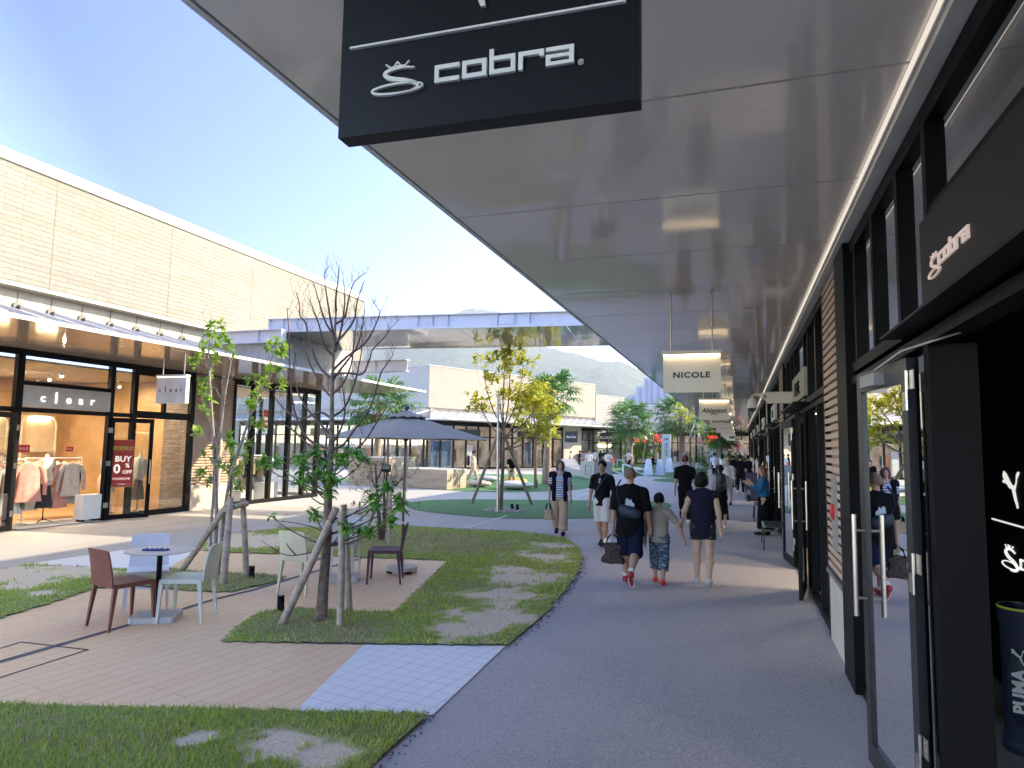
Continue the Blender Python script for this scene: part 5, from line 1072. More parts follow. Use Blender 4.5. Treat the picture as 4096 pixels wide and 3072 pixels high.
# round pebble seats
peb = P('pebble_white', (.68, .64, .57), .5, var=.04)
for i, (px, py, r, lab, mm) in enumerate(((1113, 1057, .85, 'large smooth white pebble shaped seat on the turf by the right stake', peb), (1034, 1052, .62, 'smooth cream pebble shaped seat beside the walking man', P('pebble_cream', (.62, .52, .42), .5)), (1050, 1042, .75, 'pale grey pebble shaped seat behind the cream one', P('pebble_grey', (.5, .48, .44), .4)), (1110, 1046, .7, 'yellow rounded play seat behind the white pebble', P('pebble_yellow', (.75, .45, .03), .5)), (1371, 1020, .85, 'white rounded seat on the far turf by the palm trunk', peb))):
    p = G(px, py); t = thing('pebble_seat', lab, 'seat', (p.x, p.y, 0)); b = MB(); b.lathe([(r*math.sin(a), (.15*r+.06)*(1-math.cos(a))+.02) for a in np.linspace(.05, math.pi-.02, 14)], 28, (0, 0, 0), True, 1, .72); b.build('shell', mm, t, 60)
    part('base', dark2_m, t, lambda b: b.lathe([(r*.35, 0), (r*.35, .04)], 20, (0, 0, 0), True, 1, .72))
# bench under the arcade
g_m = P('green_metal', (.035, .06, .045), .35, .2)
bn = thing('metal_stool', 'dark green slatted metal stool beside the woman in blue', 'stool', (.68, 14.75, 0))
part('seat', g_m, bn, lambda b: b.prism([(-.23, .43), (-.2, .455), (.2, .455), (.23, .43), (.2, .44), (-.2, .44)], -.62, .62, frame((0, 0, 0), (1, 0, 0), (0, 0, 1))))
for sx in (-1, 1):
    for sy in (-1, 1): part('leg', g_m, bn, lambda b: b.tube([(sx*.21, sy*.58, .44), (sx*.23, sy*.60, 0)], .014, 8), 60)
bn2 = copy_tree(bn, None, (.62, 20.2, 0), 0, 'dark green slatted metal stool standing beyond the woman in blue')
# white pylon, white A-boards and other far furniture
q = G(1440, 1012); t = thing('sign_pylon', 'tall white wayfinding pylon with dark arrow and letters on the far turf', 'sign', (q.x, q.y, 0)); h = atY(1440, 938, q.y).z
part('body', white_pm, t, lambda b: b.box(-.42, -.12, 0, .42, .12, h)); b = MB(); put_text(b, frame((0, -.125, h*.55), (0, 0, 1), (-1, 0, 0)), 'VISTA', .5, ext=.004); b.prism([(-.2, -.04), (.0, -.04), (.0, -.12), (.2, 0), (.0, .12), (.0, .04), (-.2, .04)], 0, .004, frame((0, -.125, h*.86), (1, 0, 0), (0, 0, 1))); b.build('lettering', P('sign_navy', (.03, .04, .10), .5), t)
for i, px in enumerate((1401, 1426, 1446)):
    q = G(px, 1026 if i < 2 else 1020); t = thing('a_board', ('left', 'middle', 'right')[i]+' one of the three white tapered boards on the far turf', 'board', (q.x, q.y, 0), 0, 'white tapered boards')
    part('panel', P('board_white', (.62, .64, .68), .5), t, lambda b: b.add([(-.35, -.3, 0), (.35, -.3, 0), (.35, .3, 0), (-.35, .3, 0), (-.18, -.04, 1.15), (.18, -.04, 1.15), (.18, .04, 1.15), (-.18, .04, 1.15)], [(3, 2, 1, 0), (4, 5, 6, 7), (0, 1, 5, 4), (1, 2, 6, 5), (2, 3, 7, 6), (3, 0, 4, 7)])); part('print', P('board_blue', (.10, .20, .36), .5), t, lambda b: b.prism([(-.16, .35), (.16, .35), (.1, .9), (-.1, .9)], 0, .01, frame((0, -.235, 0), (1, 0, 0), (0, .25, 1))))
for i, (px, py, s) in enumerate(((1318, 1024, .8), (1372, 1028, .8), (1352, 1010, .8))):
    q = G(px, py); t = thing('play_ramp', ('small white curved ramp left of the bald man, on the turf', 'white curved ramp beside the bald man', 'farther white curved ramp on the mound')[i], 'ramp', (q.x, q.y, 0), .3)
    part('body', white_pm, t, lambda b: b.prism([(-1.1*s, 0), (1.1*s, 0), (.9*s, .12), (.1*s, .42*s), (-.5*s, .95*s), (-1.1*s, 1.05*s)], -.15, .15, frame((0, 0, 0), (1, 0, 0), (0, 0, 1)))); part('turf_face', MT['turf'], t, lambda b: b.prism([(-1.0*s, .02), (.8*s, .02), (-.0*s, .38*s), (-.6*s, .8*s), (-1.0*s, .9*s)], -.16, .16, frame((0, 0.0, 0), (1, 0, 0), (0, 0, 1))))
for i, (px, py, L2) in enumerate(((1512, 1012, 6), (1590, 1008, 5))):
    q = G(px, py); t = thing('planter', ('low white planter bench in front of the far shops', 'low white planter near the end of the arcade')[i], 'planter', (q.x, q.y, 0)); part('body', white_pm, t, lambda b: b.box(-L2/2, 0, 0, L2/2, 1.6, .5)); part('seat_edge', P('planter_edge', (1, 1, 1)), t, lambda b: b.box(-L2/2-.03, -.03, .501, L2/2+.03, 1.63, .56))
q = G(1268, 1010); t = thing('waste_bin', 'tan stepped bin cabinet beside the group outside the pinkish building', 'cabinet', (q.x, q.y, 0), .6); part('body', P('cabinet_tan', (.55, .42, .30), .6), t, lambda b: b.box(-.9, -.4, 0, .9, .4, 1.25)); part('lid', beige_m, t, lambda b: b.box(-.93, -.43, 1.251, .93, .43, 1.32)); part('sign_plate', dark2_m, t, lambda b: b.box(-.3, -.41, .8, .3, -.401, 1.0))
q = G(1658, 1062); t = thing('menu_board', 'dark blue folding board standing by the far shopfronts', 'board', (.55, 27.8, 0)); part('panel', P('board_navy', (.03, .035, .07), .5), t, lambda b: (b.bar((0, .35, 0), (0, .05, 1.05), .6, .03), b.bar((0, -.35, 0), (0, -.05, 1.05), .6, .03))); part('foot', black_m, t, lambda b: b.box(-.28, -.36, 0, .28, -.33, .05))
for i, (px, pt, Y) in enumerate(((1208+38, 917, 88), (1273, 918, 80))):
    pass
q = atY(1262, 1004, 82)
for i, (px, py, Y) in enumerate(((1281, 919, 78), (1345, 923, 86))):
    q = atY(px, py, Y); t = thing('umbrella', ('pale market umbrella behind the crowd beyond the pinkish building', 'small pale umbrella half hidden by the palm')[i], 'umbrella', (q.x, Y, 0)); uf = P('umbrella_pale', (.52, .50, .46), .8)
    part('canopy', uf, t, lambda b: canopy_panels(b, .05, q.z+.3, 1.9, q.z-.35, .03), 25); part('pole', steel_m, t, lambda b: b.lathe([(.035, 0), (.035, q.z+.25)], 10))
# golf bags inside the near shop
nv = P('golf_navy', (.012, .018, .04), .5, bmp=.15, bs=30); 
gb = G(2182, 1600); 
def golf_bag(loc, label, rz=0, text=True):
    t = thing('golf_bag', label, 'golf bag', loc, rz); part('body', nv, t, lambda b: b.lathe([(.001, .0), (.125, 0), (.13, .05), (.125, .12), (.12, .5), (.125, .80), (.135, .84), (.135, .92), (.12, .93), (.115, .89), (.001, .88)], 28), 40)
    part('piping', P('piping_yellow', (.6, .7, .05), .5), t, lambda b: b.lathe([(.137, .915), (.139, .922), (.137, .93)], 28, cap=False), 60); part('base', P('bag_base', (.02, .025, .06), .5), t, lambda b: b.lathe([(.131, .0), (.137, .01), (.137, .07), (.131, .08)], 28, cap=False), 40)
    part('pocket', nv, t, lambda b: b.ball((-.02, -.11, .42), (.085, .06, .24), 16, 12), 60)
    if text: b = MB(); M_ = frame((-.03, -.172, .42), (0, 0, 1), (-1, 0, 0)); put_text(b, M_, 'PUMA', .10, ext=.003, bold=.004, spacing=1.05); cat_mark(b, frame((-.03, -.165, .58), (1, 0, 0), (0, 0, 1)), .1, .003); b.build('lettering', txt_w, t)
    part('tag', P('tag_yellow', (.7, .5, .02), .5), t, lambda b: b.box(.05, -.135, .60, .09, -.128, .64)); return t
golf_bag((1.78, 5.45, .008), 'navy golf bag with white lettering inside the near doorway', R_(-18))
t = golf_bag((1.64, 6.1, .008), 'darker golf bag with a silver banded top behind the lettered one', R_(-30), False); part('band', P('silver_band', (.6, .6, .62), .35), t, lambda b: b.lathe([(.06, .94), (.06, 1.04)], 18)); part('head_cover', nv, t, lambda b: b.ball((0, 0, .98), (.075, .075, .12), 14, 10), 60)
t = thing('sale_strip', 'narrow red upright sale card at the dark jamb inside the near shop', 'sign', (1.49, 5.4, .86)); part('card', red_m, t, lambda b: b.box(-.0, -.012, 0, .035, -.004, .38)); b = MB(); [put_text(b, frame((.017, -.014, .26-.09*i), (1, 0, 0), (0, 0, 1)), ch, .05, ext=.001) for i, ch in enumerate('OFF')]; b.build('lettering', txt_w, t)
# ================================================================== TREES
bark_m = P('bark_grey', (.19, .14, .095), .9, var=.45, scale=14, bmp=.9, bs=30); barkr_m = P('bark_red_twig', (.115, .07, .06), .8, var=.25, scale=6); pale_b = P('bark_pale', (.30, .25, .21), .85, var=.3, scale=20, bmp=.4)
stake_m = P('weathered_stake', (.40, .32, .24), .85, var=.3, scale=11, bmp=.5, bs=25)
leaf_dk = leafmat('leaf_deep', (.08, .26, .02), (.16, .42, .04), (.34, .60, .08), .3, .35)
leaf_yg = leafmat('leaf_fresh', (.17, .34, .04), (.33, .52, .06), (.58, .70, .12), .45, .45)
leaf_ye = leafmat('leaf_yellowing', (.40, .46, .04), (.72, .70, .07), (.88, .78, .12), .5, .5)
leaf_wi = leafmat('leaf_wispy', (.10, .15, .04), (.17, .23, .07), (.26, .30, .11), .4, .6)
leaf_bg = leafmat('leaf_background', (.09, .19, .05), (.19, .33, .08), (.40, .50, .14), .35, .6)
palm_l = leafmat('leaf_palm', (.05, .16, .05), (.12, .28, .07), (.30, .42, .11), .35, .35); palm_d = leafmat('leaf_palm_dead', (.30, .17, .06), (.42, .26, .10), (.5, .36, .18), .3, .8)
def rv(rr, s=1): return Vector((rr.gauss(0, s), rr.gauss(0, s), rr.gauss(0, s)))
def leaf(b, p, d, L, W, droop, rr, seg=3):
    d = d.normalized(); side = d.cross(Vector((0, 0, 1)))
    if side.length < .1: side = Vector((1, 0, 0))
    side.normalize(); side = (side+rv(rr, .25)).normalized(); pts = []; q = p.copy(); dd = d.copy(); ws = {2: (0, 1, 0), 3: (.15, 1, .75, 0), 4: (.1, .8, 1, .6, 0)}[seg]
    for i in range(seg+1):
        pts.append(q.copy()); q = q+dd*(L/seg); dd = (dd+Vector((0, 0, -droop))).normalized()
    vs = []; 
    for i, w_ in enumerate(ws):
        if w_ == 0: vs.append(pts[i])
        else: vs += [pts[i]-side*W*w_/2, pts[i]+side*W*w_/2]
    fs = []; k = 0
    if ws[0] == 0: fs.append((0, 1, 2)); k = 1
    nseg = len(ws)
    i = k
    while i+3 < len(vs): fs.append((i, i+1, i+3, i+2)); i += 2
    fs.append((i, i+1, i+2)) if i+2 < len(vs) else None
    b.add(vs, fs)
def whorl(b, p, ax, n, L, W, droop, rr, spread=1.0, seg=3):
    ax = ax.normalized(); u = ax.orthogonal().normalized(); v = ax.cross(u); a0 = rr.random()*6
    for i in range(n):
        a = a0+2.4*i; e = rr.uniform(.25, 1.0)*spread; d = ax*(1-e*.8)+(u*math.cos(a)+v*math.sin(a))*e; leaf(b, p+ax*rr.uniform(-.03, .03)*(L/.1), d, L*rr.uniform(.65, 1.15), W*rr.uniform(.75, 1.15), droop*rr.uniform(.6, 1.4), rr, seg)
def bez(p0, p1, p2, p3, n): return [(1-t)**3*p0+3*(1-t)**2*t*p1+3*(1-t)*t*t*p2+t**3*p3 for t in [i/n for i in range(n+1)]]
def limb(b, p0, p3, r0, r1, rr, n=6, rise=.5, out=.6, sides=6):
    h = p3-p0; hz = Vector((h.x, h.y, 0)); p1 = p0+hz*out+Vector((0, 0, h.z*.18)); p2 = p3-Vector((0, 0, abs(h.z)*rise))-hz*.06; k = h.length*.035
    pts = bez(p0, p1+rv(rr, k), p2+rv(rr, k), p3, n); b.tube(pts, [r0+(r1-r0)*(i/n)**.7 for i in range(n+1)], sides, False); return pts
def twigs(b, pts, rr, r, L, depth, n=3, up=.8, tips=None):
    for _ in range(n):
        i = rr.randint(len(pts)//3, len(pts)-1); p = pts[i]; d = Vector((rr.gauss(0, 1), rr.gauss(0, 1), 0)).normalized()*rr.uniform(.3, .8)+Vector((0, 0, up)); d.normalize(); l_ = L*rr.uniform(.5, 1.2)
        q1 = p+d*l_*.5+rv(rr, l_*.06); q2 = q1+(d+Vector((0, 0, .35))+rv(rr, .15)).normalized()*l_*.5; b.tube([p, q1, q2], [r, r*.7, r*.4], 4, False)
        if tips is not None: tips.append((q2, d))
        if depth > 0: twigs(b, [p, q1, q2], rr, r*.65, L*.6, depth-1, 2, up, tips)
def stake(t, a, c, r=.038): return part('pole', stake_m, t, lambda b: b.tube([a, (Vector(a)+Vector(c))/2+Vector((.006, 0, 0)), c], [r*1.05, r, r*.92], 12), 40, True)
def tie(t, p, r=.06): part('tie', P('tie_rope', (.06, .055, .05), .9), t, lambda b: [b.tube([Vector(p)+Vector((r*math.cos(a), r*math.sin(a), z+.01*math.sin(a*2))) for a in np.linspace(0, 6.28, 13)], .004, 4, False) for z in (-.014, 0, .014)], 60, True)
# ---- near staked tree, mostly bare with leafy lower sprays
rr = random.Random(12); TY = 6.53
def tp(px, py, dy=0): return atY(px, py, TY+dy)
nt_ = thing('staked_tree', 'young staked tree with bare upper twigs and glossy lower leaves, nearest the camera', 'tree', G(693, 1341)[:])
b = MB(); tr = [G(692, 1345), tp(695, 1322), tp(698, 1270), tp(704, 1200), tp(708, 1130), tp(709, 1060), tp(713, 1000), tp(717, 944), tp(717, 880), tp(718, 819), tp(722, 744), tp(726, 670)]
b.tube(tr, [.075, .064, .056, .053, .048, .044, .037, .031, .024, .020, .015, .010], 14, False)
for q in ((704, 1200), (700, 1240), (708, 1150)): b.ball(tp(*q)+Vector((.04, -.03, 0)), .022, 8, 6)
trunk = b.build('trunk', bark_m, nt_, 50, True)
b = MB(); leafb = MB(); LB = [
 [(712, 815), (687, 787), (667, 730), (661, 699), (648, 682), (647, 657), (640, 632)], [(714, 971), (671, 953), (648, 921), (632, 868), (626, 793), (625, 730), (622, 691), (620, 664)],
 [(717, 808), (755, 806), (783, 808), (798, 777), (805, 755), (830, 729), (846, 706)], [(721, 970), (742, 960), (767, 926), (800, 880), (822, 808), (833, 791), (848, 768)],
 [(718, 944), (700, 925), (665, 885), (645, 850), (634, 800), (640, 760)], [(718, 900), (745, 880), (767, 824), (775, 790), (782, 750), (780, 700)], [(724, 700), (745, 685), (752, 650), (765, 610), (792, 588)],
 [(724, 725), (705, 700), (690, 655), (678, 612)], [(722, 744), (745, 720), (765, 690), (772, 650), (787, 606)], [(721, 770), (700, 745), (690, 705), (672, 655)], [(718, 822), (738, 795), (768, 755), (780, 720), (788, 670)],
 [(726, 672), (725, 650), (729, 615), (733, 578)], [(718, 860), (700, 840), (676, 800), (660, 760), (656, 728)], [(719, 850), (740, 830), (758, 790), (764, 745), (770, 700)], [(717, 905), (690, 890), (650, 905), (610, 880), (590, 850)],
 [(709, 1010), (690, 985), (650, 945), (620, 920), (590, 905)], [(724, 760), (735, 720), (742, 680), (745, 640), (742, 605)], [(723, 735), (714, 690), (706, 640), (700, 595)], [(719, 800), (750, 770), (790, 740), (812, 700), (822, 672)],
 [(716, 960), (735, 930), (745, 890), (742, 850), (736, 800)], [(715, 985), (760, 975), (790, 950), (815, 910), (835, 880)]]
for j, L in enumerate(LB):
    dd = rr.uniform(-.32, .32); pts = [tp(x, y, dd*(i/(len(L)-1))) for i, (x, y) in enumerate(L)]; sp = spline([tuple(p) for p in pts], 3); n = len(sp)
    b.tube(sp, [.0125*(1-i/n)**.8+.0028 for i in range(n)], 6, False); twigs(b, sp, rr, .0034, .17, 2, 6, .9)
# leafy sprays
CL = [(646, 1000), (681, 987), (596, 1010), (568, 1007), (736, 1000), (771, 990), (648, 1047), (671, 1042), (706, 1047), (716, 1040), (711, 1072), (681, 1120), (743, 1147), (773, 1157), (808, 1077), (836, 1062), (808, 1102), (863, 1085), (866, 1107), (848, 1132), (796, 1157), (698, 1010), (751, 985), (660, 1020), (586, 1122), (690, 1035), (785, 1000)]
for i, (x, y) in enumerate(CL):
    dy = rr.uniform(-.22, .22); e = tp(x, y-8, dy); yy = min(1180, max(985, y+30+abs(x-710)*.25)); s = tp(709, yy); pts = limb(b, s, e, .011, .004, rr, 6, .15, .55)
    for _ in range(2 if i != 24 else 1):
        whorl(leafb, e+rv(rr, .012), Vector((rr.gauss(0, .3), rr.gauss(0, .3), 1)), 16 if i != 24 else 6, .135, .042, .42, rr, 1.25, 4)
    for q in pts[3:5]: whorl(leafb, q, Vector((0, 0, 1)), 3, .10, .03, .4, rr, 1.2, 3)
for L in ([(695, 1187), (660, 1196), (628, 1200), (600, 1192), (564, 1167)], [(640, 1200), (622, 1180), (619, 1172)], [(600, 1192), (585, 1180)], [(700, 1150), (680, 1140), (640, 1130), (600, 1125)]):
    sp = spline([tuple(tp(x, y)) for x, y in L], 4); b.tube(sp, [.008*(1-i/len(sp))+.002 for i in range(len(sp))], 6, False)
b.build('branches', barkr_m, trunk, 50, True).matrix_parent_inverse
leafb.build('foliage', leaf_dk, nt_, None, True)
st = thing('tree_stakes', 'three weathered timber stakes lashed together around the nearest tree', 'stakes', (-4.4, 6.4, 0))
stake(st, G(608, 1350), atY(727, 1096, 6.47), .042); stake(st, G(735, 1358), atY(738, 1104, 6.40), .037); stake(st, (-4.28, 6.95, 0), atY(743, 1090, 6.9), .034)
part('crossbar', stake_m, st, lambda b: b.tube([atY(729, 1131, 6.36), atY(742, 1128, 6.95)], .034, 12), 40, True); tie(st, atY(738, 1130, 6.41), .055); tie(st, atY(716, 1122, 6.46), .055)
# ---- left staked tree with two tall leafy stems
rr = random.Random(5); TY2 = 8.0; lt_ = thing('staked_tree', 'slender twin stemmed tree with bright yellow green leaves before the left shop', 'tree', G(463, 1249)[:]); p2 = lambda x, y, d=0: atY(x, y, TY2+d)
b = MB(); S1 = [(463, 1250), (465, 1180), (468, 1120), (466, 1040), (462, 960), (458, 900), (455, 850), (452, 800), (450, 760), (457, 715)]; S2 = [(470, 1250), (478, 1170), (487, 1090), (500, 1020), (520, 960), (540, 900), (560, 850), (578, 800), (598, 745)]; S3 = [(457, 1248), (455, 1160), (460, 1080), (466, 1000), (480, 900), (490, 830), (500, 780)]
for S, r in ((S1, .026), (S2, .024), (S3, .017)):
    sp = spline([tuple(p2(x, y, .1*(i/10))) for i, (x, y) in enumerate(S)], 3); n = len(sp); b.tube(sp, [r*(1-i/n)**.7+.004 for i in range(n)], 8, False); twigs(b, sp, rr, .005, .28, 1, 9, .7)
lf = MB(); C2 = [(455, 702), (460, 725), (482, 725), (440, 747), (490, 737), (495, 757), (467, 772), (412, 782), (430, 770), (457, 810), (435, 830), (450, 842), (455, 862), (435, 885), (430, 930), (500, 960), (495, 945), (440, 985), (462, 970), (472, 1000), (437, 1022), (480, 1010), (520, 1010), (507, 1027), (598, 736), (616, 744), (581, 744), (618, 759), (591, 794), (581, 799), (606, 796), (553, 814), (568, 824), (571, 834), (606, 831), (548, 851), (536, 871), (548, 876), (543, 914), (563, 916), (498, 959), (536, 956), (505, 990), (530, 985), (470, 745), (605, 760), (476, 700), (448, 722), (515, 1050), (455, 1040)]
for i, (x, y) in enumerate(C2):
    e = p2(x, y, rr.uniform(-.25, .3)); S = S2 if x > 505+(y < 900)*20 else (S1 if x < 478 else S3); k = min(range(len(S)), key=lambda j: abs(S[j][1]-(y+35))); s = p2(*S[k], .1*k/10); limb(b, s, e, .007, .003, rr, 4, .3, .5, 4)
    whorl(lf, e, Vector((rr.gauss(0, .4), rr.gauss(0, .4), 1)), 13, .125, .056, .28, rr, 1.2, 3); whorl(lf, e+Vector((rr.gauss(0, .04), rr.gauss(0, .04), -.04)), Vector((rr.gauss(0, 1), rr.gauss(0, 1), .4)), 9, .11, .05, .28, rr, 1.2, 3)
tk = b.build('trunk', pale_b, lt_, 50, True); lf.build('foliage', leaf_yg, lt_, None, True)
st = thing('tree_stakes', 'grey timber tripod stakes lashed around the left twin stemmed tree', 'stakes', (-7.1, 8, 0))
stake(st, G(392, 1233), atY(499, 1079, 7.85), .045); stake(st, G(482, 1266), atY(498, 1075, 7.75), .045); stake(st, G(532, 1246), atY(524, 1076, 8.1), .042); part('crossbar', stake_m, st, lambda b: b.tube([atY(484, 1100, 7.7), atY(533, 1088, 8.15)], .042, 12), 40, True); tie(st, atY(497, 1095, 7.78), .06)
# ---- generic broadleaf tree
def broad(name, label, base, clusters, tr_r, top, leafm, L, W, nl, seed, bark=bark_m, droop=.25, seg=3, cat='tree', rad=.1, fork=.35, dens=1, trunks=1, seglimb=5, nw=3):
    """clusters: list of (centre, (rx, ry, rz), n) crown lobes in world space"""
    rr = random.Random(seed); t = thing(name, label, cat, (base[0], base[1], 0)); b = MB(); lf = MB(); base = Vector((base[0], base[1], 0)); top = Vector(top)
    tops = []
    for k in range(trunks):
        o_ = Vector((rr.gauss(0, .12), rr.gauss(0, .12), 0)) if trunks > 1 else Vector((0, 0, 0)); tt = top+o_*3
        sp = bez(base+o_*.4, base.lerp(tt, .35)+rv(rr, .04), base.lerp(tt, .7)+rv(rr, .06), tt, 8); b.tube(sp, [tr_r*(1.15-i/8*.85) for i in range(9)], 10, False); tops.append(sp)
    for (c, r, n) in clusters:
        c = Vector(c); hub = tops[rr.randrange(len(tops))]; k0 = min(range(len(hub)), key=lambda j: abs(hub[j].z-(base.z+(c.z)*fork+ (hub[-1].z)*(.45-fork*.3)))); hp_ = limb(b, hub[k0], c, tr_r*.5, tr_r*.16, rr, 6, .3, .55)
        for i in range(n):
            while True:
                q = Vector((rr.uniform(-1, 1), rr.uniform(-1, 1), rr.uniform(-1, 1)))
                if .15 < q.length < 1: break
            e = c+Vector((q.x*r[0], q.y*r[1], q.z*r[2])); s = hp_[rr.randint(2, 6)]
            limb(b, s, e, tr_r*.10, tr_r*.04, rr, 3, .3, .5, 4)
            for w_ in range(nw): whorl(lf, e+rv(rr, rad), Vector((q.x*.5+rr.gauss(0, .4), q.y*.5+rr.gauss(0, .4), 1)), nl, L, W, droop, rr, 1.2, seg)
    b.build('trunk', bark, t, 50, True); lf.build('foliage', leafm, t, None, True); return t
def AY(x, y, Y): return atY(x, y, Y)
# yellow leaved tree in the middle
ct = G(1081, 1103); Y = ct.y
broad('staked_tree', 'tall staked tree with sparse yellow green leaves in the middle of the turf circle', ct, [(AY(1045, 800, Y), (.45, .5, .45), 9), (AY(1090, 785, Y), (.5, .5, .4), 9), (AY(1130, 790, Y), (.45, .5, .45), 9), (AY(1035, 870, Y), (.5, .5, .4), 8), (AY(1080, 850, Y), (.5, .5, .6), 10), (AY(1130, 850, Y), (.5, .6, .5), 12), (AY(1150, 900, Y), (.6, .6, .5), 14), (AY(1100, 760, Y), (.55, .4, .25), 7), (AY(1160, 930, Y), (.45, .5, .35), 11), (AY(1165, 855, Y), (.4, .5, .5), 11)], .06, AY(1088, 900, Y), leaf_ye, .17, .07, 8, 31, rad=.1, nw=4)
st = thing('tree_stakes', 'splayed timber stakes and silver pole supporting the yellow leaved tree', 'stakes', ct[:])
stake(st, G(1019, 1088), AY(1078, 930, Y), .05); stake(st, G(1149, 1090), AY(1085, 930, Y), .05); part('pole', steel_m, st, lambda b: b.tube([G(1075, 1106), AY(1076, 852, Y)], .035, 10), 40, True)
gp_ = MB(); rr = random.Random(3)
for k in range(260):
    a = rr.uniform(0, 6.28); r = .65*math.sqrt(rr.random()); gp_.ball((ct.x+.1+r*math.cos(a), ct.y+.1+r*math.sin(a)*1.2, .02), rr.uniform(.015, .035), 5, 3)
tag(gp_.build('gravel', P('pale_pebble', (.45, .42, .38), .8, island=.3)), 'pale pebbles around the foot of the yellow leaved tree', 'gravel', kind='stuff')
# second yellow tree behind, on the right of the first
Y = 30; broad('tree', 'dense yellow green tree right behind the tall staked one', AY(1158, 1035, Y), [(AY(1150, 870, Y), (.9, .9, .7), 22), (AY(1180, 930, Y), (.7, .9, .6), 16), (AY(1120, 905, Y), (.7, .9, .7), 14), (AY(1165, 850, Y), (.6, .8, .4), 10), (AY(1190, 885, Y), (.6, .8, .5), 10)], .08, AY(1160, 930, Y), leaf_ye, .26, .11, 7, 33, rad=.12, nw=2)
# wispy small tree behind the umbrella pole
wb = G(826, 1168); Y = wb.y
broad('staked_tree', 'small wispy fine-leaved tree with a black name plate behind the umbrella pole', wb, [(AY(790, 1060, Y), (.45, .5, .45), 18), (AY(850, 1040, Y), (.45, .5, .5), 18), (AY(870, 1080, Y), (.35, .5, .4), 14), (AY(800, 1010, Y), (.35, .4, .3), 9), (AY(880, 1010, Y), (.35, .4, .25), 8), (AY(770, 1110, Y), (.3, .4, .3), 8), (AY(840, 960, Y), (.4, .4, .4), 7)], .045, AY(842, 1000, Y), leaf_wi, .085, .010, 16, 41, barkr_m, .2, 2, rad=.06, nw=2, trunks=2)
st = thing('tree_stakes', 'pale upright stake and slanting pole beside the wispy small tree', 'stakes', wb[:])
stake(st, G(841, 1177), AY(842, 1030, 11.9), .04); stake(st, G(790, 1150), AY(838, 1030, 12.0), .035); stake(st, G(836, 1160), AY(838, 930, 12.3), .03)
npl = thing('name_plate', 'small black plant name plate on a stem by the wispy tree', 'sign', AY(835, 1040, 11.8)[:]); q0 = AY(825, 1019, 11.8); q1 = AY(845, 1004, 11.8)
part('plate', black_m, npl, lambda b: b.box(q0.x, 11.79, q0.z, q1.x, 11.80, q1.z), None, True); part('stem', black_m, npl, lambda b: b.tube([((q0.x+q1.x)/2, 11.805, q0.z), ((q0.x+q1.x)/2, 11.805, q0.z-.35)], .01, 6), None, True); part('print', P('plate_print', (.5, .5, .48), .6), npl, lambda b: [b.box(q0.x+.02, 11.787, q1.z-.025-.02*k, q1.x-.02-.02*(k % 2), 11.789, q1.z-.018-.02*k) for k in range(4)], None, True)
# staked tree before the far shops, and far greenery
Y = 58; broad('staked_tree', 'pale grey staked tree with light leaves in front of the right palm', G(1497, 1020), [(AY(1500, 885, Y), (1.5, 1.2, 1.0), 26), (AY(1475, 895, Y), (1.0, 1.2, .8), 12), (AY(1520, 930, Y), (.9, 1, .8), 9)], .10, AY(1502, 930, Y), leaf_ye, .34, .13, 6, 51, pale_b, rad=.2, nw=2)
for i, (x0, x1) in enumerate(((1460, 1500), (1540, 1505))):
    q = G(x0, 1030); st = thing('tree_stake', ('left', 'right')[i]+' long slanting grey stake of the pale staked tree', 'stake', q[:]); part('pole', P('stake_grey', (.26, .24, .23), .8), st, lambda b: b.tube([q, AY(x1, 915, 57)], [.05, .04], 10), 40, True); part('tie', MT['tie_rope'], st, lambda b: b.tube([AY(x1, 925, 56.9), AY(x1, 928, 56.9)], .12, 8), None, True)
for i, (px, py, w_, h, Y, mm, lab) in enumerate(((1300, 965, 3.0, 2.6, 84, leaf_bg, 'feathery green tree behind the crowd, left of the middle palm'), (1335, 950, 2.2, 2.8, 80, leaf_bg, 'dark green bushy tree directly behind the middle palm trunk'), (1395, 960, 2.0, 2.4, 70, leaf_yg, 'bright green small tree right of the middle palm'), (1372, 975, 2.4, 1.6, 72, leaf_bg, 'low green bush between the middle palm and the red signs'), (1545, 1000, 2.6, .9, 66, leaf_bg, 'low clump of grasses in the white planter'), (1578, 1003, 2.2, .8, 62, leaf_bg, 'low shrub clump near the arcade end'))):
    c = AY(px, py, Y); broad('tree' if i < 4 else 'shrub', lab, (c.x, Y), [(c+Vector((dx_*w_, 0, dz*h)), (w_*.55, w_*.5, h*.42), 20) for dx_, dz in ((-.4, .0), (.35, .05), (0, .35), (.05, -.35))], .12, (c.x, Y, max(.4, c.z-.2)), mm, .42, .15, 6, 60+i, rad=.3, nw=2, cat='tree' if i < 4 else 'shrub')
# stake pair by the middle palm
for i, (x0, x1) in enumerate(((1385, 1402), (1420, 1405))):
    q = G(x0, 1012); st = thing('tree_stake', ('left', 'right')[i]+' pale slanting stake of the bright small tree', 'stake', q[:]); part('pole', MT['stake_grey'], st, lambda b: b.tube([q, AY(x1, 905, q.y)], [.055, .045], 10), 40, True); part('tie', MT['tie_rope'], st, lambda b: b.tube([AY(x1, 912, q.y-.1), AY(x1, 915, q.y-.1)], .12, 8), None, True)
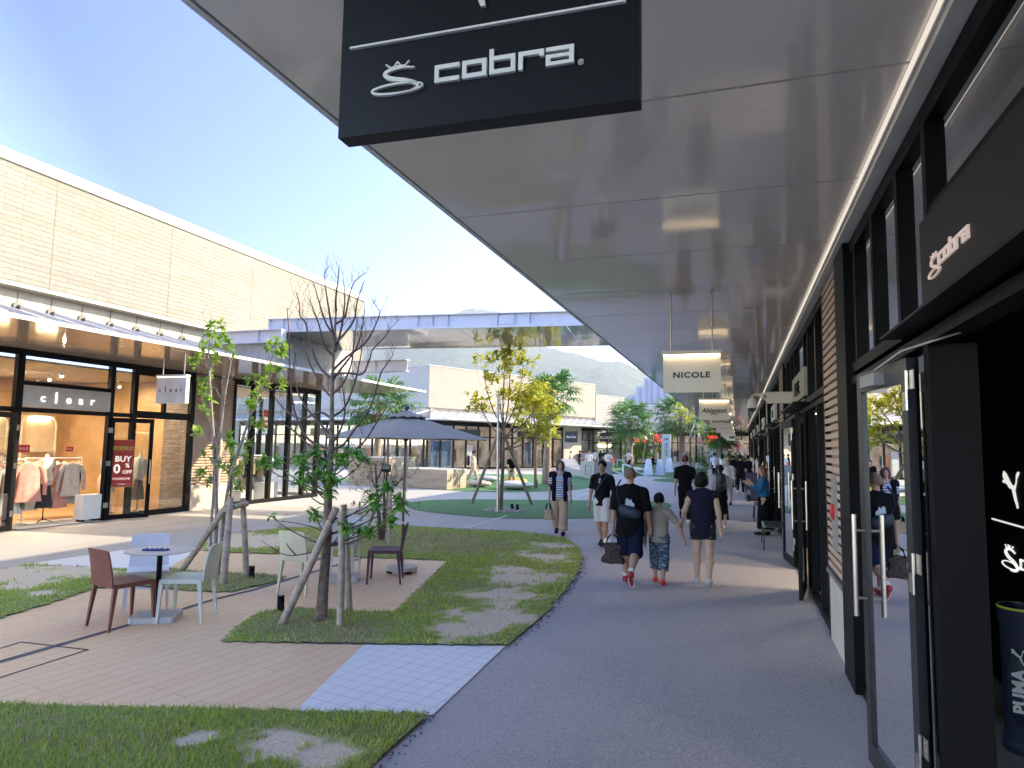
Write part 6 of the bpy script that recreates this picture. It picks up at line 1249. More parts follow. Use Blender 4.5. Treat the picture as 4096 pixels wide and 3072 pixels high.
# ---- fan palms
ptr = P('palm_trunk', (.30, .22, .17), .9, var=.3, scale=9, bmp=.8, bs=12)
def fan(b, p, d, L, R, rr, droop=.35, n=20):
    d = d.normalized(); side = d.cross(Vector((0, 0, 1))).normalized(); up = side.cross(d); hub = p+d*L+Vector((0, 0, -L*.12)); b.tube([p, p+d*L*.5, hub], [.022, .018, .012], 4, False)
    for i in range(n):
        a = (i/(n-1)-.5)*math.radians(250); dd = d*math.cos(a)+side*math.sin(a)+up*.15*rr.uniform(-1, 1); ww = (side*math.cos(a)-d*math.sin(a)); l_ = R*(1-.25*abs(a)/2.2)*rr.uniform(.85, 1.1)
        q1 = hub+dd*l_*.5; q2 = q1+(dd+Vector((0, 0, -droop))).normalized()*l_*.3; q3 = q2+(dd*.5+Vector((0, 0, -droop*2.6))).normalized()*l_*.28*rr.uniform(.6, 1.2); w_ = R*.055
        b.add([hub-ww*w_*.25, hub+ww*w_*.25, q1-ww*w_, q1+ww*w_, q2-ww*w_*.6, q2+ww*w_*.6, q3], [(0, 1, 3, 2), (2, 3, 5, 4), (4, 5, 6)])
def palm(label, base, top, R, seed, tr_r=.19, nf=34, dead=8, pl=.8):
    rr = random.Random(seed); base = Vector((base[0], base[1], 0)); top = Vector(top); t = thing('palm_tree', label, 'palm tree', base[:], 0, None); b = MB(); N = 40; pts = []; rd = []
    for i in range(N+1): s = i/N; pts.append(base.lerp(top, s)); rd.append(tr_r*(1.25-.55*min(1, s*1.5)+(.5 if s > .9 else 0)*(s-.9)*5)*(1+.05*(i % 2)))
    b.tube(pts, rd, 12, False); b.build('trunk', ptr, t, 50, True)
    b = MB(); [b.tube([top+Vector((0, 0, -.5)), top+Vector((math.cos(a)*.28, math.sin(a)*.28, -.1)), top+Vector((math.cos(a)*.5, math.sin(a)*.5, .12))], [.05, .04, .02], 5, False) for a in [k*.7 for k in range(22)]]; b.build('boots', palm_d, t, None, True)
    b = MB()
    for i in range(nf):
        a = 2.4*i; el = math.radians(62-105*(i/nf)**.9+rr.uniform(-8, 8)); d = Vector((math.cos(a)*math.cos(el), math.sin(a)*math.cos(el), math.sin(el))); fan(b, top, d, pl*R*rr.uniform(.7, 1.0), R*.62*rr.uniform(.85, 1.1), rr, .35)
    b.build('crown', palm_l, t, None, True)
    if dead:
        b = MB()
        for i in range(dead): a = rr.uniform(0, 6.28); el = math.radians(rr.uniform(-70, -35)); fan(b, top+Vector((0, 0, -.1)), Vector((math.cos(a)*math.cos(el), math.sin(a)*math.cos(el), math.sin(el))), .5*R*pl, R*.5, rr, .8, 14)
        b.build('dead_fronds', palm_d, t, None, True)
    return t
q = G(1180, 1046); palm('nearest fan palm with dry orange fronds right of the yellow leaved trees', q, AY(1187, 852, q.y), 1.5, 3, .20, 34, 10)
q = G(1360, 1016); palm('middle fan palm with full green crown beside the pinkish building end', q, AY(1362, 908, q.y), 2.1, 4, .26, 38, 4)
q = G(1475, 1010); palm('right-hand fan palm whose fronds reach under the canopy edge', q, AY(1470, 895, q.y), 2.8, 5, .30, 36, 5)
q = (AY(1555, 1000, 60).x, 60); palm('short far palm with dry skirt behind the hanging script signs', q, AY(1556, 938, 60), 1.7, 6, .22, 30, 10)
q = (AY(812, 1030, 31).x, 31); palm('fan palm rising behind the dark umbrella', q, AY(820, 873, 31), 1.85, 7, .20, 34, 6)
# ================================================================== PEOPLE
def surfnet(F, org, h):
    S = F < 0; nx, ny, nz = F.shape; C = np.zeros((nx-1, ny-1, nz-1), int)
    for i in (0, 1):
        for j in (0, 1):
            for k in (0, 1): C += S[i:nx-1+i, j:ny-1+j, k:nz-1+k]
    act = (C > 0) & (C < 8); acc = np.zeros(act.shape+(3,)); cnt = np.zeros(act.shape)
    gi = np.stack(np.meshgrid(*[np.arange(n-1) for n in F.shape], indexing='ij'), -1).astype(float)
    for ax in range(3):
        o = [a for a in range(3) if a != ax]
        for u in (0, 1):
            for v in (0, 1):
                s0 = [0, 0, 0]; s0[o[0]] = u; s0[o[1]] = v; s1 = list(s0); s1[ax] = 1
                f0 = F[s0[0]:nx-1+s0[0], s0[1]:ny-1+s0[1], s0[2]:nz-1+s0[2]]; f1 = F[s1[0]:nx-1+s1[0], s1[1]:ny-1+s1[1], s1[2]:nz-1+s1[2]]
                m = ((f0 < 0) != (f1 < 0)) & act; t = np.where(m, f0/np.where(m, f0-f1, 1), 0); p = gi+np.array(s0); p = p.copy(); p[..., ax] += t
                acc += p*m[..., None]; cnt += m
    idx = -np.ones(act.shape, int); idx[act] = np.arange(act.sum()); V = acc[act]/cnt[act][:, None]*h+np.array(org); Q = []
    for ax in range(3):
        o = [a for a in range(3) if a != ax]; sl = [slice(1, n-1) for n in F.shape]; sl[ax] = slice(0, F.shape[ax]-1)
        s2 = list(sl); s2[ax] = slice(1, F.shape[ax]); a = S[tuple(sl)]; b_ = S[tuple(s2)]; m = a != b_; P0 = np.argwhere(m)
        if not len(P0): continue
        off = np.array([1, 1, 1]); off[ax] = 0; P0 = P0+off; e1 = np.zeros(3, int); e1[o[0]] = 1; e2 = np.zeros(3, int); e2[o[1]] = 1
        g = lambda q: idx[q[:, 0], q[:, 1], q[:, 2]]
        q = np.stack([g(P0), g(P0-e1), g(P0-e1-e2), g(P0-e2)], 1); flip = a[m] ^ (ax == 1); q[flip] = q[flip][:, ::-1]; Q.append(q[:, ::-1])
    Q = np.concatenate(Q) if Q else np.zeros((0, 4), int); Q = Q[(Q >= 0).all(1)]; return V, Q
def cone(a, b, ra, rb=None, fl=1, cut=0): return ('c', np.array(a, float), np.array(b, float), ra, ra if rb is None else rb, fl, cut)
def ell(c, r): return ('e', np.array(c, float), np.array(r, float))
def ev(pr, P_):
    if pr[0] == 'e': q = (P_-pr[1])/pr[2]; k = np.sqrt((q*q).sum(-1)); return (k-1)*pr[2].min()
    _, a, b, ra, rb, fl, cut = pr; s = np.array([1, 1/fl, 1]); Q_ = P_*s; a = a*s; b = b*s; ba = b-a; L2 = max(ba@ba, 1e-9); tr_ = ((Q_-a)@ba)/L2; t = np.clip(tr_, 0, 1)
    d = np.linalg.norm(Q_-a-t[..., None]*ba, axis=-1)-(ra+(rb-ra)*t); L = math.sqrt(L2)
    if cut & 1: d = np.maximum(d, (tr_-1)*L)
    if cut & 2: d = np.maximum(d, -tr_*L)
    return d
def sdf(prims, h, k=.022, folds=0, zmin=None, zmax=None, sub=(), seed=0, pad=.03):
    lo = np.full(3, 9.); hi = np.full(3, -9.)
    for p in prims:
        if p[0] == 'e': a = p[1]-p[2]; c = p[1]+p[2]
        else: r = max(p[3], p[4]); a = np.minimum(p[1], p[2])-r; c = np.maximum(p[1], p[2])+r
        lo = np.minimum(lo, a); hi = np.maximum(hi, c)
    lo -= pad; hi += pad; n = np.ceil((hi-lo)/h).astype(int)+2
    P_ = np.stack(np.meshgrid(*[lo[i]+np.arange(n[i])*h for i in range(3)], indexing='ij'), -1); F = None
    for p in prims:
        d = ev(p, P_)
        if F is None: F = d
        else: hh = np.clip(.5+.5*(F-d)/k, 0, 1); F = F*(1-hh)+d*hh-k*hh*(1-hh)
    if folds:
        x, y, z = P_[..., 0], P_[..., 1], P_[..., 2]; s = seed*1.7
        F = F+folds*(np.sin(38*z+22*x+9*np.sin(14*x+s)+s)*.5+np.sin(60*x+18*z+s*2+5*y)*.35+np.sin(26*y+50*z-30*x+s)*.4)
    if zmin is not None: F = np.maximum(F, zmin+folds*1.5*np.sin(30*P_[..., 0]+20*P_[..., 1])-P_[..., 2])
    if zmax is not None: F = np.maximum(F, P_[..., 2]-zmax)
    for p in sub: F = np.maximum(F, -ev(p, P_))
    return surfnet(F, lo, h)
skin_m = P('skin', (.40, .235, .155), .55, var=.06, scale=20); skin_p = P('skin_pale', (.46, .30, .22), .55, var=.06, scale=20); hair_k = P('hair_black', (.003, .0025, .0025), .55, var=.5, scale=60, bmp=.5, bs=120, spec=.2); hair_b = P('hair_brown', (.09, .035, .018), .45, var=.4, scale=60, bmp=.5, bs=120); hair_r = P('hair_auburn', (.20, .065, .025), .45, var=.4, scale=60, bmp=.5, bs=120); hair_buzz = P('hair_stubble', (.15, .095, .065), .7)
def patmat(name, fn):
    m, n, l, b, out = newmat(name); c = fn(n, l); l.new(c, b.inputs['Base Color']); b.inputs['Roughness'].default_value = .85; MT[name] = m; return m
def stripes(n, l):
    g = nd(n, 'TexCoord'); s = nd(n, 'SeparateXYZ'); l.new(g.outputs['Object'], s.inputs[0]); f = mth(n, l, 'FRACT', mth(n, l, 'MULTIPLY', s.outputs[2], 34)); f2 = mth(n, l, 'FRACT', mth(n, l, 'MULTIPLY', s.outputs[2], 8.5))
    c = ramp(n, l, f2, [(0, (.03, .14, .40)), (.5, (.10, .30, .55)), (.8, (.15, .03, .05))]); x = mth(n, l, 'GREATER_THAN', f, .5); return mix(n, l, (.62, .62, .62), c, x)
def camo(n, l):
    co = coords(n, l, False, (9, 9, 22)); f = noise(n, l, co, 1.4, 2, .5); f2 = noise(n, l, co, 2.3, 2, .5); c = mix(n, l, (.025, .045, .09), (.08, .11, .15), mth(n, l, 'GREATER_THAN', f, .5)); c = mix(n, l, c, (.26, .30, .32), mth(n, l, 'GREATER_THAN', f2, .6)); return c
def leopard(n, l): return ramp(n, l, noise(n, l, coords(n, l, False), 55, 2), [(.45, (.018, .012, .01)), (.6, (.09, .05, .04))])
def dots(n, l):
    v = nd(n, 'TexVoronoi'); v.inputs['Scale'].default_value = 40; l.new(coords(n, l, False), v.inputs[0]); return mix(n, l, (.4, .4, .4), (.01, .01, .012), mth(n, l, 'GREATER_THAN', v.outputs[0], .17))
str_m = patmat('striped_knit', stripes); camo_m = patmat('camouflage', camo); leo_m = patmat('leopard_print', leopard); dot_m = patmat('dotted_black', dots)
CLC = {}
def cloth(c, nm=None):
    k = tuple(round(x, 3) for x in c)
    if k not in CLC: CLC[k] = P('fabric_%d' % len(CLC), c, .9, var=.12, scale=6, bmp=.2, bs=70, world=False, spec=.15)
    return CLC[k]
def person(label, loc, face, H, top, bottom, hair=('short', hair_k), shoes=(.02, .02, .02), legs=(12, 5, -12, 15), arms=((8, 10, 8), (-8, 10, 8)), heavy=1.0, h=.008, skin=skin_m, fem=False, turn=0, sleeve=.8, loose=.012, hem=.46, kind='trousers', bhem=.06, fingers=False, facial=False, shirt2=None, group=None, sit=None, tilt=0, socks=None, hp=1.0, folds=.0022):
    """all lengths in body heights; face: degrees, 0 looks along +Y; legs: swing and knee bend of left and right; arms: swing, out, elbow"""
    t = thing('person', label, 'person', (loc[0], loc[1], 0), R_(face), group); t.scale = (H, H, H)
    g = heavy; sh = (.098 if fem else .108)*(.5+.5*g)
    hips = {}; J = {}
    for s, (sw, kb) in ((-1, legs[:2]), (1, legs[2:])):
        a = R_(sw); hp_ = np.array([s*.050*(.6+.4*g), 0, .52]); kn = hp_+.238*np.array([s*.02, math.sin(a), -math.cos(a)]); b_ = a-R_(kb); an = kn+.235*np.array([0, math.sin(b_), -math.cos(b_)]); J[s] = [hp_, kn, an, b_]
    dz = .045-min(J[-1][2][2], J[1][2][2])
    for s in J: J[s][:3] = [p+np.array([0, 0, dz]) for p in J[s][:3]]
    zo = dz; Z = lambda x, y, z: (x, y, z+zo)
    prims = [cone(Z(0, 0, .53), Z(0, .0, .60), .082*g, .070*g, .72), cone(Z(0, 0, .60), Z(0, .004, .73), .070*g, .084*(.4+.6*g), .70), cone(Z(0, 0, .838), Z(-sh*.86, 0, .794), .026, .034*(.6+.4*g)), cone(Z(0, 0, .838), Z(sh*.86, 0, .794), .026, .034*(.6+.4*g)), cone(Z(0, 0, .73), Z(0, 0, .80), .080*(.5+.5*g), .06, .62), cone(Z(0, 0, .80), Z(0, .008, .885), .034*(.7+.3*g), .028)]
    A = {}
    for s, (sw, outa, eb) in ((-1, arms[0]), (1, arms[1])):
        a, o_ = R_(sw), R_(outa); S_ = np.array([s*sh, 0, .793+zo]); d = np.array([s*math.sin(o_), math.sin(a)*math.cos(o_), -math.cos(a)*math.cos(o_)]); E_ = S_+.165*d; a2 = a+R_(eb); o2 = o_*.5 if len(arms[0]) < 4 else R_(arms[0 if s < 0 else 1][3]); d2 = np.array([s*math.sin(o2), math.sin(a2)*math.cos(o2), -math.cos(a2)*math.cos(o2)]); W_ = E_+.145*d2; A[s] = (S_, E_, W_, d2)
        gm = .6+.4*g; prims += [cone(S_, E_, .030*gm, .0235*gm), cone(E_, W_, .0235*gm, .0155), cone(W_, W_+.03*d2, .015, .018, 1.0), ell(W_+.042*d2, (.014, .022, .028))]
        if not fingers: prims += [cone(W_+.05*d2, W_+.09*d2+np.array([0, .01, 0]), .0125, .008)]
    for s in (-1, 1):
        hp_, kn, an, b_ = J[s]; gm = .6+.4*g; ft = np.array([0, math.cos(b_*.6), math.sin(b_*.6)*.9-.0]); back = s and b_ < -.15
        prims += [cone(hp_, kn, .056*gm, .034*gm), cone(kn, kn*.62+an*.38, .034*gm, .035*gm), cone(kn*.62+an*.38, an, .033*gm, .020)]
        th = max(-.9, min(.15, b_*1.1)); fd = np.array([0, math.cos(th), math.sin(th)]); J[s].append(fd); prims += [cone(an+np.array([0, -.012, -.022]), an+fd*.085+np.array([0, 0, -.027]), .019, .016)]
    # head
    hc = np.array([0, .012, .932+zo]); tr = R_(turn); rot = lambda v: np.array([v[0]*math.cos(tr)-v[1]*math.sin(tr), v[0]*math.sin(tr)+v[1]*math.cos(tr), v[2]])
    hd = lambda x, y, z: hc+rot(np.array([x, y, z])*hp)
    prims += [ell(hd(0, -.004, .012), np.array((.047, .055, .054))*hp), cone(hd(0, .016, -.012), hd(0, .026, -.044), .034*hp, .020*hp), cone(hd(0, .048, .002), hd(0, .058, -.014), .005*hp, .008*hp), cone(hd(-.047, 0, .004), hd(-.049, -.006, -.012), .008*hp), cone(hd(.047, 0, .004), hd(.049, -.006, -.012), .008*hp), cone(hd(-.016, .046, -.032), hd(.016, .046, -.032), .007*hp)]
    V, Q = sdf(prims, h, .012); b = MB(); b.add(V, Q.tolist())
    if fingers:
        for s in (-1, 1):
            S_, E_, W_, d2 = A[s]; d2 = Vector(d2); sd_ = Vector((0, 1, 0)) if abs(d2.y) < .8 else Vector((0, 0, 1)); sd_ = (sd_-d2*sd_.dot(d2)).normalized(); nn = d2.cross(sd_).normalized()*s
            for k, L in enumerate((.036, .042, .040, .031)):
                o = Vector(W_)+d2*.058+sd_*(.016-.0105*k); cu = nn*(-.006 if True else 0); b.tube([o-d2*.01, o+d2*L*.4+cu*.4, o+d2*L*.72+cu*1.4, o+d2*L*.92+cu*2.6], [.0058, .0055, .005, .004], 7)
            o = Vector(W_)+d2*.03+sd_*.016; b.tube([o, o+sd_*.012+d2*.012, o+sd_*.016+d2*.03-nn*.003], [.0075, .0062, .005], 7)
    body = b.build('body', skin, t, 180)
    # top
    gl_ = loose*(.7+.5*g)
    tp_ = [cone(Z(0, 0, hem-.03), Z(0, .0, .62), (.084*g+gl_*1.25), .074*g+gl_, .74), cone(Z(0, 0, .60), Z(0, .0, .74), .074*g+gl_, .086*(.4+.6*g)+gl_*.8, .72), cone(Z(0, 0, .838), Z(-sh*.88, 0, .794), .030, .034*(.6+.4*g)+.006), cone(Z(0, 0, .838), Z(sh*.88, 0, .794), .030, .034*(.6+.4*g)+.006), cone(Z(0, 0, .74), Z(0, 0, .80), .08*(.5+.5*g)+.008, .066, .66)]
    for s in (-1, 1):
        S_, E_, W_, d2 = A[s]; gm = .6+.4*g
        if sleeve > 0:
            e = min(1, sleeve); tp_.append(cone(S_, S_+(E_-S_)*e, .034*gm+.006, (.029+.004*(loose > .011))*gm+gl_*.30, 1, 1))
            if sleeve > 1: tp_ += [cone(E_, E_+(W_-E_)*(sleeve-1), .032*gm, .027, 1, 1)]
        else: tp_.append(cone(S_, S_+(E_-S_)*.12, .038*gm+.004, .040*gm, 1, 1))
    V, Q = sdf(tp_, h*1.05, .02, folds, zmin=hem+zo, zmax=.868+zo, sub=[cone(Z(0, .012, .82), Z(0, .03, .90), .036, .05)], seed=hash(label) % 50)
    b = MB(); b.add(V, Q.tolist()); b.build('top', top, t, 180)
    # bottom
    if kind == 'skirt':
        bp = [cone(Z(0, 0, .60), Z(0, 0, .50), .074*g+.006, .09*g+.008, .8), cone(Z(0, 0, .50), (0, (J[-1][1][1]+J[1][1][1])*.4, bhem-.02), .09*g+.006, .095*g+.028, .85)]
    else:
        bp = [cone(Z(0, 0, .60), Z(0, 0, .52), .078*g+.003, .087*g+.006, .76)]
        for s in (-1, 1):
            hp_, kn, an, b_, fd = J[s]; gm = .6+.4*g; wd = {'trousers': (.060, .041, .030), 'shorts': (.064, .056, .05), 'wide': (.064, .056, .062), 'slim': (.058, .037, .026)}[kind]
            if kind == 'shorts': e = min(1, bhem); bp.append(cone(hp_, hp_+(kn-hp_)*e, (wd[0])*gm, wd[1]*gm+.002, 1, 1)) if bhem <= 1 else bp.extend([cone(hp_, kn, wd[0]*gm, wd[1]*gm), cone(kn, kn+(an-kn)*(bhem-1), wd[1]*gm, wd[1]*gm*.98, 1, 1)])
            else: bp += [cone(hp_, kn, wd[0]*gm, wd[1]*gm), cone(kn, an+(an-kn)*(-bhem), wd[1]*gm, wd[2]*gm, 1, 1)]
    V, Q = sdf(bp, h*1.05, .014 if kind != 'skirt' else .03, folds, zmax=.60+zo, zmin=bhem if kind == 'skirt' else None, seed=hash(label) % 31)
    b = MB(); b.add(V, Q.tolist()); b.build('skirt' if kind == 'skirt' else 'trousers', bottom, t, 180)
    # shoes
    if shoes is not None:
        for s in (-1, 1):
            hp_, kn, an, b_, fd = J[s]; o = np.array([0, 0, -.024]); V, Q = sdf([cone(an+o+fd*-.016, an+o+fd*.05, .026, .024, 1), cone(an+o+fd*.05+np.array([0, 0, -.004]), an+o+fd*.098+np.array([0, 0, -.006]), .0235, .018), cone(an+np.array([0, -.004, -.012]), an+np.array([0, -.002, .004]), .026, .024, 1, 1)], h*.8, .012)
            b = MB(); b.add(V, Q.tolist()); so = b.build('shoe', shoes if not isinstance(shoes, tuple) else cloth(shoes), t, 180)
            if h < .007:
                b = MB(); M_ = frame(tuple(an+o+fd*.038+np.array([0, 0, -.0185])), (1, 0, 0), tuple(fd)); b.lathe([(.001, -.006), (1, -.006), (1.02, .002), (.98, .006), (.001, .006)], 20); b.v = [tuple(M_ @ Vector((v[0]*.027, v[1]*.074, v[2]))) for v in b.v]; b.build('sole', socks or cloth((.5, .5, .5)), so, 40)
    # hair
    style, hm_ = hair; e = lambda c, r: ell(hd(*c), np.array(r)*hp)
    hs_ = [e((0, -.008, .020), (.0525, .058, .0555))]; sb = [ell(hd(0, .064, -.022), np.array((.045, .046, .055))*hp)]
    zc = None
    if style == 'buzz': hs_ = [e((0, -.006, .016), (.0485, .0565, .0545))]; sb.append(ell(hd(0, .07, .0), np.array((.05, .035, .05))*hp)); zc = hd(0, 0, -.022)[2]
    elif style == 'short': zc = hd(0, 0, -.03)[2]; sb += [cone(hd(-.056, .006, -.008), hd(-.056, .004, -.03), .012*hp), cone(hd(.056, .006, -.008), hd(.056, .004, -.03), .012*hp)]
    elif style == 'bob': hs_ += [e((0, -.012, .008), (.060, .064, .062)), e((0, -.018, -.03), (.060, .052, .045))]; sb = [ell(hd(0, .068, -.022), np.array((.040, .052, .062))*hp)]; zc = hd(0, 0, -.062)[2]
    elif style == 'long': hs_ += [cone(hd(0, -.02, .0), hd(0, -.045, -.20), .055*hp, .052*hp, .7), cone(hd(.035, -.004, -.02), hd(.04, -.01, -.15), .025*hp)]
    elif style == 'bun': hs_ += [e((0, -.056, -.012), (.026, .026, .034)), cone(hd(0, -.058, -.02), hd(0, -.062, -.06), .022*hp, .014*hp)]
    V, Q = sdf(hs_, h*.8, .012, .0034, zmin=zc, sub=sb, seed=3)
    b = MB(); b.add(V, Q.tolist()); 
    if style not in ('cap', 'hat'): b.build('hair', hm_, t, 180)
    else:
        b.build('hair', hair_k, t, 180); b = MB(); c = hd(0, 0, .028); b.lathe([(.056*hp, 0), (.057*hp, .012), (.048*hp, .036), (.02*hp, .046), (.001, .047)], 20, tuple(c), True); 
        if style == 'cap': q = [hd(x, y, .03) for x, y in ((-.04, .04), (-.03, .085), (0, .098), (.03, .085), (.04, .04))]; n_ = 5; b.add([tuple(p) for p in q]+[tuple(p+np.array([0, 0, .006])) for p in q], [(0, 1, 2, 3, 4), (9, 8, 7, 6, 5)]+[(i, i+5, (i+1) % 5+5, (i+1) % 5) for i in range(5)])
        else: b.lathe([(.05*hp, .004), (.09*hp, -.002), (.09*hp, .002), (.05*hp, .009)], 24, tuple(c), False)
        b.build('cap' if style == 'cap' else 'hat', hm_, t, 40)
    if facial:
        for s in (-1, 1):
            b = MB(); c = hd(s*.019, .0475, .004); b.ball(tuple(c), (.0075*hp, .004*hp, .0038*hp), 10, 6); b.build('eye', P('eye_dark', (.02, .015, .012), .2), t, 60)
            b = MB(); b.tube([hd(s*.008, .052, .016), hd(s*.020, .050, .0195), hd(s*.031, .043, .016)], .0022*hp, 5); b.build('eyebrow', hair_k, t, 60)
        b = MB(); b.tube([hd(-.013, .0495, -.031), hd(0, .0545, -.0325), hd(.013, .0495, -.031)], [.0018*hp, .0034*hp, .0018*hp], 6); b.build('mouth', P('lips', (.34, .12, .10), .5), t, 60)
    t['z0'] = zo; del t['z0']
    def world(s, which, f=1.0):      # joints in world space
        p = {'hand': A[s][2]+A[s][3]*.07, 'wrist': A[s][2], 'elbow': A[s][1], 'shoulder': A[s][0]}[which]; return wmat(t) @ Vector(p)
    return t, world, (A, J, zo, hd)
blk = cloth((.0045, .0045, .0055)); nvy = cloth((.008, .010, .022)); wht = cloth((.62, .61, .58)); gry = cloth((.32, .30, .27)); jean = cloth((.10, .15, .24)); ljean = cloth((.36, .44, .52)); tan = cloth((.46, .33, .22))
white_sole = cloth((.60, .58, .55))
# --- the bald man with the bag
pb, W, D_ = person('heavy set man with shaved head in oversized black T-shirt and navy shorts, seen from behind', (-1.50, 9.9), -4, 1.68, blk, cloth((.007, .010, .030)), ('buzz', hair_buzz), P('red_leather', (.30, .012, .025), .4), (16, 8, -12, 42), ((-4, 7, 8), (4, 10, 12)), 1.22, .0062, skin_m, sleeve=.98, loose=.018, hem=.42, kind='shorts', bhem=1.02, fingers=True, socks=white_sole)
for s in (-1, 1): an = D_[1][s][2]; kn = D_[1][s][1]; part('sock', wht, pb, lambda b: b.tube([tuple(an*.99+kn*.01), tuple(an*.86+kn*.14)], [.0255, .027], 14), 60)
ap_ = MB(); ap_.prism([(-.03, .0), (.0, -.002), (.045, .004), (.046, .05), (.03, .058), (.02, .09), (.0, .075), (-.006, .095), (-.026, .09), (-.032, .05)], 0, .003, frame((.012, -.094, .635), (1, .12, 0), (0, .02, 1))); ap_.build('shirt_print', P('print_silver', (.36, .42, .50), .5), pb)
bgw = thing('crossbody_bag', 'navy soft crossbody bag on the back of the man in the black T-shirt', 'bag', (pb.location.x+.02, pb.location.y-.2, 1.03), R_(-4))
b = MB(); V, Q = sdf([ell((0, 0, 0), (.14, .065, .085)), cone((-.09, 0, .05), (.09, 0, -.02), .06, .07, .8)], .012, .03, .003); b.add(V, Q.tolist()); b.build('body', P('bag_navy', (.008, .014, .035), .6), bgw, 180)
part('strap', P('strap_navy', (.025, .045, .11), .7), bgw, lambda b: b.tube([(-.10, 0, .06), (-.17, -.0, .20), (-.19, .06, .36), (-.16, .15, .45)], .018, 8, fl=.35), 60)
h_ = W(-1, 'hand')
def tote(label, p, w_, hh, mat, hmat=None, dz=.20, name='handbag', extra=None, rz=0):
    t = thing(name, label, 'bag', (p.x, p.y, p.z-dz-hh), rz); b = MB(); V, Q = sdf([cone((-w_*.28, 0, hh*.14), (w_*.28, 0, hh*.14), w_*.2, None, .8), cone((-w_*.26, 0, hh*.8), (w_*.26, 0, hh*.8), w_*.13, None, .6), cone((0, 0, hh*.15), (0, 0, hh*.8), w_*.36, w_*.3, .4)], .012, .03, .004, zmin=.0, zmax=hh); b.add(V, Q.tolist()); b.build('body', mat, t, 180)
    for s in (-1, 1): part('handle', hmat or mat, t, lambda b: b.tube([(-w_*.25, s*.03, hh*.9), (-w_*.18, s*.02, hh+dz*.6), (0, 0, hh+dz), (w_*.18, s*.02, hh+dz*.6), (w_*.25, s*.03, hh*.9)], .010, 8), 60)
    return t
tb = tote('dark leopard print tote bag hanging from the left hand of the man in black', h_+Vector((0, 0, .02)), .36, .30, leo_m, blk, .13); part('tissue', wht, tb, lambda b: b.ball((-.07, .0, .32), (.07, .03, .045), 8, 5), 30)
# --- boy and woman hand in hand
pw, W2, D2 = person('woman with short black hair in sleeveless navy top and dotted shorts, from behind', (-.50, 10.28), 0, 1.61, cloth((.012, .011, .026)), dot_m, ('bob', hair_k), cloth((.42, .41, .40)), (5, 4, -6, 22), ((4, 22, 6), (-10, 13, 12)), 1.08, .0062, skin_p, True, turn=-48, sleeve=0, loose=.018, hem=.425, kind='shorts', bhem=.50, fingers=True, socks=white_sole)
pc_, W3, D3 = person('small boy with cropped black hair in taupe T-shirt and camouflage trousers, seen from behind', (-1.11, 10.12), -2, 1.29, cloth((.30, .255, .21)), camo_m, ('short', hair_k), P('red_clog', (.62, .025, .02), .4), (14, 8, -8, 18), ((-6, 9, 10), (2, 38, 8)), 1.14, .0075, skin_m, sleeve=.8, loose=.012, hem=.47, kind='shorts', bhem=1.55, fingers=True, hp=1.16, socks=red_m)
# --- man in polo shirt, facing
pp, W4, D4 = person('man with swept dark hair in black polo shirt and white shorts, facing the camera', (-2.58, 13.4), 168, 1.69, cloth((.005, .0055, .008)), cloth((.60, .58, .53)), ('short', hair_k), cloth((.03, .03, .03)), (10, 6, -8, 14), ((4, 14, 10), (-4, 14, 10)), 1.0, .0065, skin_m, sleeve=.8, loose=.012, hem=.47, kind='shorts', bhem=.98, fingers=True, facial=True, socks=white_sole)
part('collar', MT[cloth((.005, .0055, .008)).name], pp, lambda b: (b.bar((-.03, .034, .838), (-.005, .062, .795), .026, .006, (0, 1, 0)), b.bar((.03, .034, .838), (.005, .062, .795), .026, .006, (0, 1, 0))))
part('crossbody_strap', P('strap_black', (.02, .02, .024), .5), pp, lambda b: b.tube([(-.08, .03, .835), (-.04, .072, .77), (.03, .083, .66), (.09, .06, .56), (.10, 0, .52)], .010, 6, fl=.4), 60)
sg_ = thing('sunglasses', 'sunglasses hooked on the collar of the man in the black polo shirt', 'sunglasses', (pp.matrix_basis @ Vector((0, .078, .775)))[:], R_(168))
for s in (0, 1): part('lens', P('lens_grey', (.25, .3, .36), .15), sg_, lambda b: b.ball((.0+.012*s, 0, -.05*s), (.022, .005, .026), 12, 6), 60)
part('frame', black_m, sg_, lambda b: (b.tube([(.0, .0, .0), (.012, .0, -.05)], .003, 6), b.tube([(0, -.004, .02), (-.01, -.02, .05)], .003, 6)), 60)
# --- woman with striped top
ps_, W5, D5 = person('woman with brown bob in striped top, navy cardigan and tan wide trousers', (-3.8, 14.75), 190, 1.66, str_m, tan, ('bob', hair_b), cloth((.015, .015, .015)), (15, 3, -17, 10), ((10, 12, 12), (-6, 12, 8)), 1.02, .0065, skin_p, True, turn=6, sleeve=.72, loose=.013, hem=.49, kind='wide', bhem=.10, fingers=True, facial=True, socks=blk)
zo = D5[2]; V, Q = sdf([cone((-.10, -.012, .80+zo), (.10, -.012, .80+zo), .056), cone((-.105, .0, .80+zo), (-.135, -.02, .60+zo), .040, .034, .8, 1), cone((.105, .0, .80+zo), (.125, -.02, .60+zo), .040, .034, .8, 1), cone((-.075, .05, .80+zo), (-.075, .072, .48+zo), .034, .026, .6), cone((.075, .05, .80+zo), (.08, .072, .48+zo), .034, .026, .6), cone((0, -.05, .80+zo), (0, -.06, .58+zo), .085, .10, .35, 1)], .007, .02, .002, sub=[cone((0, .02, .82+zo), (0, .04, .90+zo), .036, .05), cone((0, .10, .84+zo), (0, .12, .5+zo), .045, .045)])
b = MB(); b.add(V, Q.tolist()); b.build('cardigan', cloth((.005, .006, .013)), ps_, 180)
h5 = W5(1, 'hand'); tote('small tan bucket handbag with black handles carried by the woman in stripes', h5+Vector((0, 0, .02)), .24, .24, P('raffia', (.42, .31, .2), .8, bmp=.4), blk, .14)
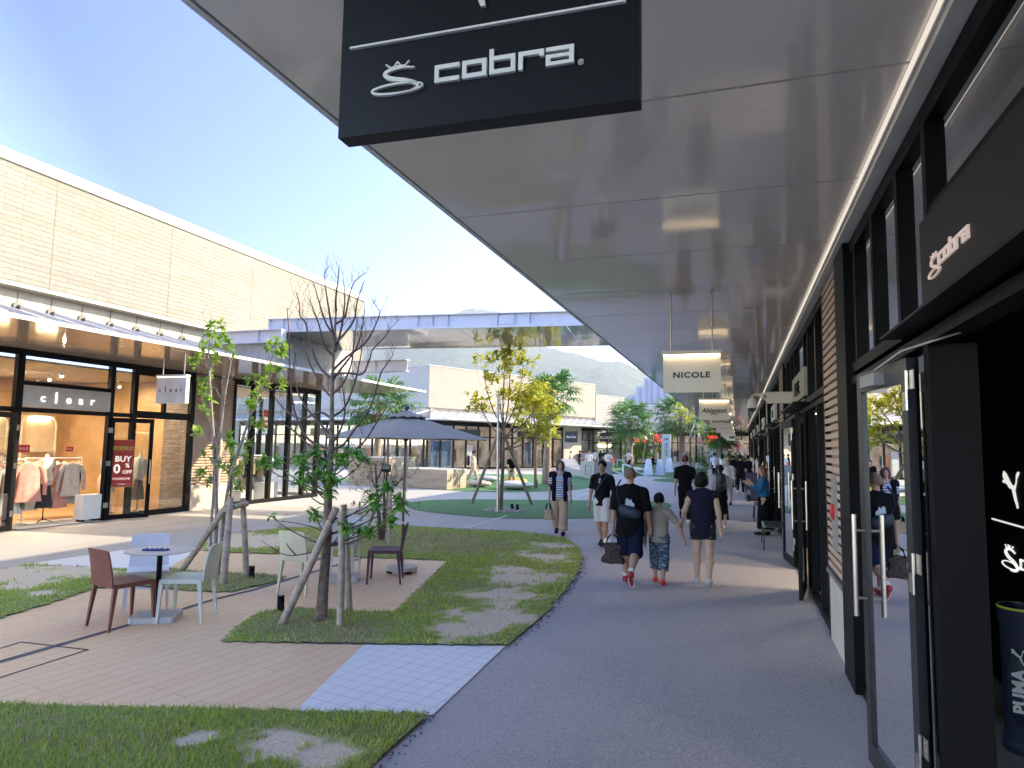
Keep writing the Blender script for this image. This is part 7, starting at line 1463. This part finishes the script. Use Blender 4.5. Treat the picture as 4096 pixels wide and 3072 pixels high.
# --- standing woman in blue sweater
pz, W6, D6 = person('woman with long auburn hair in fluffy blue sweater and long black skirt by the shopfronts', (.55, 16.7), 84, 1.58, P('blue_mohair', (.015, .12, .26), .95, var=.25, scale=20, bmp=.6, bs=60), blk, ('long', hair_r), cloth((.02, .02, .02)), (4, 2, -4, 2), ((20, 10, 118), (34, 6, 84)), 1.0, .0075, skin_p, True, turn=10, sleeve=1.75, loose=.022, hem=.555, kind='skirt', bhem=.09, fingers=True)
hb_ = W6(1, 'wrist'); t = tote('glossy black and silver handbag on the forearm of the woman in blue', Vector((.22, 16.65, 1.02)), .30, .16, P('patent_black', (.02, .025, .03), .12), P('silver_handle', (.5, .5, .52), .3, .5), .10, rz=1.4)
# --- others along the arcade
pt, W7, D7 = person('tall man with brown hair in black T-shirt and black trousers, seen from behind', (-1.33, 18.3), -3, 1.77, blk, blk, ('short', hair_b), white_sole, (6, 4, -6, 8), ((0, 10, 6), (0, 12, 6)), 1.02, .0075, skin_p, sleeve=.85, hem=.46, fingers=True)
pk, W8, D8 = person('woman with tied hair in grey T-shirt under a black dress, wearing a black backpack', (-.42, 17.6), 2, 1.56, cloth((.36, .34, .32)), blk, ('bun', hair_k), white_sole, (8, 4, -8, 10), ((0, 10, 6), (-8, 14, 8)), 1.0, .0075, skin_p, True, sleeve=.9, kind='skirt', bhem=.14, hem=.62)
part('pinafore', blk, pk, lambda b: [b.add(*(lambda r: (r[0], r[1].tolist()))(sdf([cone((0, 0, .5), (0, 0, .72), .094, .088, .74, 0)], .008, .02, .002, zmax=.75)))], 180)
bp_ = thing('backpack', 'black backpack worn by the woman with tied hair', 'backpack', (-.42, 17.45, 1.0)); V, Q = sdf([cone((0, 0, .0), (0, 0, .28), .12, .10, .65), ell((0, -.05, .06), (.10, .07, .1))], .014, .03); part('body', P('backpack_black', (.018, .018, .024), .5), bp_, lambda b: b.add(V, Q.tolist()), 180)
for s in (-1, 1): part('strap', MT['strap_black'], bp_, lambda b: b.tube([(s*.07, -.02, .30), (s*.10, .06, .34), (s*.105, .14, .30)], .016, 6, fl=.4), 60)
def simple(label, px, fy, H, face, top, bot, **k):
    q = G(px, fy); k.setdefault('h', .010 if q.y < 36 else .014 if q.y < 60 else .017); k.setdefault('folds', .002); return person(label, (q.x, q.y), face, H, top, bot, **k)
simple('woman in beige hat, open white shirt and pale jeans, facing the camera', 1573, 1090, 1.64, 175, wht, ljean, fem=True, hair=('hat', cloth((.5, .38, .25))), facial=True, skin=skin_p, sleeve=1.6, hem=.5, legs=(8, 3, -8, 8))
p_, W9, _ = simple('man in black cap, black T-shirt and black trousers with white shoes, walking away', 1600, 1068, 1.72, -5, blk, blk, hair=('cap', blk), shoes=(.62, .61, .58), legs=(-16, 22, 12, 6), arms=((0, 8, 8), (4, 8, 10)), skin=skin_p)
tote('plain dark shopping bag in the left hand of the man in the black cap', W9(-1, 'hand'), .3, .3, nvy, blk, .1)
simple('person in a dark T-shirt with a paper bag beside the man in the black cap', 1617, 1061, 1.68, 8, nvy, blk, arms=((0, 8, 8), (0, 14, 30)))
simple('woman in sleeveless black dress with a shoulder bag beyond the black cap man', 1583, 1046, 1.62, 0, blk, blk, fem=True, hair=('short', hair_k), kind='skirt', bhem=.25, sleeve=0)
p_, WA, _ = simple('man in white T-shirt and black trousers carrying a canvas bag, walking away', 1544, 1038, 1.74, 6, cloth((.55, .58, .66)), blk, arms=((0, 10, 10), (0, 8, 40)))
tote('cream canvas tote of the man in the white T-shirt', WA(-1, 'wrist'), .4, .4, cloth((.55, .5, .4)), None, .15)
simple('woman with long black hair in white blouse beside the man in the white T-shirt', 1560, 1032, 1.6, 2, wht, jean, fem=True, hair=('long', hair_k), sleeve=1.3)
simple('man in grey green T-shirt standing with hands on hips on the far turf', 1358, 1018, 1.75, -30, cloth((.47, .47, .40)), blk, arms=((-20, 42, 60), (-20, 42, 60)), shoes=(.6, .6, .6))
simple('child in pale shirt crouching by the middle palm trunk', 1295+2, 1006, 1.1, 60, wht, tan, legs=(40, 90, 30, 90), hp=1.15)
simple('person in navy squatting beside the white boards', 1410, 1012, 1.65, 40, nvy, blk, legs=(78, 128, 70, 124), arms=((50, 10, 10), (50, 10, 10)))
simple('man in grey cap, cream shirt and cream trousers walking right behind the staked tree', 1022, 1050, 1.72, -78, cloth((.5, .47, .42)), cloth((.5, .42, .32)), hair=('cap', cloth((.05, .06, .08))), legs=(20, 6, -22, 20), arms=((14, 6, 10), (-14, 6, 10)), shoes=(.1, .14, .2))
bk_ = thing('backpack', 'dark maroon backpack of the walking man behind the staked tree', 'backpack', (G(1022, 1050)+Vector((-.28, 0, 1.08)))[:], R_(-78)); V, Q = sdf([cone((0, 0, .0), (0, 0, .28), .13, .11, .65)], .02, .03); part('body', P('maroon_pack', (.06, .02, .03), .6), bk_, lambda b: b.add(V, Q.tolist()), 180); part('strap', blk, bk_, lambda b: b.tube([(.08, .05, .3), (.1, .16, .3), (.1, .2, .1)], .02, 6))
simple('boy in black T-shirt and cream shorts standing by the right stake', 1105, 1052, 1.6, -150, blk, cloth((.5, .42, .3)), kind='shorts', bhem=1.0, arms=((20, 10, 60), (20, 10, 60)))
simple('woman in white T-shirt and coral shorts jogging before the last shop window', 1233, 1012, 1.6, 80, wht, cloth((.6, .2, .12)), fem=True, hair=('short', hair_b), kind='shorts', bhem=.4, legs=(22, 10, -20, 40))
simple('person in grey walking beside the jogging woman before the shop window', 1222, 1009, 1.68, 70, gry, jean, legs=(16, 6, -16, 20))
crowd = [(1252, 1017, 1.68, -70, blk, cloth((.03, .04, .06)), 'man in black T-shirt leaning by the tan cabinet'), (1257, 1014, 1.6, 30, gry, jean, 'person in grey bending beside the tan cabinet'), (1272, 1022, 1.7, -160, wht, cloth((.62, .08, .05)), 'person in white top and bright red shorts over black leggings'),
 (1285, 1014, 1.72, 10, wht, blk, 'tall person with auburn hair in a white shirt at the group'), (1297, 1012, 1.66, -20, blk, jean, 'long haired person in black printed T-shirt at the group'), (1305, 1010, 1.7, 30, blk, blk, 'man in black cap at the back of the group'), (1313, 1026, 1.72, 5, cloth((.50, .48, .44)), blk, 'tall person in pale jacket and black trousers left of the white ramp'), (1322, 1016, 1.3, 20, cloth((.6, .1, .08)), gry, 'child in red beside the white ramp'),
 (1341-14, 1003, 1.2, 190, cloth((.6, .15, .2)), gry, 'small child in pink in the middle of the crowd'), (1330+8, 1000, 1.72, 170, cloth((.5, .55, .62)), tan, 'man in pale blue shirt with a strap across his chest'), (1348, 998, 1.62, 40, wht, jean, 'person in white at the tables under the pale umbrella'), (1318, 996, 1.7, 60, gry, blk, 'person in grey behind the crowd'), (1308, 999, 1.66, -40, nvy, jean, 'person in navy behind the crowd'), (1378, 998, 1.5, 20, wht, gry, 'person in white between palm and red sign'),
 (1398, 998, 1.72, 10, blk, blk, 'person in black below the left red sign'), (1414-4, 999, 1.66, 200, cloth((.04, .04, .06)), tan, 'person with a backpack below the left red sign'), (1429, 1001, 1.74, 0, nvy, blk, 'man in navy shirt just left of the white pylon'), (1452, 1003, 1.62, 10, cloth((.3, .45, .6)), jean, 'person in sky blue right of the white pylon'), (1462, 1002, 1.6, 4, wht, gry, 'woman with long black hair right of the white pylon'), (1458, 1007, 1.25, 0, cloth((.6, .56, .62)), gry, 'small child in lilac right of the white pylon'),
 (1491+22, 1003, 1.6, 170, wht, tan, 'person in white by the right slanting stake'), (1522, 1007, 1.55, -90, gry, blk, 'elderly person in grey resting by the pushchair'), (1532, 1000, 1.6, 100, cloth((.6, .58, .5)), jean, 'woman in cream by the low white planter'), (1541, 998, 1.1, 0, cloth((.6, .18, .15)), blk, 'child in red behind the planter'), (1568, 1000, 1.7, 0, nvy, blk, 'person in navy near the end posters'), (1610+4, 998, 1.7, 180, cloth((.6, .2, .25)), jean, 'person in pink near the end of the arcade')]
for i, (px, fy, H, fc, tm, bm, lab) in enumerate(crowd):
    rr = random.Random(i); fem = i in (4, 18, 22); sw = rr.uniform(4, 18)
    simple(lab, px, fy, H, fc, tm, bm, fem=fem, hair=('cap', blk) if 'cap' in lab else (('long', hair_k) if fem else (('short', (hair_k, hair_b)[rr.random() < .3]))), kind='shorts' if i in (2, 7, 8) else 'trousers', bhem=.9 if i in (2, 7, 8) else .06, legs=(sw, 4, -sw, 10), arms=((rr.uniform(-10, 25), rr.uniform(8, 20), rr.uniform(5, 60)), (rr.uniform(-10, 25), rr.uniform(8, 20), rr.uniform(5, 60))), group='people in the distant crowd', hp=1.18 if H < 1.35 else 1)
for (px, fy, H, fc, tm, bm, hr, lab) in ((703, 1012, 1.7, 200, nvy, jean, ('short', hair_k), 'man in navy walking behind the near tree trunk'), (712, 1013, 1.66, 180, wht, gry, ('bob', hair_r), 'person with bright auburn hair in white behind the near tree'), (692, 1016, 1.2, 170, cloth((.5, .2, .2)), jean, ('short', hair_k), 'child in red behind the near tree leaves')):
    simple(lab, px, fy, H, fc, tm, bm, hair=hr)
q = G(1482, 1035); t = thing('suitcase', 'dark navy upright suitcase beside the tall man in black', 'suitcase', (q.x, q.y, 0)); part('shell', P('suitcase_navy', (.02, .03, .05), .4), t, lambda b: b.box(-.2, -.13, .06, .2, .13, .72)); part('handle', steel_m, t, lambda b: (b.tube([(-.1, 0, .721), (-.1, 0, 1.0), (.1, 0, 1.0), (.1, 0, .721)], .012, 6)), 60)
for s in (-1, 1): part('wheel', black_m, t, lambda b: b.box(s*.15-.02, -.1, 0, s*.15+.02, .1, .059))
q = G(1507, 1007); t = thing('pushchair', 'dark folding pushchair beside the elderly person in grey', 'pushchair', (q.x, q.y, 0)); part('frame', black_m, t, lambda b: (b.tube([(-.3, -.4, .15), (.3, .3, .7), (.5, .5, 1.05)], .025, 6), b.tube([(-.3, .4, .15), (.3, -.2, .6)], .025, 6))); part('hood', blk, t, lambda b: b.ball((-.05, .1, .8), (.32, .3, .28), 12, 8), 60); part('seat', blk, t, lambda b: b.box(-.2, -.2, .4, .25, .3, .5))
for s in (-1, 1): part('wheel', black_m, t, lambda b: b.tube([(-.28, s*.3, .12), (-.24, s*.3, .12)], .12, 12), 60)
